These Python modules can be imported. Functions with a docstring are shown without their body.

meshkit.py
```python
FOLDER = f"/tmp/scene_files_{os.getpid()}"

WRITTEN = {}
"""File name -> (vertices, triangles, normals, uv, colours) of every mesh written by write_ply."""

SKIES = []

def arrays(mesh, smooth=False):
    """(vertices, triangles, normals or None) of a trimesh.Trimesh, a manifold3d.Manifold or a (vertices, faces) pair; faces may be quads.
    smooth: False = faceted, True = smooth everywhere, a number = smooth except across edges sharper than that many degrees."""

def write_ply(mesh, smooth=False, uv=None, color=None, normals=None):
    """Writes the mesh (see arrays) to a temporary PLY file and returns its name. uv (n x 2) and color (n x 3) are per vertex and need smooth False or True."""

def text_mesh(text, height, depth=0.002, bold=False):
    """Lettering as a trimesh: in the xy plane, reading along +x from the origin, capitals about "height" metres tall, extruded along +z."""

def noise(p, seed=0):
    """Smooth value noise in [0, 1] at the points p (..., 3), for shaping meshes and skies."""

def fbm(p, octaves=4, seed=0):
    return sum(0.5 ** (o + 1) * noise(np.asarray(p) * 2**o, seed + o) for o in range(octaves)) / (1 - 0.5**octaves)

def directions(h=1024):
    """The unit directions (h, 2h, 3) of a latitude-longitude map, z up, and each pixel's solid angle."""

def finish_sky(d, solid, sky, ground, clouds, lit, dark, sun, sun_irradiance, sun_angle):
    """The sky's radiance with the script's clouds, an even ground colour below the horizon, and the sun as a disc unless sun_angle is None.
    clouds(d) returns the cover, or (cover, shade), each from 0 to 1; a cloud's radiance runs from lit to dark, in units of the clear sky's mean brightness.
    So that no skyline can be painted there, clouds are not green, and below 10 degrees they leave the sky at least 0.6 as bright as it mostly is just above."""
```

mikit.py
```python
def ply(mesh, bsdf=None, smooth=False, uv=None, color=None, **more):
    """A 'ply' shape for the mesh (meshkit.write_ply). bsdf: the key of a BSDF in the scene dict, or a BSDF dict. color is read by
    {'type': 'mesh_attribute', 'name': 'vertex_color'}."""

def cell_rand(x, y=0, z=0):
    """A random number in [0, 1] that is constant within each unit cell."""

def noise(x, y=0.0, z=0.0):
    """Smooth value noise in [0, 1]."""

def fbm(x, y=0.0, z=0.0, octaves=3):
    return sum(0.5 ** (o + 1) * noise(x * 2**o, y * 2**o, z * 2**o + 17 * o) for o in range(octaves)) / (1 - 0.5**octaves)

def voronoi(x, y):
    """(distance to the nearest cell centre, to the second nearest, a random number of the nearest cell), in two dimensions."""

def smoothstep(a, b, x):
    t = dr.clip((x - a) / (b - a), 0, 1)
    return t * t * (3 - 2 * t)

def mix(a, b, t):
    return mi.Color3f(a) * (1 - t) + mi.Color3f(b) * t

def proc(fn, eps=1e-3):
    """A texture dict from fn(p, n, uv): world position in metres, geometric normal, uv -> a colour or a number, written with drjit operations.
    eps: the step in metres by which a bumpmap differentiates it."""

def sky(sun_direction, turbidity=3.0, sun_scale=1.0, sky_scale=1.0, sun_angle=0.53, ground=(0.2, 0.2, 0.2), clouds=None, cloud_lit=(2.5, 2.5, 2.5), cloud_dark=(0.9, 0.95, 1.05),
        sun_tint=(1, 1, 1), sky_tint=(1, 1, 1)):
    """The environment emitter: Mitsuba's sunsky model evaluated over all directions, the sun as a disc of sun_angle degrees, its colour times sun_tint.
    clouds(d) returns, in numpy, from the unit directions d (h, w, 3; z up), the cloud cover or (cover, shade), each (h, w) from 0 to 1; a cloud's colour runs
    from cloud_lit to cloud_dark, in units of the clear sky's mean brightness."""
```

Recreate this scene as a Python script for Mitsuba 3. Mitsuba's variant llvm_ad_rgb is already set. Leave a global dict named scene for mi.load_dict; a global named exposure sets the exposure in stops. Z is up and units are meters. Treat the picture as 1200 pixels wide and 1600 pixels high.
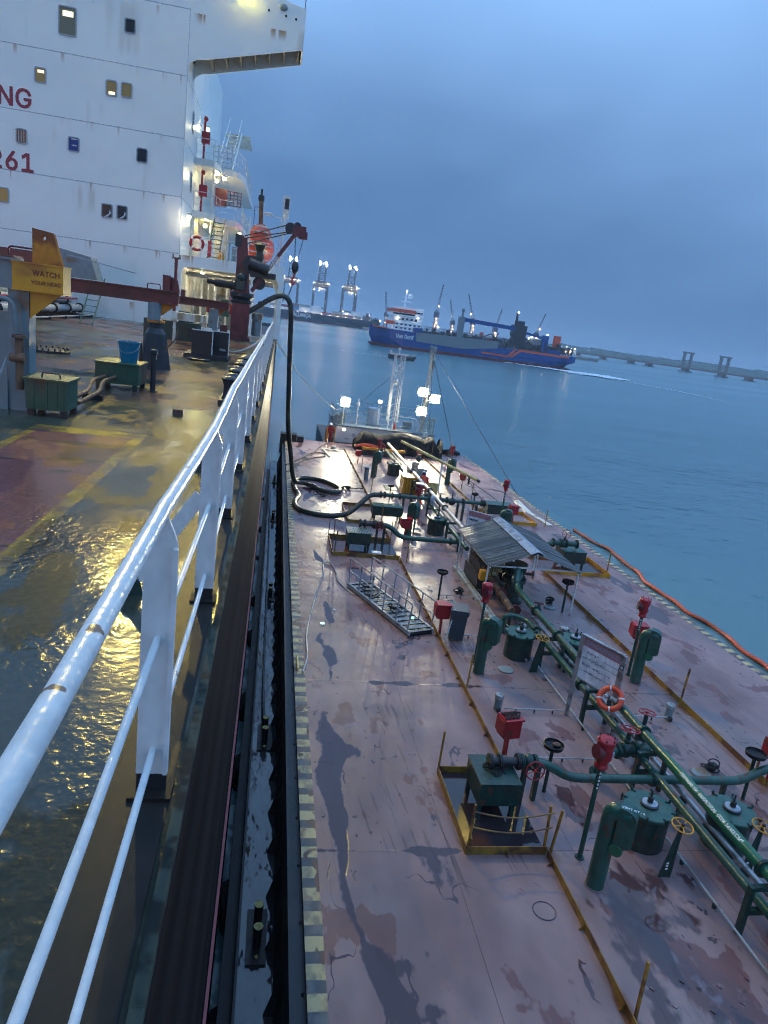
import math, random
import numpy as np, trimesh, manifold3d
import drjit as dr
import mitsuba as mi
import mikit, meshkit
from mikit import proc, noise, fbm, voronoi, smoothstep, mix, cell_rand
from shapely.geometry import Polygon, box as sbox

T = mi.ScalarTransform4f
scene, labels = {}, {}
rnd = random.Random(7)

# ------------------------------------------------------------------ camera, sky, exposure, air
exposure = 3.85
EYE = 12.0                                   # the photographer leans out over the rail, 12 m above the water
scene['camera'] = {'type': 'perspective', 'fov': 73.72, 'fov_axis': 'y', 'near_clip': 0.05, 'far_clip': 30000.0,
                   'to_world': T().look_at(origin=[0, 0, EYE], target=[0.17241, 0.94824, EYE - 0.26667], up=[-0.08431, 0.28394, 0.95513]),
                   'medium': {'type': 'ref', 'id': 'haze_air'}}
SUN = np.array([-0.35, -0.93, 0.10])


def overcast(d):
    s = SUN / np.linalg.norm(SUN)
    el = np.clip(d[..., 2], 0, 1)
    glow = 0.5 + 0.5 * (d @ np.array([s[0], s[1], 0.0]))
    q = d / (d[..., 2:3] + 0.25)
    band = meshkit.fbm(np.stack([q[..., 0] * 1.1 + 3, q[..., 1] * 0.8, q[..., 2] * 0 + 2], -1), 4, seed=5) - 0.5
    bright = (0.036 + 0.49 * el + 0.30 * el ** 2 + 0.17 * glow ** 2) * (1 + 1.9 * band)
    return np.ones(el.shape), np.clip(1 - bright, 0, 1)


scene['sky'] = mikit.sky(SUN, turbidity=4, sun_scale=0.02, sun_angle=14, clouds=overcast,
                         cloud_lit=(1.26, 2.28, 3.95), cloud_dark=(0.085, 0.225, 0.53), ground=(0.06, 0.1, 0.13))
scene['sky']['scale'] = SKYGAIN = 1.0

scene['haze_air'] = {'type': 'homogeneous', 'albedo': {'type': 'rgb', 'value': [0.86, 0.90, 0.94]}, 'sigma_t': 0.00024}

# ------------------------------------------------------------------ bookkeeping
TRIM = 1.1                                   # the barge floats down by its far end
BT = T().translate([0, 0, EYE]).rotate([1, 0, 0], -TRIM).translate([0, 0, -EYE])
ST = T()
COUNT = {}


def numbered(name):
    n = COUNT.get(name, 0)
    COUNT[name] = n + 1
    return name if n == 0 else f'{name}_{n:03d}'


class Thing:
    """A top-level object; add() gives it a part (a key below its own), solo() makes it one mesh."""

    def __init__(s, name, label=None, cat=None, group=None, kind=None, frame=None, pos=(0, 0, 0), rz=0, tf=None, sc=1.0):
        s.name, s.key = name, numbered(name)
        s.frame = BT if frame is None else frame
        s.tf = s.frame @ T().translate(list(map(float, pos))).rotate([0, 0, 1], float(rz)).scale(float(sc)) if tf is None else s.frame @ tf
        s.parts, s.cnt, s.cat = [], {}, cat
        if label:
            d = {'label': label}
            if cat: d['category'] = cat
            if group: d['group'] = group
            if kind: d['kind'] = kind
            labels[s.key] = d
        elif kind:
            labels[s.key] = {'kind': kind}

    def _put(s, sub, d):
        scene[s.key + sub] = {**d, 'to_world': s.tf}
        s.parts.append((sub, d))

    def add(s, part, mesh, bsdf, smooth=35, under=None, label=None, kind=None, **more):
        base = (under or '') + '__' + part
        n = s.cnt.get(base, 0)
        s.cnt[base] = n + 1
        sub = base if n == 0 else f'{base}_{n:03d}'
        d = mesh if isinstance(mesh, dict) else mikit.ply(mesh, bsdf, smooth=smooth, **more)
        if isinstance(mesh, dict) and bsdf: d = {**d, 'bsdf': {'type': 'ref', 'id': bsdf}}
        s._put(sub, d)
        if label or kind:
            labels[s.key + sub] = {k: v for k, v in (('label', label), ('kind', kind)) if v}
        return sub

    def solo(s, mesh, bsdf, smooth=35, **more):
        s._put('', mesh if isinstance(mesh, dict) else mikit.ply(mesh, bsdf, smooth=smooth, **more))
        return s

    def copy(s, label, pos=(0, 0, 0), rz=0, group=None, frame=None, tf=None, sc=1.0, skip=()):
        t = Thing(s.name, label, s.cat, group or labels.get(s.key, {}).get('group'), frame=frame if frame is not None else s.frame, pos=pos, rz=rz, tf=tf, sc=sc)
        for sub, d in s.parts:
            if not any(k in sub for k in skip):
                t._put(sub, d)
                if s.key + sub in labels and sub: labels[t.key + sub] = dict(labels[s.key + sub])
        return t


# ------------------------------------------------------------------ mesh helpers: every shape is (vertices, triangles)
def cat(*ms):
    ms = [m for m in ms if m is not None and len(m[0])]
    o, V, Fc = 0, [], []
    for v, f in ms:
        V.append(np.asarray(v, float)); Fc.append(np.asarray(f, int) + o); o += len(v)
    return np.vstack(V), np.vstack(Fc)


def _chamfer_topology():
    v = []
    for sx in (-1, 1):
        for sy in (-1, 1):
            for sz in (-1, 1):
                for k in range(3):
                    p = np.array([sx, sy, sz], float); p[k] *= 0.8
                    v.append(p)
    v = np.array(v)
    h = trimesh.convex.convex_hull(v)
    idx = [int(np.argmin(((v - q) ** 2).sum(1))) for q in h.vertices]
    return np.array(v), np.array([[idx[a] for a in f] for f in h.faces])


_CV, _CF = _chamfer_topology()
_BV = np.array([[x, y, z] for x in (-1, 1) for y in (-1, 1) for z in (-1, 1)], float)
_BF = np.array([[0, 1, 3], [0, 3, 2], [4, 6, 7], [4, 7, 5], [0, 4, 5], [0, 5, 1], [2, 3, 7], [2, 7, 6], [0, 2, 6], [0, 6, 4], [1, 5, 7], [1, 7, 3]])


def box(c, s, ch=0.0, rz=0.0):
    s = np.asarray(s, float)
    if ch > 0:
        h = s / 2
        sg = np.sign(_CV)
        cut = (np.abs(_CV) < 0.9).astype(float) * min(ch, h.min() * 0.9)
        v = sg * (h - cut)
        f = _CF
    else:
        v, f = _BV * s / 2, _BF
    if rz:
        a = math.radians(rz)
        v = v @ np.array([[math.cos(a), math.sin(a), 0], [-math.sin(a), math.cos(a), 0], [0, 0, 1]])
    return v + np.asarray(c, float), f


def b2(x0, x1, y0, y1, z0, z1, ch=0.0):
    return box(((x0 + x1) / 2, (y0 + y1) / 2, (z0 + z1) / 2), (x1 - x0, y1 - y0, z1 - z0), ch)


def _frame(t):
    t = t / (np.linalg.norm(t) + 1e-12)
    a = np.array([0, 0, 1.0]) if abs(t[2]) < 0.95 else np.array([1.0, 0, 0])
    u = np.cross(t, a); u /= np.linalg.norm(u)
    return t, u, np.cross(t, u)


def bar(p0, p1, w, h, ch=0.0):
    """A flat bar from p0 to p1: w across (level), h the other way."""
    p0, p1 = np.asarray(p0, float), np.asarray(p1, float)
    t, u, n = _frame(p1 - p0)
    v, f = box((0, 0, 0), (w, np.linalg.norm(p1 - p0), h), ch)
    m = np.stack([u, t, -n])
    if np.linalg.det(m) < 0: f = f[:, ::-1]
    return v @ m + (p0 + p1) / 2, f


def tube(pts, r, n=10, caps=True, closed=False):
    p = np.asarray(pts, float)
    k = len(p)
    r = np.broadcast_to(np.asarray(r, float), (k,))
    if closed:
        tg = np.roll(p, -1, 0) - np.roll(p, 1, 0)
    else:
        tg = np.gradient(p, axis=0) if k > 2 else np.repeat(p[1:] - p[:1], 2, 0)
    tg = tg / (np.linalg.norm(tg, axis=1, keepdims=True) + 1e-12)
    _, u, _ = _frame(tg[0])
    ang = np.arange(n) * 2 * np.pi / n
    V = []
    for i in range(k):
        u = u - tg[i] * (u @ tg[i]); u /= np.linalg.norm(u) + 1e-12
        w = np.cross(tg[i], u)
        V.append(p[i] + r[i] * (np.cos(ang)[:, None] * u + np.sin(ang)[:, None] * w))
    V = np.vstack(V)
    m = k if closed else k - 1
    i, j = np.meshgrid(np.arange(m), np.arange(n), indexing='ij')
    a, b = (i * n + j).ravel(), (i * n + (j + 1) % n).ravel()
    c_, d = (((i + 1) % k) * n + (j + 1) % n).ravel(), (((i + 1) % k) * n + j).ravel()
    Fc = np.vstack([np.stack([a, b, c_], 1), np.stack([a, c_, d], 1)])
    if caps and not closed:
        V = np.vstack([V, p[:1], p[-1:]])
        q = np.arange(n)
        Fc = np.vstack([Fc, np.stack([q * 0 + k * n, (q + 1) % n, q], 1), np.stack([q * 0 + k * n + 1, (k - 1) * n + q, (k - 1) * n + (q + 1) % n], 1)])
    return V, Fc


def lathe(prof, n=20, c=(0, 0, 0), sx=1.0, sy=1.0):
    ang = np.arange(n) * 2 * np.pi / n
    V = np.vstack([np.stack([r * np.cos(ang) * sx, r * np.sin(ang) * sy, ang * 0 + z], 1) for r, z in prof]) + np.asarray(c, float)
    k = len(prof)
    i, j = np.meshgrid(np.arange(k - 1), np.arange(n), indexing='ij')
    a, b, c2, d = (i * n + j).ravel(), (i * n + (j + 1) % n).ravel(), ((i + 1) * n + (j + 1) % n).ravel(), ((i + 1) * n + j).ravel()
    return V, np.vstack([np.stack([a, b, c2], 1), np.stack([a, c2, d], 1)])


def cyl(c, r, h, n=18, ch=0.006, r2=None):
    r2 = r if r2 is None else r2
    return lathe([(0, 0), (r - ch, 0), (r, ch), (r2, h - ch), (r2 - ch, h), (0, h)], n, c)


def ball(c, r, n=10):
    a = np.linspace(-np.pi / 2, np.pi / 2, n)
    r = np.broadcast_to(np.asarray(r, float), (3,))
    v, f = lathe([(max(math.cos(t), 1e-4), math.sin(t)) for t in a], 2 * n)
    return v * r + np.asarray(c, float), f


def fillet(pts, rad, n=6):
    p = [np.asarray(q, float) for q in pts]
    out = [p[0]]
    for a, b, c in zip(p, p[1:], p[2:]):
        d0, d1 = a - b, c - b
        l0, l1 = np.linalg.norm(d0), np.linalg.norm(d1)
        r = min(rad, l0 * 0.49, l1 * 0.49)
        q0, q1 = b + d0 / l0 * r, b + d1 / l1 * r
        for t in np.linspace(0, 1, n):
            out.append((1 - t) ** 2 * q0 + 2 * t * (1 - t) * b + t * t * q1)
    return np.array(out + [p[-1]])


def spline(pts, n=8):
    p = np.asarray(pts, float)
    p = np.vstack([2 * p[0] - p[1], p, 2 * p[-1] - p[-2]])
    out = []
    for i in range(1, len(p) - 2):
        for t in np.linspace(0, 1, n, endpoint=False):
            out.append(0.5 * (2 * p[i] + (p[i + 1] - p[i - 1]) * t + (2 * p[i - 1] - 5 * p[i] + 4 * p[i + 1] - p[i + 2]) * t * t + (3 * p[i] - p[i - 1] - 3 * p[i + 1] + p[i + 2]) * t ** 3))
    return np.array(out + [p[-2]])


def disc_on(c, axis, r, th, n=18):
    """A short cylinder with its middle at c, along axis."""
    a = np.asarray(axis, float); a = a / np.linalg.norm(a)
    c = np.asarray(c, float)
    return tube([c - a * th / 2, c - a * th * 0.42, c + a * th * 0.42, c + a * th / 2], [r * 0.96, r, r, r * 0.96], n)


def flange(c, axis, r, bolts=8):
    a = np.asarray(axis, float); a = a / np.linalg.norm(a)
    m = [disc_on(np.asarray(c) - a * 0.017, a, r, 0.026), disc_on(np.asarray(c) + a * 0.017, a, r, 0.026)]
    _, u, w = _frame(a)
    for k in range(bolts):
        t = 2 * math.pi * k / bolts
        q = np.asarray(c) + (u * math.cos(t) + w * math.sin(t)) * r * 0.84
        m.append(tube([q - a * 0.05, q + a * 0.05], 0.011, 5))
    return cat(*m)


def torus(c, axis, R, r, n=24, m=8):
    t, u, w = _frame(np.asarray(axis, float))
    ang = np.arange(n) * 2 * np.pi / n
    return tube(np.asarray(c) + R * (np.cos(ang)[:, None] * u + np.sin(ang)[:, None] * w), r, m, closed=True)


def wheel(c, axis, R=0.17, r=0.013, spokes=5):
    t, u, w = _frame(np.asarray(axis, float))
    c = np.asarray(c, float)
    m = [torus(c, axis, R, r), tube([c - t * 0.025, c + t * 0.025], 0.03, 8)]
    for k in range(spokes):
        a = 2 * math.pi * k / spokes + 0.3
        e = c + (u * math.cos(a) + w * math.sin(a)) * R
        m.append(tube([c, (c + e) / 2 - t * 0.01, e], r * 0.75, 5))
    return cat(*m)


def ext(poly, h, origin, ex, ey):
    """A shapely polygon in the plane (ex, ey) at origin, h thick along ex x ey."""
    m = trimesh.creation.extrude_polygon(poly, h, engine='earcut')
    ex, ey = np.asarray(ex, float), np.asarray(ey, float)
    v = np.asarray(m.vertices)
    return v[:, :1] * ex + v[:, 1:2] * ey + v[:, 2:] * np.cross(ex, ey) + np.asarray(origin, float), np.asarray(m.faces)


def wall_poly(pts, h, y, holes=()):
    """Points (x, z) as a plate that faces the camera at y and reaches h behind it."""
    return ext(Polygon(pts, holes), h, (0, y + h, 0), (1, 0, 0), (0, 0, 1))


def text(s, h, origin, ex, ey, depth=0.004, bold=True, mid=False):
    m = meshkit.text_mesh(s, h, depth, bold)
    v = np.asarray(m.vertices, float)
    if mid: v = v - [(v[:, 0].max() + v[:, 0].min()) / 2, 0, 0]
    ex, ey = np.asarray(ex, float), np.asarray(ey, float)
    return v[:, :1] * ex + v[:, 1:2] * ey + v[:, 2:] * np.cross(ex, ey) + np.asarray(origin, float), np.asarray(m.faces)


def rbox(x0, x1, z0, z1, r):
    return list(sbox(x0 + r, z0 + r, x1 - r, z1 - r).buffer(r, quad_segs=4).exterior.coords)


# ------------------------------------------------------------------ materials
def mat(name, color, rough=0.4, spec=0.5, metal=0.0, bump=None, bscale=1.0, coat=0.0):
    d = {'type': 'principled', 'roughness': rough if isinstance(rough, dict) else float(rough), 'specular': spec, 'metallic': metal,
         'base_color': color if isinstance(color, dict) else {'type': 'rgb', 'value': list(map(float, color))}}
    if coat: d['clearcoat'] = coat
    if bump is not None:
        d = {'type': 'bumpmap', 'nested': d, 'scale': bscale, 'arbitrary': bump}
    scene[name] = {'type': 'twosided', 'bsdf': d}


def c3(r, g, b): return mi.Color3f(r, g, b)


def lamp(color, power, w=1.0):
    return {'emitter': {'type': 'area', 'radiance': {'type': 'rgb', 'value': [float(c) * power for c in color]}, 'sampling_weight': float(w)}}


def worn(a, b, sx=1.5, sz=0.9, lo=0.5, hi=0.75, fine=14.0, amt=0.35, rust=0.0):
    """Paint a that turns to b in patches, with fine grime."""
    def fn(p, n, uv):
        k = smoothstep(lo, hi, fbm(p.x * sx + 3.1, p.y * sx, p.z * sz, 4))
        g = fbm(p.x * fine, p.y * fine, p.z * fine * 0.35, 2)
        c = mix(c3(*a), c3(*b), k) * (1 - amt + 2 * amt * g)
        if rust:
            r = smoothstep(0.64, 0.72, fbm(p.x * 7 + 2, p.y * 7 + 5, p.z * 3.5, 4)) * rust
            c = mix(c, c3(0.085, 0.036, 0.018), r)
        return c
    return proc(fn)


def ship_deck_color(p, n, uv):
    x, y = p.x, p.y
    e = (fbm(x * 14, y * 14, 0, 3) - 0.5) * 0.035
    w = fbm(x * 0.7 + 4, y * 0.35, 0.3, 4)
    green = mix(c3(0.036, 0.042, 0.029), c3(0.098, 0.098, 0.068), smoothstep(0.35, 0.7, w) * smoothstep(1.5, 6.0, y))
    brown = mix(green, c3(0.13, 0.066, 0.050), smoothstep(0.48, 0.62, fbm(x * 0.28 + 9, y * 0.5, 1.7, 3)) * smoothstep(8, 11, y))
    base = brown
    red = mix(c3(0.150, 0.038, 0.045), c3(0.185, 0.070, 0.072), w)
    red = mix(red, c3(0.05, 0.03, 0.03), smoothstep(0.6, 0.75, fbm(x * 2.1, y * 5, 4.0, 3)))
    inside = smoothstep(-2.80, -2.76, x + e) * smoothstep(-1.50, -1.54, x + e) * smoothstep(8.86, 8.82, y + e)
    base = base * (1 - inside) + red * inside
    yel = mix(c3(0.40, 0.24, 0.030), c3(0.20, 0.13, 0.035), smoothstep(0.40, 0.70, fbm(x * 6, y * 6, 2, 3)))
    edge = dr.maximum(smoothstep(-1.66, -1.63, x + e) * smoothstep(-1.50, -1.53, x + e), dr.maximum(smoothstep(-2.83, -2.80, x + e) * smoothstep(-2.70, -2.73, x + e), smoothstep(8.50, 8.53, y + e)))
    edge = edge * smoothstep(-2.84, -2.80, x + e) * smoothstep(-1.50, -1.53, x + e) * smoothstep(8.86, 8.83, y + e) * (0.55 + 0.45 * smoothstep(0.3, 0.5, fbm(x * 3, y * 3, 8, 2)))
    base = base * (1 - edge) + yel * edge
    stain = smoothstep(0.55, 0.68, fbm(x * 1.6 + 2, y * 0.8 + 5, 6.0, 4))
    grit = 0.75 + 0.5 * fbm(x * 40, y * 40, 2, 2)
    return base * (0.72 - 0.42 * stain) * grit


def deck_dry(p):
    return dr.clip(0.80 * smoothstep(0.53, 0.60, fbm(p.x * 3.1 + 5, p.y * 1.7 + 2, 3, 6)) + 0.35 * smoothstep(-2.80, -2.70, p.x) * smoothstep(-1.55, -1.65, p.x) * smoothstep(8.9, 8.7, p.y), 0, 1)


def ship_deck_bump(p, n, uv):
    a = fbm(p.x * 30, p.y * 30, 0, 3)
    b = fbm(p.x * 5.0, p.y * 6.5, 2.0, 3)
    k = smoothstep(0.35, 0.62, fbm(p.x * 1.7 + 7, p.y * 1.3, 4, 4))
    return a * (0.0012 + 0.0050 * k) + b * 0.003 * k


_deck = lambda r, s: {'type': 'principled', 'base_color': proc(ship_deck_color), 'roughness': r, 'specular': s}
scene['ship_deck_paint'] = {'type': 'twosided', 'bsdf': {'type': 'bumpmap', 'arbitrary': proc(ship_deck_bump, 0.003), 'scale': 1.0,
                            'nested': {'type': 'blendbsdf', 'weight': proc(lambda p, n, uv: deck_dry(p)), 'wet': _deck(proc(lambda p, n, uv: 0.07 + 0.15 * fbm(p.x * 0.9, p.y * 0.6, 5, 3)), 0.5), 'worn': _deck(0.5, 0.08)}}}


def puddle(p):
    """1 where water lies on the barge deck."""
    x, y = p.x, p.y
    n1 = fbm(x * 1.0 + 11.3, y * 0.55 + 2.0, 0.5, 6) - 0.5
    n2 = noise(y * 0.45 + 9.0, 4.0, 1.0)
    c = 2.05 + 1.3 * (fbm(y * 0.30 + 3.0, 5.0, 1.0, 3) - 0.5)
    left = (1 - dr.abs(x - c) / (0.16 + 0.42 * n2)) * 0.20
    c2 = 14.9 + 1.6 * (fbm(y * 0.28 + 13.0, 7.0, 1.0, 3) - 0.5)
    right = (1 - dr.abs(x - c2) / (0.25 + 0.7 * noise(y * 0.5 + 2, 8, 1))) * 0.18
    ds = dr.abs((y + 2.2) / 6.0 - dr.round((y + 2.2) / 6.0)) * 6.0
    seam = (1 - ds / 0.22) * 0.16 - 0.03
    vent = 0.20 * dr.exp(-(dr.square((x - 6.6) / 0.8) + dr.square((y - 8.3) / 1.3))) + 0.16 * dr.exp(-(dr.square((x - 6.0) / 0.5) + dr.square((y - 13.6) / 1.6))) + 0.14 * dr.exp(-(dr.square((x - 8.0) / 1.5) + dr.square((y - 6.8) / 0.8)))
    lead = dr.maximum(dr.maximum(left, right), dr.maximum(seam, vent))
    vein = (0.016 - dr.abs(fbm(x * 0.85 + 21, y * 0.48 + 3, 7.0, 5) - 0.5)) * 7.0 + 0.16 * (noise(x * 0.5 + 3, y * 0.3, 2) - 0.55)
    lead = dr.maximum(lead, vein)
    return smoothstep(0.142, 0.180, dr.maximum(lead + n1 * 0.75, n1 - 0.03) + 0.02 * (fbm(x * 9, y * 9, 1, 2) - 0.5))


def barge_deck_color(p, n, uv):
    x, y = p.x, p.y
    w = fbm(x * 0.8, y * 0.5, 0.7, 4)
    dry = mix(c3(0.178, 0.101, 0.101), c3(0.265, 0.167, 0.165), smoothstep(0.3, 0.7, w))
    grey = smoothstep(0.52, 0.7, fbm(x * 0.5 + 5, y * 0.35 + 8, 3.0, 4)) * 0.5
    dry = mix(dry, c3(0.175, 0.145, 0.150), grey)
    old = smoothstep(0.64, 0.69, fbm(x * 1.7 + 1, y * 1.1 + 30, 5.0, 5))
    dry = mix(dry, c3(0.120, 0.036, 0.034), old * 0.7)
    rust = smoothstep(0.55, 0.75, fbm(x * 3, y * 1.2, 9.0, 3)) * dr.maximum(smoothstep(5.95, 5.65, x) * smoothstep(5.5, 5.58, x), smoothstep(11.1, 11.7, x) * smoothstep(11.9, 11.8, x))
    dry = mix(dry, c3(0.12, 0.045, 0.022), rust)
    dots = smoothstep(0.70, 0.75, fbm(x * 7, y * 6, 3.3, 3)) * smoothstep(0.45, 0.65, fbm(x * 0.6, y * 0.6, 12, 2))
    dry = dry * (1 - 0.75 * dots)
    seam = dr.maximum(smoothstep(0.012, 0.006, dr.abs((y + 2.2) / 6.0 - dr.round((y + 2.2) / 6.0)) * 6.0), smoothstep(0.012, 0.006, dr.abs((x - 1.4) / 2.4 - dr.round((x - 1.4) / 2.4)) * 2.4))
    dry = dry * (1 - 0.45 * seam)
    scuff = smoothstep(0.66, 0.74, fbm(x * 14 + y * 1.5, y * 0.9, 8.0, 3)) * smoothstep(0.45, 0.65, fbm(x * 0.5, y * 0.5 + 40, 2.0, 3))
    dry = dry * (1 - 0.40 * scuff) * (0.80 + 0.40 * fbm(x * 2.6, y * 1.3, 15.0, 4))
    wet = mix(c3(0.062, 0.030, 0.038), dry * 0.42, 0.4)
    k = puddle(p)
    return wet * k + dry * (1 - k)


def barge_deck_rough(p, n, uv):
    k = puddle(p)
    return 0.06 * k + (0.27 + 0.26 * fbm(p.x * 1.3, p.y * 1.3, 2, 3)) * (1 - k)


def barge_deck_bump(p, n, uv):
    k = puddle(p)
    s = dr.exp(-dr.square(dr.abs((p.y + 2.2) / 6.0 - dr.round((p.y + 2.2) / 6.0)) * 6.0 / 0.012))
    return (fbm(p.x * 24, p.y * 24, 0, 3) * 0.0012 + s * 0.004 + (fbm(p.x * 1.1, p.y * 1.7, 5, 3) - 0.5) * 0.020) * (1 - k)


mat('barge_deck_paint', proc(barge_deck_color), proc(barge_deck_rough), 0.5, bump=proc(barge_deck_bump, 0.004))


def hazard(p, n, uv):
    f = p.y / 0.46 + 0.03 * fbm(p.y * 5, p.x * 5, 0, 2)
    f = f - dr.floor(f)
    k = smoothstep(0.52, 0.56, f) * smoothstep(1.0, 0.96, f)
    g = fbm(p.x * 6, p.y * 4, 1, 4)
    yel = mix(c3(0.48, 0.36, 0.17), c3(0.25, 0.18, 0.10), smoothstep(0.4, 0.7, g))
    blk = mix(c3(0.055, 0.060, 0.068), c3(0.13, 0.12, 0.11), smoothstep(0.45, 0.75, g))
    c = yel * (1 - k) + blk * k
    return mix(c, c3(0.10, 0.045, 0.03), smoothstep(0.62, 0.72, fbm(p.x * 5 + 3, p.y * 3, 6, 3)))


mat('hazard_paint', proc(hazard), 0.38)


def white_hull(p, n, uv):
    b = c3(0.80, 0.80, 0.74)
    s = smoothstep(0.62, 0.86, fbm(p.x * 1.6, p.y * 1.6, p.z * 0.12, 3)) * smoothstep(0.35, 0.6, fbm(p.x * 0.3, 2, p.z * 0.5, 2))
    b = mix(b, c3(0.45, 0.39, 0.28), s * 0.55)
    z = (p.z - 14.05) / 2.8
    z = z - dr.floor(z)
    drip = smoothstep(0.60, 0.70, noise(p.x * 2.3 + 0.4, dr.floor((p.z - 14.05) / 2.8) * 3.7, 0.5)) * smoothstep(0.80, 1.0, z) * smoothstep(0.3, 0.6, noise(p.x * 12, p.y * 12, 3))
    b = mix(b, c3(0.36, 0.19, 0.07), drip * 0.9)
    return b * (0.95 + 0.1 * fbm(p.x * 0.6, p.y * 0.6, p.z * 0.6, 3))


mat('white_steel', proc(white_hull), 0.35)
mat('seam_line', (0.33, 0.36, 0.38), 0.5)
mat('rail_white', worn((0.60, 0.61, 0.60), (0.22, 0.13, 0.08), 13, 12, 0.765, 0.79, 30, 0.14), 0.28, bump=proc(lambda p, n, uv: fbm(p.x * 60, p.y * 60, p.z * 60, 2) * 0.0020 + fbm(p.x * 11, p.y * 11, p.z * 11, 3) * 0.004, 0.003))
mat('white_paint', (0.62, 0.63, 0.61), 0.4)
mat('soffit_tan', worn((0.26, 0.22, 0.16), (0.16, 0.12, 0.08), 2, 2, 0.5, 0.7), 0.6)
mat('cream_paint', worn((0.62, 0.60, 0.50), (0.34, 0.24, 0.13), 3, 0.8, 0.6, 0.75), 0.4)
mat('green_paint', worn((0.016, 0.075, 0.056), (0.035, 0.085, 0.070), 2.5, 2.5, 0.45, 0.7, 11, 0.25, 0.85), 0.30, bump=proc(lambda p, n, uv: fbm(p.x * 22, p.y * 22, p.z * 22, 2) * 0.003, 0.004))
mat('green_dark', worn((0.010, 0.040, 0.034), (0.020, 0.030, 0.026), 3, 3, 0.5, 0.7, 12, 0.3, 0.8), 0.34)
mat('green_bright', worn((0.018, 0.120, 0.062), (0.018, 0.085, 0.060), 1.5, 2, 0.5, 0.7, 10, 0.2), 0.26)
mat('green_box', worn((0.026, 0.074, 0.044), (0.060, 0.038, 0.020), 2.6, 0.7, 0.50, 0.64, 10, 0.25), 0.42)
mat('red_paint', worn((0.36, 0.014, 0.022), (0.24, 0.016, 0.018), 4, 4, 0.5, 0.75, 15, 0.2, 0.7), 0.32)
mat('maroon_paint', worn((0.135, 0.022, 0.026), (0.085, 0.020, 0.018), 2, 1.2, 0.5, 0.7, 10, 0.25, 0.8), 0.38)
mat('ochre_paint', worn((0.27, 0.145, 0.020), (0.11, 0.046, 0.018), 2.2, 3.0, 0.46, 0.66, 9, 0.3), 0.42)
mat('yellow_paint', worn((0.58, 0.25, 0.008), (0.34, 0.12, 0.012), 2.8, 2.4, 0.52, 0.70, 10, 0.2), 0.36)
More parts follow.
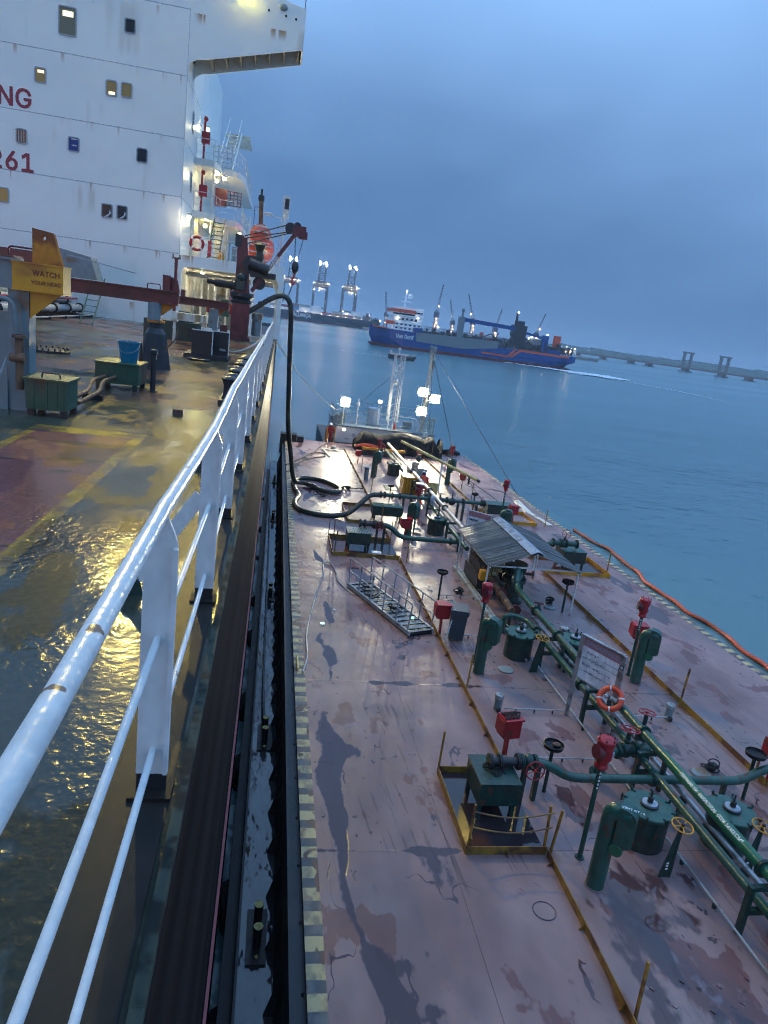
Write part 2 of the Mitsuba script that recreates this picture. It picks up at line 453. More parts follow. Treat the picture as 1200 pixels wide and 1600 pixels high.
mat('rust_orange', worn((0.50, 0.175, 0.012), (0.24, 0.065, 0.014), 5, 3.5, 0.45, 0.64, 16, 0.3), 0.6)
mat('rusty_steel', worn((0.17, 0.09, 0.05), (0.09, 0.05, 0.035), 7, 4, 0.4, 0.6, 20, 0.3), 0.7)
mat('grey_post', worn((0.17, 0.21, 0.22), (0.17, 0.105, 0.06), 2.2, 1.4, 0.60, 0.74, 9, 0.2), 0.42)
mat('grey_steel', worn((0.34, 0.36, 0.37), (0.22, 0.20, 0.18), 4, 4, 0.5, 0.7, 14, 0.2), 0.40)
mat('dark_steel', (0.020, 0.021, 0.024), 0.36)
mat('black_rubber', worn((0.004, 0.004, 0.005), (0.009, 0.009, 0.010), 3, 3, 0.5, 0.7, 15, 0.3), 0.5)
mat('hose_rubber', worn((0.016, 0.022, 0.019), (0.045, 0.052, 0.046), 1.5, 1.5, 0.48, 0.66, 12, 0.3), 0.42)


def hull_side(p, n, uv):
    s = fbm(p.z * 2.2, p.y * 0.16, 1.0, 3)
    s2 = fbm(p.z * 11, p.y * 0.10, 4.0, 3)
    b = mix(c3(0.004, 0.004, 0.005), c3(0.011, 0.011, 0.012), smoothstep(0.35, 0.7, s))
    b = mix(b, c3(0.05, 0.05, 0.048), smoothstep(0.55, 0.78, s2) * 0.15)
    return mix(b, c3(0.05, 0.022, 0.018), smoothstep(0.62, 0.74, fbm(p.z * 3, p.y * 0.5, 9, 3)) * 0.15)


mat('hull_black', proc(hull_side), 0.5, 0.03)
mat('boot_red', worn((0.30, 0.075, 0.085), (0.18, 0.05, 0.05), 1, 6, 0.5, 0.7), 0.4)
mat('gutter_paint', worn((0.014, 0.014, 0.013), (0.022, 0.017, 0.014), 4, 4, 0.5, 0.7, 12, 0.3), 0.5, 0.2)
mat('edge_green', worn((0.048, 0.060, 0.048), (0.018, 0.020, 0.018), 8, 8, 0.45, 0.6, 12, 0.3), 0.6, 0.1)


def ledge_wet(p, n, uv):
    k = smoothstep(0.45, 0.55, fbm(p.x * 2.2, p.y * 0.7, 2, 4))
    return mix(c3(0.018, 0.022, 0.028), c3(0.05, 0.052, 0.056), k)


mat('ledge_paint', proc(ledge_wet), 0.08, 1.0, bump=proc(lambda p, n, uv: fbm(p.x * 5, p.y * 3, 1, 3) * 0.012, 0.01))
mat('barge_black', worn((0.014, 0.014, 0.018), (0.030, 0.022, 0.022), 2, 2, 0.5, 0.7, 8, 0.3), 0.4)
mat('bollard_yellow', worn((0.55, 0.46, 0.16), (0.30, 0.22, 0.08), 12, 12, 0.5, 0.7, 30, 0.3), 0.5)
mat('rope_fibre', (0.20, 0.20, 0.21), 0.8)
mat('wire_dark', (0.03, 0.035, 0.04), 0.5)
mat('tarp_black', worn((0.012, 0.013, 0.015), (0.024, 0.025, 0.028), 1.2, 1.8, 0.45, 0.65, 10, 0.3), 0.8, 0.12, bump=proc(lambda p, n, uv: fbm(p.x * 2.2, p.y * 2.2, p.z * 1.1, 4) * 0.16, 0.01))

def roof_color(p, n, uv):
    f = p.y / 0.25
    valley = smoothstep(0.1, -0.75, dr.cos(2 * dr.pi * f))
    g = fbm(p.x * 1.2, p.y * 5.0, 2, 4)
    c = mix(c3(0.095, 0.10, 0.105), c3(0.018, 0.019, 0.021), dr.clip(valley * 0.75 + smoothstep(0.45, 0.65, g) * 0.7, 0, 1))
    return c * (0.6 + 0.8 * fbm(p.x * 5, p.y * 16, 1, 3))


mat('roof_metal', proc(roof_color), 0.36)
mat('ridge_metal', worn((0.30, 0.34, 0.40), (0.16, 0.17, 0.19), 3, 3, 0.5, 0.7), 0.28, metal=0.3)
mat('plate_metal', worn((0.42, 0.43, 0.43), (0.22, 0.21, 0.20), 6, 6, 0.5, 0.65, 20, 0.2), 0.30, metal=0.6)
mat('orange_paint', (0.62, 0.062, 0.022), 0.38)
mat('orange_bright', worn((0.62, 0.085, 0.03), (0.38, 0.065, 0.03), 0.6, 3, 0.5, 0.7), 0.5)
mat('orange_faded', worn((0.42, 0.085, 0.04), (0.22, 0.06, 0.04), 0.8, 3, 0.45, 0.65), 0.6)
mat('coverall_red', worn((0.34, 0.022, 0.022), (0.25, 0.02, 0.02), 6, 6, 0.45, 0.7), 0.8)
mat('coverall_orange', worn((0.50, 0.055, 0.022), (0.34, 0.04, 0.02), 6, 6, 0.45, 0.7), 0.8)
mat('skin', (0.32, 0.17, 0.11), 0.5)
mat('hair', (0.012, 0.010, 0.009), 0.6)
mat('helmet_white', (0.75, 0.76, 0.76), 0.3)
mat('helmet_blue', (0.34, 0.42, 0.52), 0.3)
mat('bin_grey', (0.040, 0.055, 0.068), 0.45)
mat('bucket_blue', (0.006, 0.150, 0.250), 0.35)
mat('canister_white', (0.60, 0.66, 0.70), 0.4)
mat('glass_dark', (0.012, 0.016, 0.022), 0.1, 0.3)
mat('glass_blue', (0.012, 0.05, 0.20), 0.3, 0.2)
mat('glass_amber', (0.34, 0.21, 0.055), 0.25)
mat('glass_olive', (0.16, 0.15, 0.09), 0.15)
mat('letter_red', (0.30, 0.028, 0.045), 0.5)
mat('letter_brown', (0.17, 0.035, 0.012), 0.6)
mat('letter_white', (0.75, 0.78, 0.78), 0.5)
mat('letter_dark', (0.035, 0.035, 0.05), 0.6)
mat('letter_grey', (0.33, 0.34, 0.40), 0.6)
mat('sign_white', worn((0.78, 0.78, 0.80), (0.62, 0.62, 0.65), 3, 3, 0.5, 0.7), 0.4)
mat('sign_pink', (0.40, 0.19, 0.21), 0.45)
mat('lamp_body', (0.35, 0.35, 0.33), 0.4)
mat('lamp_glow', (0.8, 0.8, 0.75), 0.5)
mat('rag', (0.02, 0.02, 0.022), 0.9)
# far away
mat('navy_hull', (0.012, 0.020, 0.042), 0.6, 0.2)
mat('dredger_blue', (0.005, 0.050, 0.21), 0.4)
mat('dredger_red', (0.110, 0.022, 0.022), 0.5)
mat('dredger_grey', (0.165, 0.195, 0.215), 0.5)
mat('dredger_orange', (0.62, 0.095, 0.035), 0.5)
mat('far_steel', (0.085, 0.105, 0.14), 0.6)
mat('far_white', (0.86, 0.88, 0.88), 0.5)
mat('far_dark', (0.028, 0.030, 0.034), 0.6)
for i, c in enumerate([(0.78, 0.78, 0.76), (0.20, 0.055, 0.05), (0.05, 0.13, 0.30), (0.30, 0.31, 0.31), (0.24, 0.14, 0.08)]):
    mat(f'container_{i}', c, 0.55)
mat('concrete', worn((0.21, 0.21, 0.20), (0.13, 0.13, 0.125), 0.3, 0.3), 0.8)
mat('bridge_brown', (0.20, 0.13, 0.10), 0.7)
mat('land_green', worn((0.035, 0.055, 0.040), (0.060, 0.070, 0.055), 0.01, 0.05), 0.9)
mat('foam', (0.60, 0.64, 0.66), 0.7)


def water_bump(p, n, uv):
    a = fbm(p.x * 0.55, p.y * 0.9, 0, 4)
    b = fbm(p.x * 0.06 + 5, p.y * 0.10, 3, 3)
    return a * 0.11 + b * 0.42 + fbm(p.x * 1.7, p.y * 2.6, 4, 3) * 0.045


def water_color(p, n, uv):
    k = smoothstep(0.35, 0.65, fbm(p.x * 0.006, p.y * 0.012, 1, 3))
    return mix(c3(0.056, 0.138, 0.150), c3(0.070, 0.162, 0.174), k)


mat('sea_water', proc(water_color), 0.17, 0.5, bump=proc(water_bump, 0.03))
WARM, WHITE, SODIUM = (1.0, 0.90, 0.62), (1.0, 0.96, 0.86), (1.0, 0.74, 0.15)

# ------------------------------------------------------------------ water, air, land
s = Thing('sea', kind='structure', frame=ST)
s.solo((np.array([[-3000, -600, 0], [3000, -600, 0], [3000, 4200, 0], [-3000, 4200, 0]], float), np.array([[0, 1, 2], [0, 2, 3]])), 'sea_water', smooth=False)
scene['haze'] = {'type': 'cube', 'to_world': T().translate([0, 1800, 40.5]).scale([3005, 2405, 41.5]), 'bsdf': {'type': 'null'}, 'interior': {'type': 'ref', 'id': 'haze_air'}}
labels['haze'] = {'kind': 'stuff'}


def land_strip(pts, y0, y1, seed):
    """A low ridge with a bumpy wooded outline: pts (x, height)."""
    xs = np.arange(pts[0][0], pts[-1][0], 6.0)
    h = np.interp(xs, [p[0] for p in pts], [p[1] for p in pts])
    h = h * (0.80 + 0.35 * meshkit.fbm(np.stack([xs / 23.0, xs * 0, xs * 0], 1), 4, seed))
    rows = np.array([(0, 0.0), (0.15, 0.55), (0.4, 0.9), (0.7, 1.0), (1.0, 0.0)])
    V = np.vstack([np.stack([xs, xs * 0 + y0 + (y1 - y0) * a, h * b * (0.9 + 0.2 * meshkit.noise(np.stack([xs / 9.0, xs * 0 + a * 7, xs * 0], 1), seed)) - 0.3], 1) for a, b in rows])
    n = len(xs)
    i, j = np.meshgrid(np.arange(len(rows) - 1), np.arange(n - 1), indexing='ij')
    a, b, c, d = (i * n + j).ravel(), (i * n + j + 1).ravel(), ((i + 1) * n + j + 1).ravel(), ((i + 1) * n + j).ravel()
    return V, np.vstack([np.stack([a, b, c], 1), np.stack([a, c, d], 1)])


s = Thing('hills', kind='structure', frame=ST)
s.solo(land_strip([(380, 5), (560, 10), (625, 13), (700, 15), (780, 14.5), (860, 13), (960, 14), (1020, 18), (1070, 15), (1400, 20), (2200, 24)], 1400, 1700, 3), 'land_green', smooth=True)
s = Thing('quay', kind='structure', frame=ST)
s.solo(cat(b2(-420, 150, 905, 1150, -0.5, 3.4), b2(95, 330, 690, 1100, -0.5, 3.0)), 'concrete', smooth=False)

# ------------------------------------------------------------------ the tanker underfoot
SD = 10.25
ship = Thing('tanker_ship', 'tanker with wet green and maroon deck and yellow walkway lines behind the white rail', 'ship', frame=ST)
ship.add('main_deck', (np.array([[-24, -8, SD], [-0.22, -8, SD], [-0.22, 62, SD], [-24, 62, SD]], float), np.array([[0, 1, 2], [0, 2, 3]])), 'ship_deck_paint', smooth=False)
ship.add('hull_plating', cat(b2(-24, -0.20, -8, 75, 4.02, SD - 0.004), b2(-24, -0.21, -8, 75, -2.5, 4.0)), 'hull_black', smooth=False, label='black scuffed side plating with long fender rub marks')
ship.add('red_band', b2(-0.5, -0.165, -8, 75, 3.86, 4.02, 0.02), 'boot_red', label='dull red band along the black side')
ship.add('gutter', b2(-0.47, -0.25, -8, 34.5, SD - 0.01, SD + 0.005), 'gutter_paint', smooth=False)
ey = np.arange(-8, 34.5, 0.12)
ew = 0.018 + 0.012 * meshkit.fbm(np.stack([ey * 2.1, ey * 0, ey * 0], 1), 3, 4)
ship.add('edge_strip', cat(*[b2(-0.215 - a * 0.5, -0.19, y, y + 0.121, SD - 0.02, SD + 0.015 + a * 0.4) for y, a in zip(ey, ew)]), 'edge_green', smooth=False, label='chipped pale green gunwale edge')

# the white guard rail: each stretch between stanchions keeps its own length of rail
rail = Thing('guard_rail', 'thick white painted guard rail in the foreground along the edge of the tanker deck', 'railing', frame=ST)
RX = -0.32
ys = [-1.1, 0.55, 2.2, 3.92] + [3.92 + 1.72 * k for k in range(1, 18)]
jit = [(rnd.uniform(-.006, .006), rnd.uniform(-.010, .010)) for _ in ys]
jit[3] = (0.004, -0.035)


def rail_run(z, r, wob):
    pts = []
    for k in range(len(ys) - 1):
        for t in np.linspace(0, 1, 10, endpoint=False):
            y = ys[k] * (1 - t) + ys[k + 1] * t
            x = RX + jit[k][0] * (1 - t) + jit[k + 1][0] * t
            pts.append((x, y, z + (jit[k][1] * (1 - t) + jit[k + 1][1] * t) * wob - 0.006 * math.sin(t * math.pi) * wob))
    return pts


top = rail_run(11.332, 0.0255, 1.0)
rail.add('top_rail', tube(top, 0.0258, 20), 'rail_white', smooth=True)
for yj in (4.36,):
    k = min(range(len(top)), key=lambda i: abs(top[i][1] - yj))
    rail.add('weld_collar', tube(top[k:k + 2], 0.029, 18), 'rail_white', smooth=True)
rail.add('middle_rail', tube(rail_run(10.87, 0.0125, 0.6), 0.0128, 14), 'rail_white', smooth=True)
rail.add('lower_rail', tube(rail_run(10.43, 0.0125, 0.6), 0.0128, 14), 'rail_white', smooth=True)
for k, y in enumerate(ys):
    x = RX + jit[k][0]
    q = Polygon([(-0.055, 10.33), (0.055, 10.33), (0.055, 11.12), (0.05, 11.22), (0.018, 11.30), (-0.018, 11.30), (-0.055, 11.24)])
    sub = rail.add('stanchion', ext(q, 0.016, (x, y + 0.008, 0), (1, 0, 0), (0, 0, 1)), 'rail_white', smooth=False)
    rail.add('stiffener', b2(x + 0.040, x + 0.055, y - 0.03, y - 0.009, 10.34, 11.2), 'rail_white', smooth=False, under=sub)
    rail.add('foot', b2(x - 0.052, x + 0.052, y - 0.011, y + 0.011, SD, 10.33), 'dark_steel', smooth=False, under=sub)
    pv, pf = box((x, y, SD + 0.012), (0.15, 0.13, 0.014), 0.004)
    rail.add('doubler_plate', (pv, pf), 'edge_green' if k % 2 else 'gutter_paint', smooth=False, under=sub)
    if k % 2 == 1 and k > 1:
        rail.add('brace', bar((x - 0.05, y + 0.012, 10.90), (x - 0.40, y + 0.012, 10.36), 0.012, 0.085), 'rail_white', smooth=False)
        rail.add('brace_foot', ext(Polygon([(-0.13, 0), (0.07, 0), (0.03, 0.15), (-0.03, 0.15)]), 0.012, (x - 0.42, y + 0.018, SD), (1, 0, 0), (0, 0, 1)), 'green_dark', smooth=False)
# small mooring rollers at the deck edge
for k, (yy, lab) in enumerate([(12.6, 'nearest dark roller fairlead inside the white rail'), (14.2, 'second dark roller fairlead inside the white rail'), (15.9, 'third dark roller fairlead inside the white rail'), (17.6, 'farthest dark roller fairlead inside the white rail')]):
    t = Thing('roller_fairlead', lab, 'fairlead', 'roller fairleads at the deck edge', frame=ST, pos=(-0.78, yy, SD))
    t.add('base', b2(-0.16, 0.16, -0.55, 0.55, 0, 0.10, 0.02), 'dark_steel', smooth=False)
    for d in (-0.3, 0.3):
        t.add('roller', lathe([(0, 0.10), (0.13, 0.10), (0.10, 0.17), (0.09, 0.32), (0.13, 0.42), (0.15, 0.45), (0.10, 0.49), (0, 0.50)], 16, (0, d, 0)), 'dark_steel')
# ------------------------------------------------------------------ gear on the tanker's deck
t = Thing('hose_rail_beam', 'grey post and beam with yellow end box reading WATCH YOUR HEAD', 'support', 'transverse hose support beams', frame=ST)
Y0 = 9.62
t.add('post', cat(b2(-3.42, -3.17, Y0 + 0.05, Y0 + 0.30, SD, 11.80, 0.01), b2(-3.9, -3.43, Y0 + 0.10, Y0 + 0.14, SD, 11.5)), 'grey_post', smooth=False)
t.add('gusset', ext(Polygon([(-3.56, 10.25), (-3.43, 10.25), (-3.43, 10.86)]), 0.015, (0, Y0 + 0.03, 0), (1, 0, 0), (0, 0, 1)), 'grey_post', smooth=False)
t.add('beam', cat(b2(-9, -3.335, Y0, Y0 + 0.22, 11.79, 12.13), b2(-9, -3.30, Y0 - 0.05, Y0 + 0.27, 12.131, 12.165)), 'grey_post', smooth=False, label='grey beam with maroon top flange')
t.add('top_flange', b2(-9, -3.31, Y0 - 0.06, Y0 + 0.28, 12.166, 12.19), 'maroon_paint', smooth=False)
e = t.add('end_box', cat(b2(-3.33, -2.73, Y0 - 0.06, Y0 + 0.28, 11.805, 12.115, 0.006), b2(-3.34, -2.72, Y0 - 0.075, Y0 + 0.295, 12.116, 12.135), b2(-3.34, -2.72, Y0 - 0.075, Y0 + 0.295, 11.785, 11.804)), 'yellow_paint', smooth=False, label='yellow end box with brown stencilled warning')
t.add('lettering', cat(text('WATCH', 0.062, (-2.93, Y0 - 0.0605, 11.985), (1, 0, 0), (0, 0, 1), mid=True), text('YOUR HEAD', 0.045, (-2.93, Y0 - 0.0605, 11.880), (1, 0, 0), (0, 0, 1), mid=True)), 'letter_brown', smooth=False, under=e)
t.add('bracket', ext(Polygon([(-3.165, 11.783), (-2.79, 11.783), (-3.165, 11.45)]), 0.03, (0, Y0 + 0.10, 0), (1, 0, 0), (0, 0, 1)), 'yellow_paint', smooth=False)
hole = [(-2.975 + 0.028 * math.cos(a), 12.445 + 0.028 * math.sin(a)) for a in np.linspace(0, 6.28, 14)[:-1]]
for dy, dx in ((0.0, 0.0), (0.16, -0.03)):
    t.add('lug', ext(Polygon([(-3.11, 12.136), (-2.755, 12.136), (-2.865, 12.515), (-2.98, 12.53), (-3.11, 12.545)], [hole]), 0.03, (dx, Y0 + dy + 0.03, 0), (1, 0, 0), (0, 0, 1)), 'rust_orange', smooth=False, label='rusty orange lug plate with an eye')
t.add('grab_loop', tube(fillet([(-3.42, Y0 + 0.1, 12.19), (-3.42, Y0 + 0.1, 12.30), (-3.13, Y0 + 0.1, 12.30)], 0.05), 0.013, 6), 'maroon_paint')
t.add('drain_pipe', tube(fillet([(-4.2, Y0 - 0.1, 11.67), (-3.30, Y0 - 0.1, 11.67), (-3.25, Y0 - 0.1, 10.90)], 0.14), 0.03, 12), 'grey_post')
t.add('pipe_end', cat(tube([(-3.24, Y0 - 0.1, 11.25), (-3.24, Y0 - 0.1, 10.55)], 0.05, 12), disc_on((-3.24, Y0 - 0.1, 11.22), (0, 0, 1), 0.085, 0.04), tube([(-3.34, Y0 - 0.14, 10.95), (-3.16, Y0 - 0.14, 10.96)], [0.05, 0.065], 12)), 'rusty_steel')
t.add('strut', bar((-3.38, Y0 - 0.12, 10.95), (-3.58, Y0 - 0.35, SD), 0.02, 0.02), 'grey_steel', smooth=False)

def beam_set(y, x1, z0, z1, lab):
    t = Thing('hose_rail_beam', lab, 'support', 'transverse hose support beams', frame=ST)
    t.add('beam', cat(b2(-13, x1, y + 0.08, y + 0.12, z0, z1), b2(-13, x1, y - 0.02, y + 0.22, z1, z1 + 0.03), b2(-13, x1, y - 0.02, y + 0.22, z0 - 0.03, z0 - 0.001)), 'maroon_paint', smooth=False)
    t.add('end_bracket', ext(Polygon([(x1 - 0.42, z0 - 0.031), (x1 - 0.05, z0 - 0.031), (x1 - 0.40, z0 - 0.32)]), 0.03, (0, y + 0.12, 0), (1, 0, 0), (0, 0, 1)), 'rust_orange', smooth=False)
    return t


t = beam_set(16.7, -2.31, 11.76, 12.0, 'maroon cross beam carried on a dark tapered pedestal')
t.add('column', cyl((-2.83, 16.8, 11.35), 0.15, 0.39, 16), 'grey_post')
t.add('lug', cat(b2(-2.66, -2.50, 16.66, 16.70, 12.031, 12.36), ext(Polygon([(-2.55, 12.031), (-2.30, 12.031), (-2.36, 12.28), (-2.55, 12.36)]), 0.03, (0, 16.84, 0), (1, 0, 0), (0, 0, 1))), 'maroon_paint', smooth=False)
t2 = Thing('fork_post', 'thin maroon post with a forked top standing far behind the cross beam', 'post', frame=ST)
t2.solo(cat(b2(-5.38, -5.24, 37, 37.14, SD, 13.62), b2(-5.50, -5.12, 37, 37.14, 13.62, 13.70), b2(-5.50, -5.45, 37, 37.14, 13.70, 13.84), b2(-5.17, -5.12, 37, 37.14, 13.70, 13.84)), 'maroon_paint', smooth=False)
t.add('grab_loop', tube(fillet([(-3.0, 16.75, 12.03), (-3.0, 16.75, 12.14), (-2.72, 16.75, 12.14), (-2.72, 16.75, 12.03)], 0.04), 0.012, 6), 'maroon_paint')
t = beam_set(25.0, -1.80, 11.70, 11.90, 'farthest maroon cross beam beside the crane, with a grey leg')
t.add('leg', b2(-2.30, -2.12, 25.04, 25.2, SD, 11.67), 'grey_post', smooth=False)
t.add('hook_plate', b2(-3.4, -3.25, 25.02, 25.08, 11.93, 12.15), 'maroon_paint', smooth=False)

t = Thing('pedestal', 'dark grey tapered pedestal with a rusty collar under the second cross beam', 'pedestal', frame=ST, pos=(-2.80, 16.85, SD))
v, f = lathe([(0, 0), (0.37, 0.0), (0.36, 0.02), (0.24, 0.80), (0.155, 0.93), (0.155, 1.05), (0, 1.05)], 8)
t.add('body', (v, f), 'dark_steel', smooth=False)
t.add('collar', lathe([(0.155, 1.05), (0.20, 1.05), (0.20, 1.10), (0, 1.10)], 18), 'rust_orange')
t.add('handle', tube(fillet([(0.26, -0.1, 0.50), (0.46, -0.12, 0.72), (0.50, -0.12, 0.95)], 0.1), 0.018, 6), 'rusty_steel')
t.add('rib', cat(b2(-0.05, 0.05, -0.40, -0.26, 0.0, 0.42), b2(-0.30, -0.26, -0.26, -0.18, 0.1, 0.6)), 'dark_steel', smooth=False)

t = Thing('drain_box', 'lidded dark green bin like box beside the grey post, streaked with rust', 'box', 'green drain boxes', frame=ST, pos=(-2.87, 9.62, SD))
t.add('body', cat(b2(-0.25, 0.24, -0.26, 0.26, 0.09, 0.46, 0.012), *[b2(a - 0.012, a + 0.012, -0.27, -0.255, 0.10, 0.45) for a in (-0.16, 0.0, 0.12, 0.2)]), 'green_box', smooth=False)
t.add('lid', b2(-0.28, 0.27, -0.29, 0.29, 0.461, 0.49, 0.01), 'green_box', smooth=False)
for a, b_ in ((-0.2, -0.2), (0.2, -0.2), (-0.2, 0.2), (0.2, 0.2)):
    t.add('foot', b2(a - 0.04, a + 0.04, b_ - 0.04, b_ + 0.04, 0, 0.089), 'dark_steel', smooth=False)
t.add('handle', tube(fillet([(-0.10, -0.1, 0.49), (-0.10, -0.1, 0.55), (0.12, -0.1, 0.55), (0.12, -0.1, 0.49)], 0.03), 0.010, 6), 'dark_steel')
t = Thing('drain_box', 'low dark green steel box carrying the blue bucket', 'box', 'green drain boxes', frame=ST, pos=(-2.70, 13.05, SD))
t.add('body', b2(-0.38, 0.34, -0.42, 0.36, 0.10, 0.44, 0.012), 'green_box', smooth=False)
t.add('lid', b2(-0.40, 0.36, -0.44, 0.38, 0.441, 0.465, 0.006), 'green_box', smooth=False)
for a, b_ in ((-0.33, -0.38), (0.28, -0.38), (-0.33, 0.3), (0.28, 0.3)):
    t.add('foot', b2(a - 0.04, a + 0.04, b_ - 0.04, b_ + 0.04, 0, 0.099), 'green_dark', smooth=False)
t = Thing('bucket', 'blue plastic bucket standing on the low green box', 'bucket', frame=ST, pos=(-2.60, 13.0, SD + 0.467))
t.add('body', lathe([(0, 0.01), (0, 0), (0.135, 0), (0.185, 0.33), (0.20, 0.335), (0.20, 0.36), (0.185, 0.36), (0.125, 0.02), (0, 0.02)], 24), 'bucket_blue')
t.add('handle', tube([(0.19 * math.cos(a), -0.05 - 0.16 * math.sin(a), 0.33 - 0.16 * math.sin(a)) for a in np.linspace(0, math.pi, 12)], 0.005, 5), 'grey_steel')
t = Thing('drain_pipes', 'pair of grey pipes lying on the deck between the two green boxes', 'pipe', frame=ST)
for d in (0.0, 0.16):
    t.add('pipe', tube(fillet([(-2.80 + d, 9.95, SD + 0.13), (-2.86 + d, 11.4, SD + 0.12), (-2.98 + d, 12.0, SD + 0.20), (-2.90 + d, 12.7, SD + 0.22)], 0.3), 0.030, 12), 'rusty_steel')
t.add('saddle', b2(-2.92, -2.62, 11.2, 11.28, SD, SD + 0.08), 'dark_steel', smooth=False)
t = Thing('sounding_pipe', 'black capped vent pipe standing beside the low green box', 'pipe', frame=ST, pos=(-2.16, 12.9, SD))
t.add('pipe', cyl((0, 0, 0), 0.045, 0.66, 14), 'dark_steel'); t.add('cap', cyl((0, 0, 0.66), 0.065, 0.085, 14, 0.015), 'dark_steel')
t.add('flange', cyl((0, 0, 0), 0.085, 0.02, 14), 'dark_steel')
t = Thing('mooring_bitts', 'pair of square black mooring bitts with white edges on a plinth', 'bitts', frame=ST, pos=(-1.98, 21.6, SD))
t.add('plinth', b2(-0.72, 0.55, -0.55, 0.75, 0, 0.13, 0.04), 'dark_steel', smooth=False)
for dx, dy in ((-0.24, -0.15), (0.20, 0.35)):
    p = t.add('bitt', b2(dx - 0.29, dx + 0.29, dy - 0.20, dy + 0.20, 0.131, 0.80, 0.012), 'dark_steel', smooth=False)
    t.add('edge', cat(b2(dx + 0.291, dx + 0.315, dy - 0.21, dy - 0.18, 0.131, 0.815), b2(dx - 0.29, dx + 0.315, dy - 0.22, dy - 0.19, 0.801, 0.825)), 'white_paint', smooth=False, under=p)
t = Thing('mooring_rope', 'mooring rope running from the bitts to the deck edge', 'rope', frame=ST)
t.solo(tube(spline([(-1.7, 21.5, SD + 0.3), (-1.3, 22.6, SD + 0.22), (-0.9, 26, SD + 0.3), (-0.6, 31, SD + 0.5)]), 0.035, 8), 'rope_fibre')
t = Thing('tank_hatch', 'round dark bolted hatch cover flat on the tanker deck', 'hatch', frame=ST, pos=(-5.42, 18.0, SD))
t.add('cover', lathe([(0, 0), (0.44, 0), (0.44, 0.05), (0.42, 0.06), (0, 0.07)], 28), 'dark_steel')
for k in range(18):
    a = k * math.pi / 9
    t.add('bolt', cyl((0.39 * math.cos(a), 0.39 * math.sin(a), 0.06), 0.022, 0.05, 8), 'dark_steel')
t = Thing('cargo_pipeline', 'grey and maroon cargo pipelines on low saddles far across the tanker deck', 'pipe', frame=ST)
for x, z, r, m in ((-10.4, 10.62, 0.17, 'grey_steel'), (-11.0, 10.98, 0.19, 'grey_steel'), (-10.6, 11.06, 0.05, 'red_paint'), (-9.6, 10.36, 0.035, 'grey_steel'), (-11.9, 11.1, 0.22, 'grey_post'), (-11.3, 11.40, 0.05, 'maroon_paint')):
    t.add('pipe', tube([(x, 24, z), (x, 39.5, z)], r, 12), m)
for y in np.arange(25, 39, 2.2):
    t.add('saddle', cat(b2(-12.2, -9.5, y, y + 0.12, SD, 10.38), b2(-10.5, -10.3, y, y + 0.1, 10.38, 10.5), b2(-11.1, -10.9, y, y + 0.1, 10.38, 10.8)), 'dark_steel', smooth=False)
    t.add('flange', cat(disc_on((-10.4, y + 1.0, 10.62), (0, 1, 0), 0.25, 0.07), disc_on((-11.0, y + 0.4, 10.98), (0, 1, 0), 0.27, 0.07)), 'dark_steel')
t = Thing('deck_house', 'low maroon and grey machinery house behind the cross beams', 'machinery', frame=ST)
t.add('wall', b2(-15, -11.2, 35.2, 37, 11.9, 13.0), 'maroon_paint', smooth=False)
t.add('leg', b2(-11.6, -11.4, 36, 36.2, SD, 11.9), 'maroon_paint', smooth=False)
t.add('hopper', ext(Polygon([(-11.0, 12.1), (-8.75, 12.1), (-9.05, 13.1), (-10.6, 13.35)]), 1.2, (0, 37.2, 0), (1, 0, 0), (0, 0, 1)), 'grey_post', smooth=False)
t.add('ladder', cat(*[tube([(x, 31, 10.3), (x, 33, 12.2)], 0.03, 6) for x in (-8.2, -7.7)], *[tube([(-8.2, 31 + 0.25 * k, 10.3 + 0.24 * k), (-7.7, 31 + 0.25 * k, 10.3 + 0.24 * k)], 0.015, 5) for k in range(8)]), 'green_box')
t.add('top_rail', tube([(-8.4, 30, 12.9), (-5.8, 30, 12.55)], 0.02, 6), 'grey_steel')
t = Thing('white_trough', 'white steel trough on legs under the farthest cross beam', 'trough', frame=ST)
t.add('box', b2(-3.95, -2.70, 27, 27.6, 11.06, 11.34, 0.01), 'cream_paint', smooth=False)
for x in (-3.85, -2.82):
    t.add('leg', b2(x - 0.05, x + 0.05, 27.1, 27.2, SD, 11.059), 'cream_paint', smooth=False)
t = Thing('green_machine', 'dark green machinery block low on deck behind the maroon leg', 'machinery', frame=ST)
t.add('body', cat(b2(-5.2, -3.2, 28.5, 30, SD, 10.95, 0.03), cyl((-3.7, 29.2, 10.95), 0.3, 0.4)), 'green_dark')
t = Thing('steel_block', 'small rusty block lying on the wet deck before the boxes', 'block', frame=ST)
t.solo(box((-1.40, 10.6, SD + 0.045), (0.13, 0.12, 0.09), 0.015, 20), 'rusty_steel', smooth=False)
t = Thing('deck_grating', 'dark ring lying on deck beside the pedestal', 'ring', frame=ST)
t.solo(torus((-2.2, 20.6, SD + 0.03), (0, 0, 1), 0.30, 0.03), 'dark_steel')

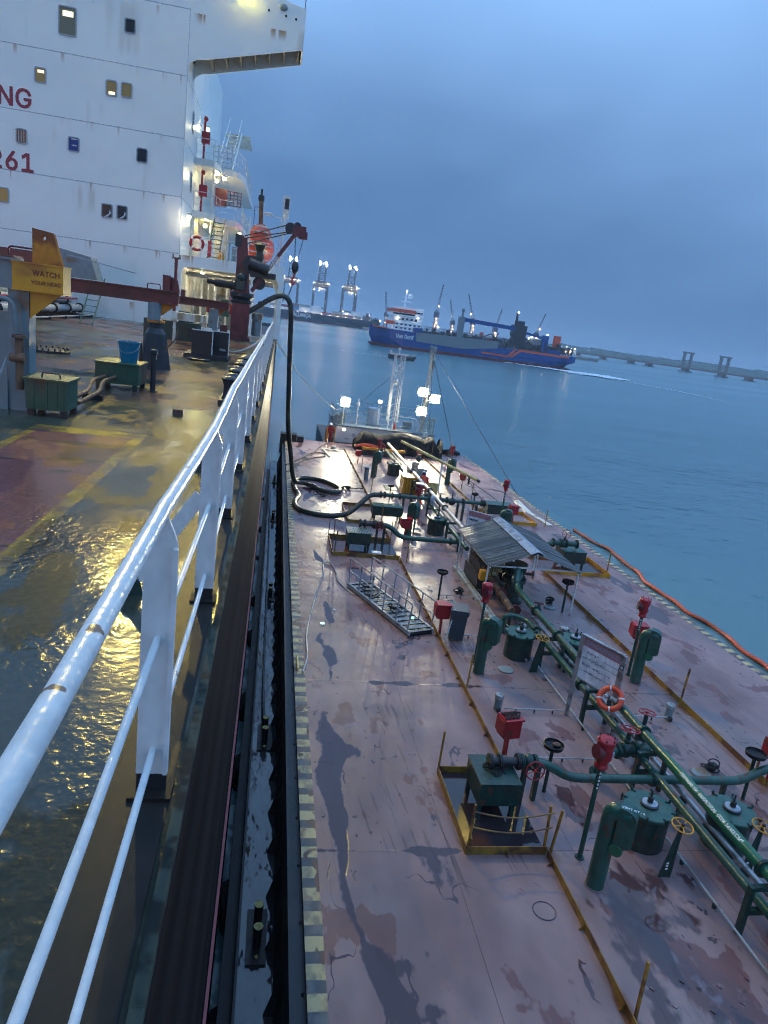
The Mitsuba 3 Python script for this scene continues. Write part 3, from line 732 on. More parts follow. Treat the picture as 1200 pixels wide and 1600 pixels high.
# ------------------------------------------------------------------ hose handling crane
cr = Thing('deck_crane', 'maroon hose crane with slanting twin jib at the tanker deck edge', 'crane', frame=ST, pos=(-1.89, 34.6, 0))
cr.add('pedestal', cat(b2(-0.42, 0.40, -0.40, 0.40, SD, 11.95, 0.06), b2(-0.52, 0.50, -0.5, 0.5, SD, SD + 0.14, 0.02)), 'maroon_paint', smooth=False)
cr.add('slew_ring', lathe([(0, 11.95), (0.50, 11.95), (0.53, 12.02), (0.44, 12.12), (0.56, 12.25), (0.56, 12.42), (0, 12.42)], 22), 'dark_steel')
cr.add('column', ext(Polygon([(-0.38, 12.4), (0.34, 12.4), (0.24, 13.3), (0.06, 14.85), (-0.36, 14.85), (-0.34, 13.3)]), 0.5, (0, 0.25, 0), (1, 0, 0), (0, 0, 1)), 'maroon_paint', smooth=False)
cr.add('column_head', b2(-0.46, -0.18, -0.28, 0.28, 14.45, 14.98, 0.04), 'dark_steel', smooth=False)
for d in (-0.22, 0.22):
    j = cr.add('jib', bar((0.42, d, 12.55), (2.28, d * 0.45, 15.45), 0.10, 0.17, 0.01), 'maroon_paint', smooth=False)
cr.add('jib_brace', cat(*[bar((0.42 + 1.86 * s_, -0.22 + 0.1 * s_, 12.55 + 2.9 * s_), (0.42 + 1.86 * (s_ + 0.12), 0.22 - 0.1 * s_, 12.55 + 2.9 * (s_ + 0.12)), 0.04, 0.06) for s_ in (0.05, 0.3, 0.55, 0.8)]), 'maroon_paint', smooth=False)
cr.add('jib_head', cat(b2(2.12, 2.72, -0.22, 0.22, 15.25, 15.72, 0.06), b2(2.40, 2.80, -0.16, 0.16, 15.18, 15.5, 0.05)), 'maroon_paint', smooth=False)
cr.add('sheave', cat(disc_on((1.98, -0.16, 15.58), (0, 1, 0), 0.24, 0.10), disc_on((1.98, 0.16, 15.58), (0, 1, 0), 0.24, 0.10), disc_on((2.3, 0, 15.72), (0, 1, 0), 0.17, 0.2)), 'dark_steel')
cr.add('winch', cat(tube([(0.35, -0.3, 13.72), (0.35, 0.3, 13.72)], 0.34, 16), disc_on((0.35, -0.34, 13.72), (0, 1, 0), 0.42, 0.06), tube([(0.25, -0.45, 13.75), (1.15, -0.45, 13.55)], 0.26, 14), b2(0.3, 1.5, -0.4, 0.3, 13.2, 13.45, 0.03)), 'dark_steel')
cr.add('motor', cat(tube([(-0.35, -0.3, 12.72), (-1.25, -0.3, 12.75)], 0.20, 14), tube([(-1.25, -0.3, 12.75), (-1.6, -0.3, 12.77)], 0.13, 12), disc_on((-0.5, -0.3, 12.72), (1, 0, 0), 0.26, 0.08)), 'dark_steel')
cr.add('valve_block', cat(b2(-0.28, 0.12, -0.5, -0.28, 12.55, 13.05, 0.05), ball((-0.05, -0.4, 13.1), (0.24, 0.18, 0.2))), 'green_dark')
cr.add('hose_drum', cat(tube([(0.75, -0.1, 12.95), (0.75, 0.35, 12.95)], 0.26, 14), disc_on((0.75, -0.12, 12.95), (0, 1, 0), 0.3, 0.05)), 'dark_steel')
cr.add('control_box', b2(-0.92, -0.56, -0.30, 0.0, 11.25, 12.0, 0.02), 'green_box', smooth=False, label='pale green control cabinet on the pedestal')
for a, b_ in (((-0.3, -0.1, 14.85), (1.9, -0.1, 15.72)), ((-0.3, 0.12, 14.80), (2.0, 0.12, 15.45)), ((-0.3, 0.0, 14.5), (1.95, 0.0, 15.36))):
    cr.add('cable', tube([a, b_], 0.03, 6), 'wire_dark')
cr.add('lettering', text('CRANE', 0.16, (1.18, -0.28, 13.60), (0.54, 0, 0.842), (-0.842, 0, 0.54)), 'letter_white', smooth=False)
cr.add('fall_wire', cat(tube([(2.25, 0, 15.25), (2.32, 0, 14.1)], 0.02, 5), tube([(2.62, 0, 15.2), (2.40, 0, 14.0)], 0.015, 5)), 'wire_dark')
h = cr.add('hook_block', ball((2.36, 0, 13.90), (0.17, 0.14, 0.30)), 'dark_steel')
cr.add('hook', tube(spline([(2.36, 0, 13.62), (2.30, 0, 13.4), (2.26, 0, 13.22), (2.34, 0, 13.12), (2.40, 0, 13.25)]), 0.045, 8), 'red_paint', under=h)
t = Thing('sling', 'thin dark sling from the crane hook to the top of the black hose', 'sling', frame=ST)
t.solo(tube(spline([(0.42, 34.6, 13.15), (0.36, 34.6, 12.9), (0.28, 34.6, 12.6)]), 0.03, 6), 'wire_dark')
t = Thing('green_net', 'green net bundle hung in front of the lifeboat', 'net', frame=ST)
t.solo(lathe([(0, 13.95), (0.16, 13.98), (0.22, 14.2), (0.16, 14.45), (0.30, 14.78), (0.22, 14.85), (0, 14.86)], 12, (-1.27, 36.2, 0.0)), 'green_box')
t = Thing('deck_locker', 'small maroon locker low beside the crane pedestal', 'locker', frame=ST)
t.solo(b2(-2.75, -2.45, 33.9, 34.4, SD, 10.85, 0.02), 'maroon_paint', smooth=False)
t = Thing('life_raft_canister', 'grey canister on the deck right of the crane pedestal', 'canister', frame=ST)
t.add('body', cyl((-1.12, 35.0, SD + 0.25), 0.24, 0.75, 16, 0.04), 'grey_post'); t.add('cap', cyl((-1.12, 35.0, SD + 1.0), 0.27, 0.35, 16, 0.05), 'grey_post')

# ------------------------------------------------------------------ the tanker's accommodation block
ac = Thing('accommodation_block', 'tall white accommodation block with small windows, red letters and an overhanging bridge wing', 'ship superstructure', frame=ST)
FY = 40.0
ac.add('front_wall', b2(-22, -5.60, FY, FY + 0.3, SD, 27.4), 'white_steel', smooth=False)
ac.add('side_wall', cat(b2(-5.9, -5.601, FY + 0.301, 46.0, 13.95, 25.9), b2(-6.1, -5.75, 46.001, 60, 13.95, 27.0)), 'white_steel', smooth=False)
seams = [b2(-22, -5.598, FY - 0.006, FY + 0.01, z - 0.018, z + 0.018) for z in (14.04, 16.83, 19.61, 22.45, 25.36)]
seams += [b2(-5.601, -5.594, FY + 0.0, 46, z - 0.018, z + 0.018) for z in (16.80, 19.58, 22.42)] + [b2(-5.612, -5.594, FY - 0.006, FY + 0.012, 14, 25.4)]
ac.add('seam', cat(*seams), 'seam_line', smooth=False)
wins = [(-11.64, -10.87, 23.23, 24.41, 'glass_olive', 'top', 'large olive lit window high on the white front'), (-8.62, -8.15, 23.84, 24.43, 'glass_dark', None, None), (-12.73, -12.25, 21.0, 21.61, 'glass_amber', 'top', 'lit amber window'),
        (-9.43, -8.95, 20.97, 21.62, 'glass_amber', 'bottom', 'lit amber window'), (-8.71, -8.23, 21.02, 21.63, 'glass_amber', None, 'amber curtained window'), (-13.61, -13.15, 18.14, 18.77, 'glass_dark', 'bars', None),
        (-11.18, -10.69, 18.17, 18.79, 'glass_blue', 'blind', 'blue curtained window'), (-7.89, -7.40, 18.18, 18.81, 'glass_dark', None, None), (-9.54, -9.04, 15.30, 15.93, 'glass_dark', 'smear', 'dark window with paint smears'),
        (-8.79, -8.30, 15.32, 15.96, 'glass_dark', 'smear', 'dark window with paint smears'), (-14.53, -14.03, 15.3, 15.95, 'glass_amber', None, 'amber curtained window')]
for x0, x1, z0, z1, g, extra, lab in wins:
    o, i = rbox(x0 - 0.035, x1 + 0.035, z0 - 0.035, z1 + 0.035, 0.10), rbox(x0 + 0.015, x1 - 0.015, z0 + 0.015, z1 - 0.015, 0.07)
    w = ac.add('window', wall_poly(o, 0.05, FY - 0.05, [i]), 'seam_line', smooth=False, label=lab)
    ac.add('pane', wall_poly(i, 0.012, FY - 0.02), g, smooth=False, under=w)
    cx, h = (x0 + x1) / 2, z1 - z0
    if extra in ('top', 'bottom'):
        zz = z1 - h * 0.24 if extra == 'top' else z0 + h * 0.17
        ac.add('lit_lamp', box((cx + 0.02, FY - 0.026, zz), ((x1 - x0) * 0.62, 0.010, h * 0.20), 0.004), 'lamp_glow', smooth=False, under=w, **lamp((1, 0.86, 0.36), 0.10, 0.1))
    if extra == 'bars':
        for k in range(3):
            ac.add('curtain_fold', b2(x0 + 0.08 + k * 0.12, x0 + 0.12 + k * 0.12, FY - 0.03, FY - 0.022, z0 + 0.04, z1 - 0.04), 'seam_line', smooth=False, under=w)
    if extra == 'blind':
        ac.add('card', b2(x0 + 0.12, x1 - 0.08, FY - 0.03, FY - 0.022, z1 - 0.10, z1 - 0.05), 'white_paint', smooth=False, under=w)
        ac.add('card', b2(x0 + 0.16, x1 - 0.1, FY - 0.03, FY - 0.022, z0 + 0.24, z0 + 0.29), 'white_paint', smooth=False, under=w)
    if extra == 'smear':
        q = Polygon([(x0 + 0.1, z0 + 0.02), (x1 - 0.2, z0 + 0.05), (x1 - 0.05, z0 + 0.25), (x1 - 0.12, z0 + 0.4), (x1 - 0.16, z0 + 0.18), (x0 + 0.22, z0 + 0.10)])
        ac.add('paint_smear', ext(q, 0.006, (0, FY - 0.022, 0), (1, 0, 0), (0, 0, 1)), 'white_paint', smooth=False, under=w)
for yy, z0, z1 in ((42.6, 20.45, 21.55), (42.9, 17.55, 18.6)):
    w = ac.add('window', b2(-5.602, -5.57, yy, yy + 0.55, z0, z1), 'seam_line', smooth=False)
    ac.add('pane', b2(-5.571, -5.560, yy + 0.06, yy + 0.49, z0 + 0.06, z1 - 0.06), 'glass_dark', smooth=False, under=w)
nm = text('NO SMOKING', 0.80, (0, FY - 0.012, 19.76), (1, 0, 0), (0, 0, 1), 0.012)
ac.add('lettering', (nm[0] + [-12.91 - nm[0][:, 0].max(), 0, 0], nm[1]), 'letter_red', smooth=False)
nm = text('261', 0.83, (0, FY - 0.012, 16.87), (1, 0, 0), (0, 0, 1), 0.012)
ac.add('lettering', (nm[0] + [-12.83 - nm[0][:, 0].max(), 0, 0], nm[1]), 'letter_red', smooth=False)
# bridge wing: front plate, hollow underside with ribs
ax = [(-5.60, 22.8)] + [(-5.60 + 0.82 * (1 - math.cos(a)), 22.8 + 0.52 * math.sin(a)) for a in np.linspace(0.25, math.pi / 2, 6)] + [(-4.3, 23.45), (-0.05, 24.58), (-0.03, 26.36), (-5.60, 27.4)]
w = ac.add('bridge_wing', cat(wall_poly(ax, 0.06, FY), ext(Polygon([(x, z) for x, z in ax]), 0.06, (0, 42.3, 0), (1, 0, 0), (0, 0, 1))), 'white_steel', smooth=False)
lo = [(x, z) for x, z in ax[:-2]]
sof = [(np.array([[x0, FY + .06, z0 + .75], [x1, FY + .06, z1 + .75], [x1, 42.24, z1 + .75], [x0, 42.24, z0 + .75]]), np.array([[0, 1, 2], [0, 2, 3]])) for (x0, z0), (x1, z1) in zip(lo, lo[1:])]
ac.add('soffit', cat(*sof), 'soffit_tan', smooth=False, under=w)
for x in np.arange(-4.6, -0.1, 0.72):
    z = np.interp(x, [p[0] for p in lo], [p[1] for p in lo])
    ac.add('rib', b2(x, x + 0.05, FY + 0.061, 42.239, z + 0.10, z + 0.8), 'soffit_tan', smooth=False, under=w)
ac.add('end_plate', b2(-0.12, -0.04, FY - 0.001, 42.301, 24.55, 26.35), 'white_steel', smooth=False, under=w)
ac.add('wing_rail', cat(tube([(-0.1, FY + 0.1, 26.35), (-0.1, FY + 0.1, 27.3)], 0.025, 6), tube([(-3.2, FY + 0.1, 26.95), (-0.1, FY + 0.1, 27.2)], 0.02, 6), ball((-1.15, FY - 0.02, 26.24), (0.2, 0.12, 0.16))), 'grey_post', under=w)
for x, z in ((-1.85, 26.0), (-1.0, 25.9), (-0.5, 25.85)):
    ac.add('drain', disc_on((x, FY - 0.01, z), (0, 1, 0), 0.06, 0.04, 10), 'dark_steel', under=w)
# poop front: plate with rounded openings, slab and pillars
scr = [(-5.595, SD), (-5.595, 14.0), (-0.03, 14.09), (-0.03, SD)]
h1 = rbox(-5.45, -1.75, 10.4, 13.44, 0.35); h2 = rbox(-1.5, -0.28, 10.4, 13.46, 0.30)
p = ac.add('poop_front', wall_poly(scr, 0.14, FY + 0.02, [h1, h2]), 'white_steel', smooth=False)
ac.add('poop_deck', b2(-5.59, -0.03, FY + 0.161, 60, 13.62, 13.98), 'cream_paint', smooth=False)
ac.add('back_wall', b2(-5.59, -2.4, 50, 50.2, SD, 13.6), 'cream_paint', smooth=False)
ac.add('inner_wall', b2(-5.59, -5.45, FY + 0.162, 50, SD, 13.6), 'cream_paint', smooth=False)
for y in np.arange(42.5, 60, 2.6):
    ac.add('pillar', cat(b2(-0.42, -0.28, y, y + 0.2, SD, 13.6), ext(Polygon([(-0.9, 13.6), (-0.42, 13.6), (-0.42, 13.0)]), 0.1, (0, y + 0.15, 0), (1, 0, 0), (0, 0, 1))), 'cream_paint', smooth=False)
for y in np.arange(41.5, 50, 1.7):
    ac.add('deck_beam', b2(-5.4, -0.3, y, y + 0.1, 13.4, 13.615), 'cream_paint', smooth=False)
ac.add('overhead_pipes', cat(*[tube([(-5.4, 41 + k * 0.5, 13.1 + 0.1 * (k % 2)), (-0.6, 41 + k * 0.5, 13.1 + 0.1 * (k % 2))], 0.04 + 0.02 * (k % 3), 8) for k in range(6)]), 'grey_steel')
ac.add('standing_pipes', cat(*[tube([(x, 43 + (k % 3), SD), (x, 43 + (k % 3), 13.5)], 0.05 + 0.03 * (k % 2), 8) for k, x in enumerate((-5.1, -4.8, -4.5, -3.9, -3.3, -2.9))]), 'white_paint')
ac.add('door', b2(-4.5, -3.7, 49.94, 49.99, SD + 0.3, 12.3), 'grey_steel', smooth=False)
ac.add('extinguisher', cat(cyl((-4.15, 42.0, 11.2), 0.09, 0.6, 10), cyl((-3.0, 44.0, 11.2), 0.09, 0.6, 10)), 'red_paint')
ac.add('notice', b2(-2.9, -2.3, 40.6, 40.63, 11.9, 12.6), 'sign_pink', smooth=False)
for m_ in (b2(-5.3, -4.4, 45, 47, SD, 11.6, 0.05), b2(-3.6, -2.8, 46, 48, SD, 11.9, 0.05), cyl((-2.2, 44, SD), 0.3, 1.3), b2(-4.0, -3.4, 41.2, 41.9, SD, 11.4, 0.04)):
    ac.add('machine', m_, 'grey_post', smooth=False)


def rails(path, z, hgt=1.05, posts=1.1, r=0.02, n=3):
    """Stanchions and level rails along a path of (x, y)."""
    m = []
    for k in range(n):
        m.append(tube([(x, y, z + hgt * (k + 1) / n) for x, y in path], r if k == n - 1 else r * 0.7, 6))
    for (x0, y0), (x1, y1) in zip(path, path[1:]):
        L = math.hypot(x1 - x0, y1 - y0)
        c = max(1, int(round(L / posts)))
        for j in range(c + 1):
            t = j / c
            m.append(tube([(x0 + (x1 - x0) * t, y0 + (y1 - y0) * t, z), (x0 + (x1 - x0) * t, y0 + (y1 - y0) * t, z + hgt)], r, 6))
    return cat(*m)


ac.add('deck_railing', rails([(-5.6, FY + 0.1), (-0.1, FY + 0.1), (-0.1, 58)], 14.0), 'white_paint')
for z in (16.72, 19.52):
    b_ = ac.add('balcony', cat(b2(-5.6, -4.45, 44.0, 60, z - 0.36, z), ext(Polygon([(-4.45, 44.0), (-4.2, 46.0), (-3.25, 46.3), (-2.95, 48.2), (-2.95, 60), (-4.45, 60)]), 0.36, (0, 0, z - 0.36), (1, 0, 0), (0, 1, 0))), 'white_paint', smooth=False)
    ac.add('railing', rails([(-5.5, 44.05), (-4.45, 44.05), (-4.2, 46.05), (-3.3, 46.35), (-3.0, 48.25), (-3.0, 58)], z), 'white_paint', under=b_)
    ac.add('post', tube([(-4.6, 45.4, z - 2.8), (-4.6, 45.4, z - 0.361)], 0.06, 8), 'white_paint', under=b_)
    ac.add('fire_pipe', cat(tube([(-5.15, 44.6, z), (-5.15, 44.6, z + 2.3)], 0.06, 8), b2(-5.3, -4.85, 44.5, 44.8, z + 0.9, z + 1.5, 0.03), ball((-5.1, 44.55, z + 2.15), 0.13)), 'red_paint', under=b_)
ac.add('stair', cat(*[bar((x, 46.2, 19.5), (x - 0.05 + 0.1, 51.5, 22.6), 0.06, 0.22) for x in (-4.35, -3.6)], *[b2(-4.35, -3.6, 46.5 + 0.5 * k, 46.7 + 0.5 * k, 19.75 + 0.29 * k, 19.78 + 0.29 * k) for k in range(10)]), 'white_paint', smooth=False)
ac.add('stair_rail', cat(*[tube([(x, 46.2, 20.4), (x, 51.5, 23.5)], 0.025, 6) for x in (-4.35, -3.6)]), 'white_paint')
ac.add('upper_platform', cat(b2(-4.6, -3.0, 51.5, 55, 22.4, 22.6)), 'cream_paint', smooth=False)
ac.add('lattice', cat(*[tube([(-4.9 + 0.28 * k, 47.5, 19.6), (-4.9 + 0.28 * k, 47.5, 21.0)], 0.02, 5) for k in range(5)], *[tube([(-4.9, 47.5, 19.8 + 0.28 * k), (-3.8, 47.5, 19.8 + 0.28 * k)], 0.02, 5) for k in range(5)]), 'grey_post')
ac.add('basket', cat(*[tube([(-3.9 + 0.22 * k, 46.8, 17.6), (-3.9 + 0.22 * k, 46.8, 18.4)], 0.025, 5) for k in range(5)], *[tube([(-3.9, 46.8, 17.6 + 0.2 * k), (-3.0, 46.8, 17.6 + 0.2 * k)], 0.025, 5) for k in range(5)], b2(-4.6, -3.9, 46.8, 47.2, 17.5, 18.5)), 'maroon_paint', smooth=False)
ac.add('lower_stair', cat(*[bar((x, 42.0, 14.0), (x, 45.0, 16.6), 0.05, 0.2) for x in (-4.35, -3.75)], *[b2(-4.35, -3.75, 42.2 + 0.3 * k, 42.35 + 0.3 * k, 14.2 + 0.26 * k, 14.24 + 0.26 * k) for k in range(9)]), 'green_box', smooth=False)
ac.add('lit_bulkhead', cat(b2(-4.4, -3.6, 46.0, 46.05, 14.0, 16.3), b2(-5.6, -5.4, 44, 46, 14.0, 16.3)), 'cream_paint', smooth=False)
ac.add('fire_box', b2(-4.30, -4.10, 41.4, 41.6, 14.2, 15.0), 'red_paint', smooth=False)
ac.add('yellow_drum', cyl((-3.55, 41.5, 14.0), 0.16, 0.5, 12), 'yellow_paint')
ac.add('locker', b2(-3.1, -2.85, 43, 43.4, 14.0, 15.0, 0.02), 'grey_post', smooth=False); ac.add('post', b2(-3.3, -3.2, 43, 43.1, 14.0, 15.2), 'grey_post', smooth=False)
# lamps that hang on it
def deck_lamp(x, y, z, lab, power, col, group='lamps on the accommodation block', r=0.10, w=1.0, arm=(0, 0.3, 0)):
    t = Thing('deck_lamp', lab, 'lamp', group, frame=ST, pos=(x, y, z))
    t.add('housing', cat(*([cyl((0, 0, 0.02), r * 1.15, 0.10, 12)] if r < 0.12 else [box((0, 0.03, 0), (r * 3, 0.14, r * 2.6), 0.02)]), tube([(0, 0, 0.08), (arm[0], arm[1], 0.08 + arm[2])], 0.025, 6)), 'lamp_body')
    if r > 0.12:
        a = np.linspace(0, np.pi / 2, 6)
        v, f = disc_on((0, -0.05, -0.02), (0, -1, -0.09), r * 1.25, 0.004, 16)
        t.add('bulb', (v, f), 'lamp_glow', **lamp(col, power, w))
    else:
        t.add('bulb', ball((0, 0, -r * 0.55), r, 8), 'lamp_glow', **lamp(col, power, w))
    return t


LP = 0.9
deck_lamp(-3.35, FY - 1.1, 26.9, 'floodlight on the front of the bridge wing, just above the picture', 900 * LP, SODIUM, r=0.14, w=4, arm=(0, 1.1, 0.2))
deck_lamp(-7.6, FY - 1.1, 26.9, 'second floodlight on the bridge front, above the picture', 700 * LP, SODIUM, r=0.14, w=4, arm=(0, 1.1, 0.2))
deck_lamp(-2.95, FY - 0.28, 26.62, 'small yellow lamp on top of the bridge wing front', 11, (1, 0.90, 0.12), w=1, arm=(0, 0.3, 0))
deck_lamp(-5.15, FY - 0.30, 15.95, 'bracket lamp at the corner of the white block above the lifebuoy', 12, WARM, w=2, arm=(0, 0.4, 0))
deck_lamp(-4.55, 47.0, 18.95, 'lamp under the upper balcony', 10, (1, 0.86, 0.36), arm=(0, 0, 0.1))
deck_lamp(-4.9, 45.2, 16.15, 'lamp under the lower balcony beside the stair', 12, (1, 0.90, 0.30), arm=(0, 0, 0.1))
deck_lamp(-3.0, 47.5, 16.15, 'lamp under the outer edge of the lower balcony', 12, (1, 0.90, 0.30), arm=(0, 0, 0.1))
deck_lamp(-4.6, 42.3, 13.28, 'lamp under the poop deck, left', 4 * 5.625, WARM, arm=(0, 0, 0.2))
deck_lamp(-2.6, 43.6, 13.28, 'lamp under the poop deck, middle', 4 * 4.5, WARM, arm=(0, 0, 0.2))
deck_lamp(-1.0, 45.5, 13.28, 'lamp under the poop deck, right, by the pillars', 4 * 3.375, WARM, arm=(0, 0, 0.2))

deck_lamp(-4.0, 45.6, 18.95, 'second lamp under the upper balcony, by its step', 9, (1, 0.88, 0.4), arm=(0, 0, 0.1))
deck_lamp(-5.2, 46.5, 21.6, 'lamp on the white side wall above the upper balcony', 7, (1, 0.88, 0.4), arm=(-0.4, 0, 0))
t = Thing('lifebuoy', 'red and white lifebuoy on the poop deck rail of the white block', 'lifebuoy', frame=ST)
t.add('ring', torus((-4.72, FY + 0.0, 14.68), (0, 1, 0), 0.33, 0.075, 24, 10), 'red_paint')
for a in (0.8, 2.36, 3.9, 5.5):
    cx, cz = -4.72 + 0.33 * math.cos(a), 14.68 + 0.33 * math.sin(a)
    t.add('band', tube([(cx - 0.05 * math.sin(a), FY, cz + 0.05 * math.cos(a)), (cx + 0.05 * math.sin(a), FY, cz - 0.05 * math.cos(a))], 0.079, 10), 'white_paint')

lb = Thing('lifeboat', 'orange red enclosed lifeboat with white straps behind the crane', 'lifeboat', frame=ST, pos=(-1.65, 44, 0))
st_ = [(-0.15, 0.05), (0, 0.62), (0.5, 0.93), (1.5, 1.05), (4.0, 1.08), (5.5, 0.85), (6.4, 0.05)]
v, f = lathe([(r * 0.80, z) for z, r in st_], 22)
v = np.stack([v[:, 0], v[:, 2], np.where(v[:, 1] > 0, v[:, 1] * 1.25, v[:, 1] * 1.1) + 15.45], 1)
lb.add('hull', (v, f), 'orange_paint')
lb.add('canopy', (v * [0.88, 0.8, 1] + [0, 0.5, 0.25], f), 'orange_bright')
for z in (14.95, 15.5, 16.1, 16.4):
    lb.add('strap', b2(-0.55 + abs(z - 15.5) * 0.2, 0.62 - abs(z - 15.5) * 0.2, -0.22, 0.35, z, z + 0.04), 'white_paint', smooth=False)
lb.add('white_band', b2(-0.80, 0.80, 0.30, 0.7, 15.72, 15.95), 'white_paint', smooth=False)
t = Thing('davit', 'white davit post with rungs in front of the lifeboat', 'davit', frame=ST)
t.add('post', tube([(-2.22, 43.0, 14.0), (-2.18, 43.0, 16.75)], 0.05, 8), 'white_paint')
for k in range(3):
    t.add('rung', tube([(-2.4, 43.0, 15.3 + 0.5 * k), (-2.0, 43.0, 15.3 + 0.5 * k)], 0.025, 6), 'white_paint')
t = Thing('mast', 'brown post with a dark head rising behind the lifeboat', 'mast', frame=ST)
t.add('post', tube([(-1.72, 51, 14.0), (-1.95, 51, 18.7)], 0.15, 10), 'rusty_steel')
t.add('head', cat(cyl((-1.96, 51, 18.7), 0.20, 0.35, 10), cyl((-1.96, 51, 19.05), 0.07, 0.4, 8), tube([(-2.35, 51, 18.3), (-2.35, 51, 17.0)], 0.02, 5), tube([(-2.35, 51, 18.3), (-1.95, 51, 18.3)], 0.02, 5)), 'dark_steel')
t = Thing('mast', 'white post with a boxed light and a side lamp right of the lifeboat', 'mast', frame=ST)
t.add('post', cat(tube([(-0.45, 46, 14.0), (-0.22, 46, 17.45)], 0.06, 8), tube([(-0.62, 46, 14.0), (-0.42, 46, 17.3)], 0.03, 6), tube([(-0.3, 46, 17.2), (-1.25, 46, 17.35)], 0.03, 6)), 'white_paint')
t.add('box', cat(b2(-0.44, -0.02, 45.9, 46.3, 17.65, 18.55, 0.03), cyl((-0.2, 46.1, 17.3), 0.16, 0.35, 12)), 'white_paint', smooth=False)
t.add('lens', b2(-0.33, -0.08, 45.87, 45.899, 17.8, 18.4), 'dark_steel', smooth=False)
t.add('side_lamp', ball((-1.3, 46, 17.4), (0.28, 0.12, 0.09)), 'white_paint')
t = Thing('flag', 'small red and white flag left of the lifeboat', 'flag', frame=ST)
t.add('staff', tube([(-2.75, 44.5, 14.0), (-2.7, 44.5, 16.7)], 0.03, 6), 'white_paint')
t.add('cloth', cat(b2(-2.72, -2.55, 44.48, 44.5, 15.4, 15.75)), 'red_paint', smooth=False)

# ------------------------------------------------------------------ the bunker barge alongside
BD, XL, XR, YE = 3.2, 1.13, 16.05, 54.5
bg = Thing('bunker_barge', 'bunker barge with wide wet pink deck and striped edges moored alongside', 'barge')
bg.add('deck', (np.array([[XL + 0.28, -8, BD], [XR - 0.28, -8, BD], [XR - 0.28, YE, BD], [XL + 0.28, YE, BD]], float), np.array([[0, 1, 2], [0, 2, 3]])), 'barge_deck_paint', smooth=False)
bg.add('striped_edge', b2(XL, XL + 0.28, -8, YE, BD - 0.12, BD + 0.006, 0.006), 'hazard_paint', smooth=False, label='near deck edge painted in yellow and dark stripes')
bg.add('striped_edge', b2(XR - 0.28, XR, -8, YE, BD - 0.12, BD + 0.006, 0.006), 'hazard_paint', smooth=False, label='far deck edge painted in yellow and dark stripes')
LZ = 1.25
V = np.array([[XL + 0.01, -8, BD - 0.1], [XL + 0.01, YE, BD - 0.1], [0.82, YE, LZ], [0.82, -8, LZ]], float)
bg.add('hull', cat((V, np.array([[0, 1, 2], [0, 2, 3]])), b2(0.2, 0.9, -8, YE, -1.5, LZ - 0.004), b2(0.9, XR - 0.02, -8, YE, -1.5, BD - 0.13), b2(4.3, 14.2, YE, 66, -1.5, 2.95)), 'barge_black', smooth=False)
bg.add('ledge', (np.array([[0.2, -8, LZ], [0.83, -8, LZ], [0.83, YE, LZ], [0.2, YE, LZ]], float), np.array([[0, 1, 2], [0, 2, 3]])), 'ledge_paint', smooth=False, label='low wet steel ledge along the near side')
bg.add('ledge_bar', b2(0.17, 0.215, -8, YE, LZ - 0.08, LZ + 0.03), 'barge_black', smooth=False)
bg.add('rubber_fender', b2(-0.06, 0.169, -8, YE, -0.6, LZ - 0.25, 0.08), 'black_rubber', smooth=False, label='black rubber fender strip in the gap')
for y in np.arange(-2, YE - 0.5, 1.18):
    bg.add('bracket', ext(Polygon([(0.66, LZ), (0.84, LZ), (1.11, BD - 0.11), (1.02, BD - 0.15), (0.84, 1.9)]), 0.05, (0, y, 0), (1, 0, 0), (0, 0, 1)), 'barge_black', smooth=False)
for k, y in enumerate((10.1, 16.3, 26.2, 37.5, 47)):
    t = Thing('double_bollard', ['nearest pair of bollards with yellow tops on the dark ledge', 'second pair of yellow topped bollards, with a rope on it', 'third pair of yellow topped bollards along the ledge', 'fourth pair of bollards along the dark ledge', 'farthest pair of bollards along the dark ledge'][k], 'bollard', 'bollards on the barge ledge', pos=(0.50, y, LZ))
    t.add('base', b2(-0.17, 0.19, -0.62, 0.55, 0, 0.04, 0.01), 'barge_black', smooth=False)
    for d in (-0.24, 0.24):
        p = t.add('post', lathe([(0, 0.04), (0.075, 0.04), (0.075, 0.40), (0.088, 0.42), (0.088, 0.455), (0, 0.455)], 18, (0.02, d, 0)), 'barge_black')
        t.add('cap', lathe([(0.086, 0.457), (0.084, 0.468), (0, 0.468)], 18, (0.02, d, 0)), 'bollard_yellow', under=p)
    t.add('lug', ball((0.02, -0.5, 0.07), 0.035, 6), 'bollard_yellow')
t = Thing('mooring_rope', 'grey rope running along the dark ledge to the second bollards', 'rope')
t.solo(tube(spline([(0.50, 16.5, LZ + 0.30), (0.42, 19, LZ + 0.25), (0.38, 27, LZ + 0.2), (0.30, 40, LZ + 0.4), (0.05, 50, LZ + 1.5)], 12), 0.032, 8), 'rope_fibre')
for y in (5.2, 8.9, 11.6, 15.9, 19.0, 23.7, 27.2, 32.5, 37.0, 43.5):
    t = Thing('tyre_fender', 'black tyre fender hanging between tanker side and barge ledge', 'tyre', 'tyre fenders in the gap between the vessels', pos=(-0.02, y, 0.30 + rnd.uniform(-.15, .1)), rz=rnd.uniform(-6, 6))
    t.solo(torus((0, 0, 0), (1, 0, 0.1), 0.42, 0.17, 22, 8), 'black_rubber')
t = Thing('corner_fender', 'black box fender at the far near corner of the barge deck', 'fender')
t.add('body', cat(b2(0.75, 2.0, 52.9, 53.9, 2.2, BD + 0.55, 0.05)), 'black_rubber', smooth=False); t.add('plate', b2(2.05, 2.55, 53.0, 53.8, BD, BD + 0.42, 0.03), 'barge_black', smooth=False)
t = Thing('tyre_fender', 'tyre fender lying at the far right end of the barge', 'tyre', 'tyre fenders in the gap between the vessels')
labels[t.key].pop('group')
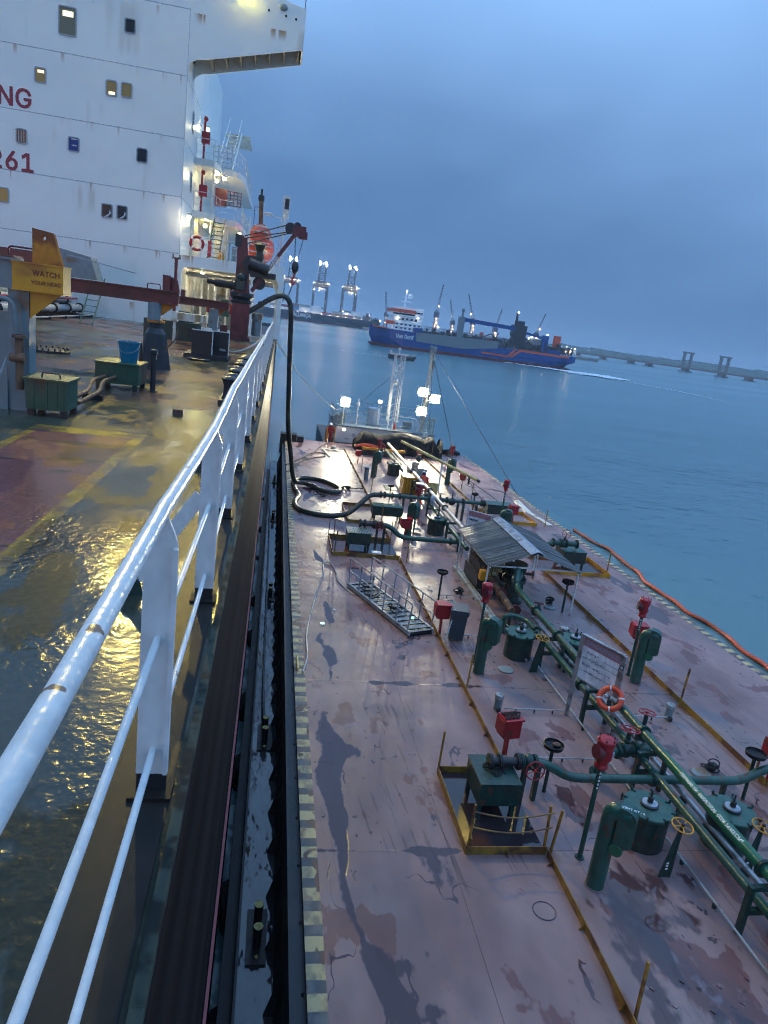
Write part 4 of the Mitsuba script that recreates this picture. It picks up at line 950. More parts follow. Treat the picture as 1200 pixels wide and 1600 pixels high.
t.solo(torus((14.9, 54.9, BD + 0.05), (0.1, 0.3, 1), 0.6, 0.2), 'black_rubber')

# yellow ochre spill coamings with posts and brackets; containment bays jut out at the manifolds
CL, CRX, CH = 5.63, 11.80, 0.15
cm = Thing('spill_coaming', 'ochre steel spill coaming along the near side of the barge deck, with rusty posts', 'coaming', 'spill coamings on the barge deck')


def plate(p0, p1, h=CH, th=0.016):
    (x0, y0), (x1, y1) = p0, p1
    return bar((x0, y0, BD + h / 2), (x1, y1, BD + h / 2), th, h)


for a, b_ in ((-6, 9.86), (12.24, 26.16), (28.6, 31.2), (34.6, 52)):
    n = max(1, int(round((b_ - a) / 6)))
    for k in range(n):
        y0, y1 = a + (b_ - a) * k / n, a + (b_ - a) * (k + 1) / n
        cm.add('plate', plate((CL, y0 + 0.004), (CL, y1 - 0.004)), 'ochre_paint', smooth=False)
bay = [((4.08, 9.88), (5.62, 9.88)), ((4.08, 9.90), (4.08, 12.2)), ((4.09, 12.22), (5.62, 12.22)), ((2.85, 26.18), (5.62, 26.18)), ((2.85, 26.2), (2.85, 28.56)), ((2.86, 28.58), (5.62, 28.58)), ((3.95, 31.22), (5.62, 31.22)), ((3.95, 31.24), (3.95, 34.5)), ((3.96, 34.52), (5.62, 34.52))]
for a, b_ in bay:
    cm.add('bay_plate', plate(a, b_, 0.17), 'ochre_paint', smooth=False)
for y in np.arange(6.9, 52, 1.35):
    if not any(a - 0.1 < y < b_ + 0.1 for a, b_ in ((9.86, 12.3), (26.1, 28.7), (31.1, 34.6))):
        cm.add('knee', ext(Polygon([(-0.09, 0), (0, 0), (0, 0.12)]), 0.012, (CL - 0.009, y, BD), (1, 0, 0), (0, 0, 1)), 'ochre_paint', smooth=False)
for x, y in ((4.85, 9.88), (4.20, 28.58), (4.2, 26.18)):
    cm.add('knee', ext(Polygon([(-0.09, 0), (0, 0), (0, 0.13)]), 0.014, (x, y - 0.009, BD), (0, 1, 0), (0, 0, 1)), 'ochre_paint', smooth=False)
def post(th, x, y, h, lean=(0, 0), m='ochre_paint', r=0.028):
    th.add('post', bar((x, y, BD), (x + lean[0], y + lean[1], BD + h), r * 1.7, r * 1.2), m, smooth=False)


for x, y, h, l in ((4.10, 12.24, 0.95, (0.03, 0.06)), (5.66, 9.82, 0.95, (0.10, 0.05)), (5.60, 9.95, 0.9, (0.02, 0.1)), (4.12, 9.92, 0.93, (0.05, 0.12)), (4.20, 9.95, 0.35, (-0.06, -0.06)), (5.70, 15.8, 0.98, (0.06, 0.1)), (5.72, 6.75, 0.9, (0.05, 0.1)), (2.83, 26.22, 1.45, (0, 0.05)), (2.92, 26.3, 0.92, (0.1, 0.3)), (5.88, 25.9, 0.75, (0, 0)), (2.85, 28.6, 0.8, (0, 0)), (5.65, 28.7, 1.0, (0, 0)), (3.97, 31.3, 0.85, (0, 0)), (5.6, 31.3, 1.0, (0, 0)), (5.7, 36.5, 2.2, (0.1, 0)), (6.0, 43.4, 1.5, (0, 0))):
    post(cm, x, y, h, l, 'rusty_steel' if (h > 1.2 or x < 3) else 'ochre_paint')
ch = Thing('chain', 'pair of sagging chains across the front of the nearest containment bay', 'chain', 'chains across the containment bay')
ch.solo(cat(*[tube([(4.14 + 1.52 * t, 9.92, BD + z0 - 0.12 * math.sin(math.pi * t)) for t in np.linspace(0, 1, 18)], 0.014, 6) for z0 in (0.55, 0.87)]), 'ochre_paint')
c2 = Thing('spill_coaming', 'ochre steel spill coaming along the far water side of the barge deck', 'coaming', 'spill coamings on the barge deck')
for a, b_ in ((-6, 9.6), (12.0, 25.85), (28.05, 33.5), (35.8, 52)):
    n = max(1, int(round((b_ - a) / 6)))
    for k in range(n):
        y0, y1 = a + (b_ - a) * k / n, a + (b_ - a) * (k + 1) / n
        c2.add('plate', plate((CRX, y0 + 0.004), (CRX, y1 - 0.004)), 'ochre_paint', smooth=False)
for a, b_ in (((11.81, 25.86), (14.84, 25.86)), ((14.84, 25.88), (14.84, 28.02)), ((11.81, 28.04), (14.84, 28.04)), ((11.81, 33.5), (14.4, 33.5)), ((14.4, 33.52), (14.4, 35.76)), ((11.81, 35.78), (14.4, 35.78)), ((11.81, 9.6), (14.0, 9.6)), ((14.0, 9.62), (14.0, 11.96)), ((11.81, 11.98), (14.0, 11.98))):
    c2.add('bay_plate', plate(a, b_, 0.17), 'yellow_paint' if a[1] > 20 else 'ochre_paint', smooth=False)
for y in np.arange(13, 52, 1.5):
    if not (25.7 < y < 28.2 or 33.3 < y < 36):
        c2.add('knee', ext(Polygon([(0, 0), (0.09, 0), (0, 0.12)]), 0.012, (CRX + 0.009, y, BD), (1, 0, 0), (0, 0, 1)), 'ochre_paint', smooth=False)
for x, y, h, l in ((11.68, 15.35, 1.12, (0.08, 0.05)), (11.70, 12.25, 1.0, (0.05, 0.05)), (14.9, 26.3, 0.98, (0, 0)), (14.9, 33.6, 0.95, (0, 0)), (12.0, 40.5, 1.1, (0, 0)), (12.1, 38.4, 1.0, (0, 0)), (12.35, 46.5, 2.1, (0.2, 0)), (12.2, 50.5, 1.6, (0.1, 0)), (11.62, 8.6, 0.9, (0, 0))):
    post(c2, x, y, h, l, 'rusty_steel' if h > 1.2 else 'ochre_paint')

# bulb for the bay water: standing water in the nearest containment bay
for k, (x0, x1, y0, y1, lab) in enumerate(((4.095, 5.615, 9.895, 12.205, 'rain water standing in the nearest containment bay'), (2.865, 5.61, 26.195, 28.565, 'rain water standing in the second containment bay'), (11.82, 14.83, 25.875, 28.02, 'rain water standing in the far side containment bay'))):
    s = Thing('puddle', kind='structure')
    s.solo((np.array([[x0, y0, BD + 0.02], [x1, y0, BD + 0.02], [x1, y1, BD + 0.02], [x0, y1, BD + 0.02]], float), np.array([[0, 1, 2], [0, 2, 3]])), 'bay_water', smooth=False)
mat('bay_water', proc(lambda p, n, uv: mix(c3(0.10, 0.028, 0.012), c3(0.03, 0.022, 0.026), smoothstep(0.42, 0.55, fbm(p.x * 0.9 + 2, p.y * 0.6, 1, 3)))), 0.03, 0.6)

# ------------------------------------------------------------------ pipework
PX = 8.62
def pipe(th, pts, r, m, rad=0.25, n=16, part='pipe', **k):
    return th.add(part, tube(fillet(pts, rad, 7) if len(pts) > 2 else pts, r, n), m, **k)


def weldrings(pts_y, x, z, r):
    return cat(*[disc_on((x, y, z), (0, 1, 0), r, 0.05, 16) for y in pts_y])


mp = Thing('main_pipe', 'upper green cargo pipe along the middle of the barge with white test lettering', 'pipe', 'cargo pipes along the barge')
Z1, Z2 = 4.27, 3.80
mp.add('pipe', tube([(PX + 0.05, -3, Z1), (PX + 0.05, 11.5, Z1)], 0.105, 20), 'green_bright', label='bright green length with white lettering')
mp.add('pipe', tube([(PX + 0.05, 11.5, Z1), (PX + 0.05, 19.4, Z1)], 0.104, 20), 'green_paint')
pipe(mp, [(PX + 0.05, 19.4, Z1), (PX + 0.05, 20.9, Z1), (PX + 0.25, 21.5, 4.75)], 0.104, 'green_paint', 0.4)
mp.add('pipe', tube([(PX + 0.05, 26.2, Z1), (PX + 0.05, 50, Z1)], 0.095, 16), 'grey_steel', label='pale far length of the upper pipe')
for y in (12.3, 17.2, 19.0, 8.35, 27.5, 31.5, 35, 40):
    mp.add('flange', flange((PX + 0.05, y, Z1), (0, 1, 0), 0.165), 'green_dark')
mp.add('weld_ring', weldrings((11.5, 17.8, 19.6), PX + 0.05, Z1, 0.112), 'green_paint')
lt = meshkit.text_mesh('TESTADO EM  18/05/2026  COM 16KG/CM²', 0.066, 0.004, True)
lv = np.asarray(lt.vertices, float)
an = math.radians(126)                        # written along the shoulder of the pipe, reading towards the viewer
lv_, ar = lv.copy(), 0.1035 + lv[:, 2]
th_ = an - (lv[:, 1] - 0.033) / 0.105
mp.add('lettering', (np.stack([PX + 0.05 + ar * np.cos(th_), 10.78 - lv[:, 0], Z1 + ar * np.sin(th_)], 1)[:, :], np.asarray(lt.faces)), 'letter_white', smooth=False)
m2 = Thing('main_pipe', 'lower dark green cargo pipe running under the lettered pipe', 'pipe', 'cargo pipes along the barge')
m2.add('pipe', tube([(PX - 0.04, -3, Z2), (PX - 0.04, 18.6, Z2)], 0.092, 18), 'green_paint')
pipe(m2, [(PX - 0.04, 18.6, Z2), (PX - 0.04, 19.2, Z2), (PX - 0.35, 19.6, Z2), (PX - 0.7, 19.6, Z2), (PX - 0.7, 19.6, BD)], 0.09, 'green_paint', 0.2)
m2.add('pipe', tube([(PX - 0.1, 26.5, Z2), (PX - 0.1, 50, Z2)], 0.10, 14), 'green_paint')
for y in (12.0, 15.2, 7.7, 18.5):
    m2.add('flange', flange((PX - 0.04, y, Z2), (0, 1, 0), 0.15), 'green_dark')
cd = Thing('conduit', 'pale grey conduit on the water side of the cargo pipes', 'pipe', 'thin lines along the barge pipes')
cd.add('pipe', tube([(9.05, -3, 3.62), (9.05, 20, 3.62)], 0.055, 12), 'plate_metal'); cd.add('pipe', tube([(9.05, 26, 3.62), (9.05, 50, 3.62)], 0.055, 10), 'plate_metal')
for y in (2, 5, 7.9, 11, 14, 17):
    cd.add('saddle', b2(8.98, 9.12, y, y + 0.08, BD, 3.575), 'green_dark', smooth=False)
cd = Thing('conduit', 'thin grey conduit low on deck left of the cargo pipes', 'pipe', 'thin lines along the barge pipes')
cd.add('pipe', tube([(8.22, -3, 3.30), (8.22, 20, 3.30)], 0.022, 8), 'grey_steel')
cd.add('pipe', tube([(8.0, 17.5, 3.28), (8.0, 26, 3.28)], 0.045, 8), 'grey_steel')
for y in (4, 6.2, 8.6, 9.6, 10.6, 14):
    cd.add('clip', b2(8.19, 8.25, y, y + 0.05, BD, 3.29), 'green_dark', smooth=False)
sp = Thing('pipe_stand', 'green two armed stand carrying both cargo pipes, nearest of the row', 'pipe stand', 'stands under the cargo pipes', pos=(0, 8.11, 0))
sp.add('leg', b2(8.27, 8.36, -0.05, 0.05, BD, 4.145, 0.006), 'green_dark', smooth=False)
sp.add('leg', b2(8.93, 9.0, -0.05, 0.05, BD, 4.145, 0.006), 'green_dark', smooth=False)
sp.add('arm', b2(8.361, 8.929, -0.045, 0.045, 4.07, 4.155), 'green_dark', smooth=False)
sp.add('arm', b2(8.361, 8.929, -0.045, 0.045, 3.60, 3.695), 'green_dark', smooth=False)
for y, lab in ((11.75, 'second two armed pipe stand, by the near crossing'), (14.35, 'pipe stand under the left end of the warning board'), (17.3, 'pipe stand beyond the warning board'), (29.3, 'pipe stand beyond the shelter'), (4.5, 'pipe stand below the picture edge'), (33.6, 'pipe stand at the far crossing'), (38, 'far pipe stand by the yellow box')):
    sp.copy(lab, pos=(0, y, 0))


def manifold(th, y, x0, xb, x1, right_to, z0=4.15, z1=3.8, r=0.092, valve=True):
    """A transfer line across the barge: flanged end, valve, S bend, cross pipe."""
    pipe(th, [(x0, y, z0), (x0 + 0.62, y, z0)], r, 'dark_steel')
    for dx in (0.0, 0.20, 0.58):
        th.add('flange', flange((x0 + dx, y, z0), (1, 0, 0), r * 1.75), 'dark_steel')
    pipe(th, [(x0 + 0.6, y, z0), (xb, y, z0), (xb + 0.62, y, z1), (x1, y, z1)], r, 'green_paint', 0.28)
    if valve:
        v = th.add('valve', cat(ball((x0 + 0.80, y, z0), (0.14, 0.15, 0.17)), flange((x0 + 0.66, y, z0), (1, 0, 0), r * 1.7), flange((x0 + 0.94, y, z0), (1, 0, 0), r * 1.7), tube([(x0 + 0.80, y - 0.1, z0), (x0 + 0.80, y - 0.30, z0 + 0.03)], 0.04, 8)), 'green_dark')
        th.add('handwheel', wheel((x0 + 0.82, y - 0.33, z0 + 0.03), (0, 1, -0.1), 0.19), 'red_paint', under=v)
    th.add('flange', flange((x1 - 0.3, y, z1), (1, 0, 0), r * 1.6), 'green_dark')
    for dx in (0.72, 1.05):
        th.add('support', b2(x0 + dx, x0 + dx + 0.09, y - 0.05 + 0.1 * (dx > 1), y + 0.05 + 0.1 * (dx > 1), BD, z0 - r * 0.8), 'green_dark', smooth=False)
    if right_to:
        pipe(th, right_to, r, 'green_paint', 0.28)


m = Thing('transfer_line', 'nearest green transfer line with red handwheel and S bend across the barge', 'pipe', 'transfer lines across the barge')
manifold(m, 11.3, 4.82, 5.95, 8.72, [(8.6, 11.3, 3.8), (10.5, 11.3, 3.8), (11.05, 11.3, 4.15), (13.4, 11.3, 4.15)])
m.add('end_support', cat(b2(10.1, 10.17, 11.25, 11.35, BD, 3.72), b2(12.2, 12.28, 11.25, 11.35, BD, 4.08)), 'green_dark', smooth=False)
m.add('flange', flange((13.3, 11.3, 4.15), (1, 0, 0), 0.16), 'green_dark')
m = Thing('transfer_line', 'green transfer line with S bend over the second containment bay', 'pipe', 'transfer lines across the barge')
manifold(m, 28.0, 4.1, 5.35, 8.5, None, 4.12, 3.62, 0.11)
m.add('drop', tube(fillet([(8.4, 28, 3.62), (8.62, 28, 3.62), (8.62, 28, BD)], 0.12), 0.10, 12), 'green_paint')
m = Thing('transfer_line', 'far green transfer line that takes the black hose, reaching right across the barge', 'pipe', 'transfer lines across the barge')
pipe(m, [(5.75, 33.3, 4.22), (11.4, 33.8, 4.12)], 0.10, 'green_paint')
for x in (5.75, 5.95, 6.35, 6.75, 8.3, 9.3, 10.2, 11.25, 11.4):
    m.add('flange', flange((x, 33.3 + (x - 5.75) * 0.088, 4.22 - (x - 5.75) * 0.018), (1, 0.09, 0), 0.18), 'dark_steel')
for x in (6.9, 7.3, 9.8, 10.1, 10.8):
    m.add('support', b2(x, x + 0.11, 33.3, 33.42, BD, 4.1), 'green_dark', smooth=False)
for x, y in ((8.9, 33.5), (9.6, 33.7), (8.45, 34.4)):
    v = m.add('valve', cat(ball((x, y, 4.1), (0.2, 0.2, 0.22)), tube([(x, y, 4.2), (x, y, 4.5)], 0.035, 8)), 'dark_steel')
    m.add('handwheel', wheel((x, y, 4.52), (0.15, 0.2, 1), 0.19), 'maroon_paint', under=v)
m.add('rag', ball((8.5, 33.45, 4.15), (0.14, 0.17, 0.25)), 'helmet_blue', label='grey blue cloth wrapped round the pipe')
m = Thing('transfer_line', 'green valve and pipe end with red wheel beyond the shelter on the water side', 'pipe', 'transfer lines across the barge')
pipe(m, [(9.4, 27.0, 3.9), (12.0, 27.0, 3.9), (12.4, 27.0, 4.25), (13.6, 27.0, 4.25)], 0.12, 'green_paint', 0.3)
for x in (12.5, 12.85, 13.1, 13.6):
    m.add('flange', flange((x, 27.0, 4.25), (1, 0, 0), 0.2), 'green_dark')
v = m.add('valve', cat(ball((12.97, 27, 4.25), (0.16, 0.18, 0.2)), tube([(12.97, 26.95, 4.35), (12.97, 26.9, 4.6)], 0.04, 8)), 'green_dark')
m.add('handwheel', wheel((12.97, 26.86, 4.72), (0, 1, -0.25), 0.19), 'red_paint', under=v)

# risers beside the near crossing: valves with red wheels on the lower pipe
t = Thing('line_valve', 'gate valve with a red handwheel left of the lettered pipe', 'valve', 'gate valves on the cargo pipes', pos=(8.05, 12.1, 0))
t.add('pipe', tube(fillet([(-0.45, -0.1, BD), (-0.45, -0.1, 3.95), (0.75, 0.1, 3.95)], 0.3), 0.11, 14), 'green_paint')
t.add('body', cat(ball((0.15, 0, 3.98), (0.17, 0.17, 0.2)), tube([(0.15, 0, 4.0), (0.15, 0, 4.40)], [0.07, 0.045], 10), disc_on((0.15, 0, 4.2), (0, 0, 1), 0.1, 0.05)), 'green_dark')
for c_, a_ in (((-0.07, -0.02, 3.95), (1, 0.15, 0)), ((0.37, 0.03, 3.95), (1, 0.15, 0)), ((-0.45, -0.1, BD + 0.25), (0, 0, 1))):
    t.add('flange', flange(c_, a_, 0.18), 'green_dark')
t.add('handwheel', wheel((0.15, 0, 4.46), (0.05, 0.15, 1), 0.21), 'red_paint')
t = Thing('line_valve', 'gate valve with a red handwheel right of the lettered pipe', 'valve', 'gate valves on the cargo pipes', pos=(9.13, 13.0, 0))
t.add('body', cat(ball((0, 0, 3.7), (0.14, 0.14, 0.17)), tube([(0, 0, BD), (0, 0, 4.3)], 0.05, 10)), 'green_dark')
t.add('handwheel', wheel((0, 0, 4.36), (0.05, 0.1, 1), 0.19), 'red_paint')
t = Thing('line_valve', 'red handwheel at the right picture edge below the lettered pipe', 'valve', 'gate valves on the cargo pipes', pos=(8.75, 7.55, 0))
t.add('body', cat(tube([(0, 0, BD), (0, 0, 3.95)], 0.13, 12)), 'dark_steel'); t.add('handwheel', wheel((0.0, -0.12, 4.05), (0.2, 1, 0.5), 0.21), 'red_paint')
for x, y, lab in ((9.75, 21.2, 'maroon handwheel low beside the pipe right of the shelter front'), (8.35, 20.2, 'maroon handwheel low beside the pump under the shelter')):
    t = Thing('line_valve', lab, 'valve', 'gate valves on the cargo pipes', pos=(x, y, 0))
    t.add('body', tube([(0, 0, BD), (0, 0, 3.6)], 0.06, 10), 'green_dark'); t.add('handwheel', wheel((0, 0, 3.66), (0.1, 0.2, 1), 0.2), 'maroon_paint')

# ------------------------------------------------------------------ tank hatches, vents and valves: one of each kind, then copies
ht = Thing('tank_hatch', 'nearest round green tank hatch, left of the lettered pipe, with shiny inner cover', 'hatch', 'round tank hatches along the barge', pos=(7.72, 10.25, BD))
ht.add('body', lathe([(0, 0), (0.41, 0), (0.41, 0.72), (0, 0.72)], 32), 'green_dark')
hl = ht.add('lid', lathe([(0, 0.721), (0.47, 0.721), (0.475, 0.735), (0.475, 0.775), (0.46, 0.79), (0.2, 0.80), (0, 0.80)], 36), 'green_paint')
ht.add('sighting_port', lathe([(0.17, 0.80), (0.17, 0.84), (0.155, 0.85), (0, 0.85)], 24), 'dark_steel', under=hl)
ht.add('cover', lathe([(0.145, 0.85), (0.145, 0.862), (0, 0.868)], 24), 'ridge_metal', under=hl)
ht.add('spindle', cat(cyl((0, 0, 0.86), 0.055, 0.12, 12), tube([(0, 0, 0.95), (0, 0, 1.12)], 0.018, 6), tube([(-0.06, 0, 1.05), (0.06, 0, 1.05)], 0.014, 6)), 'dark_steel', under=hl)
for k in range(8):
    a = k * math.pi / 4 + 0.2
    ht.add('dog_clamp', cat(bar((0.40 * math.cos(a), 0.40 * math.sin(a), 0.80), (0.53 * math.cos(a), 0.53 * math.sin(a), 0.80), 0.035, 0.03), cyl((0.50 * math.cos(a), 0.50 * math.sin(a), 0.70), 0.018, 0.15, 6, 0.002)), 'green_dark', smooth=False)
for x, y, z, lab in ((9.42, 10.15, 0, 'round green tank hatch partly behind the lettered pipe'), (7.86, 17.95, 0, 'round green tank hatch beside the small yellow handwheel, left of the warning board'), (9.5, 17.7, 0, 'round green tank hatch behind the pipes, just beyond the warning board'),
                     (8.12, 30.5, 0, 'round green tank hatch with a pale lid before the far transfer line'), (8.15, 43.6, 0, 'round green tank hatch in front of the black tarpaulin'), (9.6, 43.2, 0, 'round green tank hatch right of the far pipe, near the tarpaulin')):
    ht.copy(lab, pos=(x, y, BD), rz=rnd.uniform(0, 60))
vt = Thing('tank_vent', 'nearest green gooseneck tank vent with white stencilled marks', 'vent', 'green gooseneck vents along the barge', pos=(6.24, 9.15, BD), rz=-38)
vt.add('pipe', tube(fillet([(0, 0, 0), (0, 0, 1.58), (0.34, -0.06, 1.58)], 0.16, 8), 0.155, 20), 'green_paint')
vt.add('base_ring', torus((0, 0, 0.01), (0, 0, 1), 0.165, 0.015, 24, 6), 'barge_deck_paint')
vt.add('hood', cat(ext(Polygon([(0.12, 1.06), (0.42, 1.06), (0.42, 1.56)] + [(0.20 + 0.22 * math.cos(q), 1.56 + 0.19 * math.sin(q)) for q in np.linspace(0, math.pi / 2, 6)] + [(0.12, 1.75)]), 0.28, (0, 0.11, 0), (1, 0, 0), (0, 0, 1)), tube([(0.27, -0.03, 1.0), (0.27, -0.03, 1.06)], 0.12, 16)), 'green_paint', smooth=30)
vt.add('flap', disc_on((0.20, -0.15, 0.95), (0.1, 1, 0), 0.115, 0.06, 20), 'green_bright')
vt.add('flap_arm', box((0.25, -0.15, 1.02), (0.1, 0.06, 0.1), 0.01), 'green_dark', smooth=False)
vt.add('stencil', text('VENT CT-1', 0.05, (0.13, -0.13, 1.7505), (0.97, 0.1, 0), (-0.1, 0.97, 0), 0.003), 'letter_white', smooth=False)
for x, y, lab in ((6.30, 16.75, 'green gooseneck vent behind the red capped pole, near the grey bin'), (11.02, 16.6, 'green gooseneck vent on the water side, right of the warning board'), (6.55, 29.4, 'green gooseneck vent behind the second transfer line'), (6.62, 42.2, 'green gooseneck vent in front of the black tarpaulin, left'), (11.5, 42.2, 'green gooseneck vent on the water side by the far red box'), (11.0, 29.6, 'green gooseneck vent behind the shelter roof')):
    vt.copy(lab, pos=(x, y, BD), rz=-38 + rnd.uniform(-14, 14), skip=('stencil',))
pv = Thing('pressure_valve', 'nearest red capped pressure valve on a green pole, with a rusty red cylinder', 'valve', 'red capped valves on green poles', pos=(6.25, 9.80, BD))
pv.add('pole', tube([(0, 0, 0), (0, 0, 1.98)], 0.045, 14), 'green_paint'); pv.add('base_ring', cyl((0, 0, 0), 0.085, 0.03, 14), 'green_dark')
c_ = pv.add('valve_body', lathe([(0, 1.93), (0.115, 1.93), (0.12, 1.97), (0.10, 2.0), (0.10, 2.05), (0.145, 2.12), (0.15, 2.40), (0.16, 2.42), (0.165, 2.47), (0.15, 2.49), (0.05, 2.52), (0, 2.52)], 20), 'red_paint')
pv.add('inlet', tube([(-0.02, -0.03, 2.25), (-0.19, -0.05, 2.27)], [0.11, 0.13], 14), 'maroon_paint', under=c_)
for k in range(6):
    a = k * math.pi / 3
    pv.add('bolt', tube([(0.145 * math.cos(a), 0.145 * math.sin(a), 2.38), (0.145 * math.cos(a), 0.145 * math.sin(a), 2.535)], 0.012, 5), 'maroon_paint', under=c_)
pv.add('tag', box((0.12, -0.095, 2.24), (0.05, 0.03, 0.08), 0.004, 40), 'letter_grey', smooth=False, under=c_)
pv.add('stencil', cat(*[box((-0.002, -0.046, 1.82 - 0.075 * k), (0.03, 0.003, 0.04)) for k in range(5)]), 'letter_white', smooth=False)
for x, y, s_, lab in ((6.38, 17.4, 0.98, 'red capped valve pole in front of the shelter, near the grey bin'), (11.05, 17.05, 0.98, 'red capped valve pole on the water side, right of the warning board'), (12.15, 33.0, 0.98, 'red capped valve pole on the water side behind the shelter roof'), (6.85, 42.6, 0.98, 'red capped valve pole in front of the black tarpaulin'), (11.75, 42.9, 0.98, 'red capped valve pole at the far water side, by the stays'), (7.0, 30.3, 0.95, 'red valve pole with a white cap at the far transfer line')):
    c_ = pv.copy(lab, pos=(x, y, BD), rz=rnd.uniform(-60, 60), sc=s_)
    if 'white cap' in lab: c_.add('cap', lathe([(0.20, 2.50), (0.20, 2.54), (0, 2.56)], 16), 'white_paint')
# red boxes on posts
rb = Thing('fire_box', 'red fire box on a short post beside the grey wheeled bin', 'fire box', 'red boxes on posts', pos=(5.70, 19.1, BD))
rb.add('post', bar((0, 0, 0), (0, 0.02, 0.62), 0.11, 0.06), 'red_paint', smooth=False)
rb.add('box', cat(b2(-0.20, 0.20, -0.16, 0.18, 0.62, 1.05, 0.012), ext(Polygon([(-0.23, 1.051), (0.23, 1.051), (0.23, 1.09), (-0.23, 1.09)]), 0.40, (0, 0.20, 0), (1, 0, 0), (0, 0, 1)), b2(-0.26, -0.205, -0.16, 0.18, 0.72, 1.05, 0.004)), 'red_paint', smooth=False)
for x, y, lab, rz in ((5.74, 12.75, 'red fire box with rags on top behind the nearest manifold', 12), (11.95, 18.4, 'red fire box on the water side behind the green vent', -8), (11.95, 12.1, 'red fire box at the right edge beside the black bowl', 5), (6.3, 28.9, 'red fire box behind the red wheel at the second transfer line', 0), (6.1, 46.5, 'red fire box left of the black tarpaulin', 4), (12.9, 33.3, 'red fire box low behind the shelter roof', 0), (12.3, 41.5, 'small red fire box beside the far green vent', -6)):
    c_ = rb.copy(lab, pos=(x, y, BD), rz=rz, sc=1.0 if y < 40 else 0.85)
    if 'rags' in lab:
        c_.add('rags', cat(*[tube([(-0.2 + 0.06 * k, -0.12, 1.10), (-0.15 + 0.07 * k, 0.0, 1.13 + 0.015 * (k % 3)), (-0.18 + 0.06 * k, 0.14, 1.10)], 0.022, 6) for k in range(6)]), 'rag')
# black bowls on posts
db = Thing('drip_bowl', 'shallow black bowl on a green post beside the nearest red handwheel', 'bowl', 'black bowls on green posts', pos=(6.27, 11.65, BD))
db.add('post', tube([(0, 0, 0), (0, 0, 1.04)], 0.038, 12), 'green_dark')
db.add('bowl', lathe([(0, 1.02), (0.13, 1.03), (0.20, 1.07), (0.215, 1.15), (0.20, 1.16), (0.185, 1.10), (0.12, 1.075), (0, 1.07)], 28), 'black_rubber')
for x, y, s_, lab in ((6.36, 22.1, 0.94, 'shallow black bowl on a post between gangway and shelter'), (10.88, 21.65, 1.05, 'shallow black bowl on a post right of the shelter front'), (10.86, 11.5, 1.02, 'shallow black bowl on a post at the right edge by the red fire box'), (6.75, 36.2, 0.8, 'black bowl on a post left of the yellow boxes'), (11.3, 35.3, 0.95, 'black bowl on a post behind the shelter roof, far side')):
    db.copy(lab, pos=(x, y, BD), sc=s_)
db.add('litter', ball((0.08, 0.03, 1.12), (0.09, 0.07, 0.04), 6), 'rusty_steel')
# yellow handwheels on tapered pedestals
yw = Thing('wheel_pedestal', 'yellow handwheel on a tapered green pedestal, nearest', 'valve wheel', 'yellow handwheels on green pedestals', pos=(7.78, 9.33, BD))
yw.add('pedestal', cat(ext(Polygon([(-0.22, 0), (0.0, 0), (0.0, 0.98), (-0.05, 0.98)]), 0.02, (0, 0.01, 0), (1, 0, 0), (0, 0, 1)), ext(Polygon([(0, 0), (0.12, 0), (0.02, 0.98), (0, 0.98)]), 0.02, (0, 0.0, 0), (0, 1, 0), (0, 0, 1)), tube([(0, 0, 0.0), (0, 0, 1.07)], 0.03, 8)), 'green_dark', smooth=False)
yw.add('handwheel', wheel((0, 0, 1.09), (0.05, -0.12, 1), 0.185, 0.014, 5), 'yellow_paint'); yw.add('hub_cap', ball((0, -0.01, 1.12), 0.035, 6), 'dark_steel', under='__handwheel')
yw.add('stencil', cat(*[box((-0.10, -0.012, 0.18 + 0.06 * k), (0.045, 0.003, 0.035)) for k in range(3)]), 'letter_white', smooth=False)
yw.copy('yellow handwheel on a green pedestal at the right edge, by the second hatch', pos=(9.40, 9.33, BD))
yw.copy('yellow handwheel on a green pedestal at the hatch left of the warning board', pos=(8.10, 16.95, BD), skip=('stencil',))
# small capped pipes with thin lines across the deck
t0 = Thing('capped_pipe', 'small pale grey capped pipe left of the warning board, with a thin line', 'pipe cap', 'small grey capped pipes', pos=(6.26, 14.85, BD))
t0.add('pipe', cyl((0, 0, 0), 0.10, 0.33, 16), 'grey_post'); t0.add('cap', lathe([(0.12, 0.33), (0.12, 0.40), (0.10, 0.43), (0.03, 0.43), (0, 0.42)], 16), 'plate_metal'); t0.add('valve', box((-0.02, -0.13, 0.06), (0.08, 0.08, 0.10), 0.01), 'dark_steel', smooth=False)
t0.copy('small pale grey capped pipe on the water side below the vent', pos=(10.95, 14.7, BD))
t0.copy('small pale grey capped pipe on the hatch beyond the warning board', pos=(9.75, 19.0, BD), sc=1.3)
for x0, x1, y, lab in ((6.4, 8.1, 14.75, 'thin line on deck left of the warning board'), (9.1, 10.85, 14.6, 'thin line on deck right of the cargo pipes'), (5.8, 7.6, 19.0, 'thin line on deck between the grey bin and the pipes'), (6.4, 7.8, 22.3, 'thin line on deck left of the shelter'), (6.3, 7.9, 12.7, 'thin line on deck behind the nearest bowl')):
    t = Thing('heating_line', lab, 'line', 'thin lines across the barge deck')
    t.add('line', tube([(x0, y, BD + 0.10), (x1, y, BD + 0.10)], 0.018, 8), 'grey_steel')
    for k in range(3):
        t.add('foot', b2(x0 + 0.3 + k * 0.5, x0 + 0.33 + k * 0.5, y - 0.015, y + 0.015, BD, BD + 0.085), 'dark_steel', smooth=False)
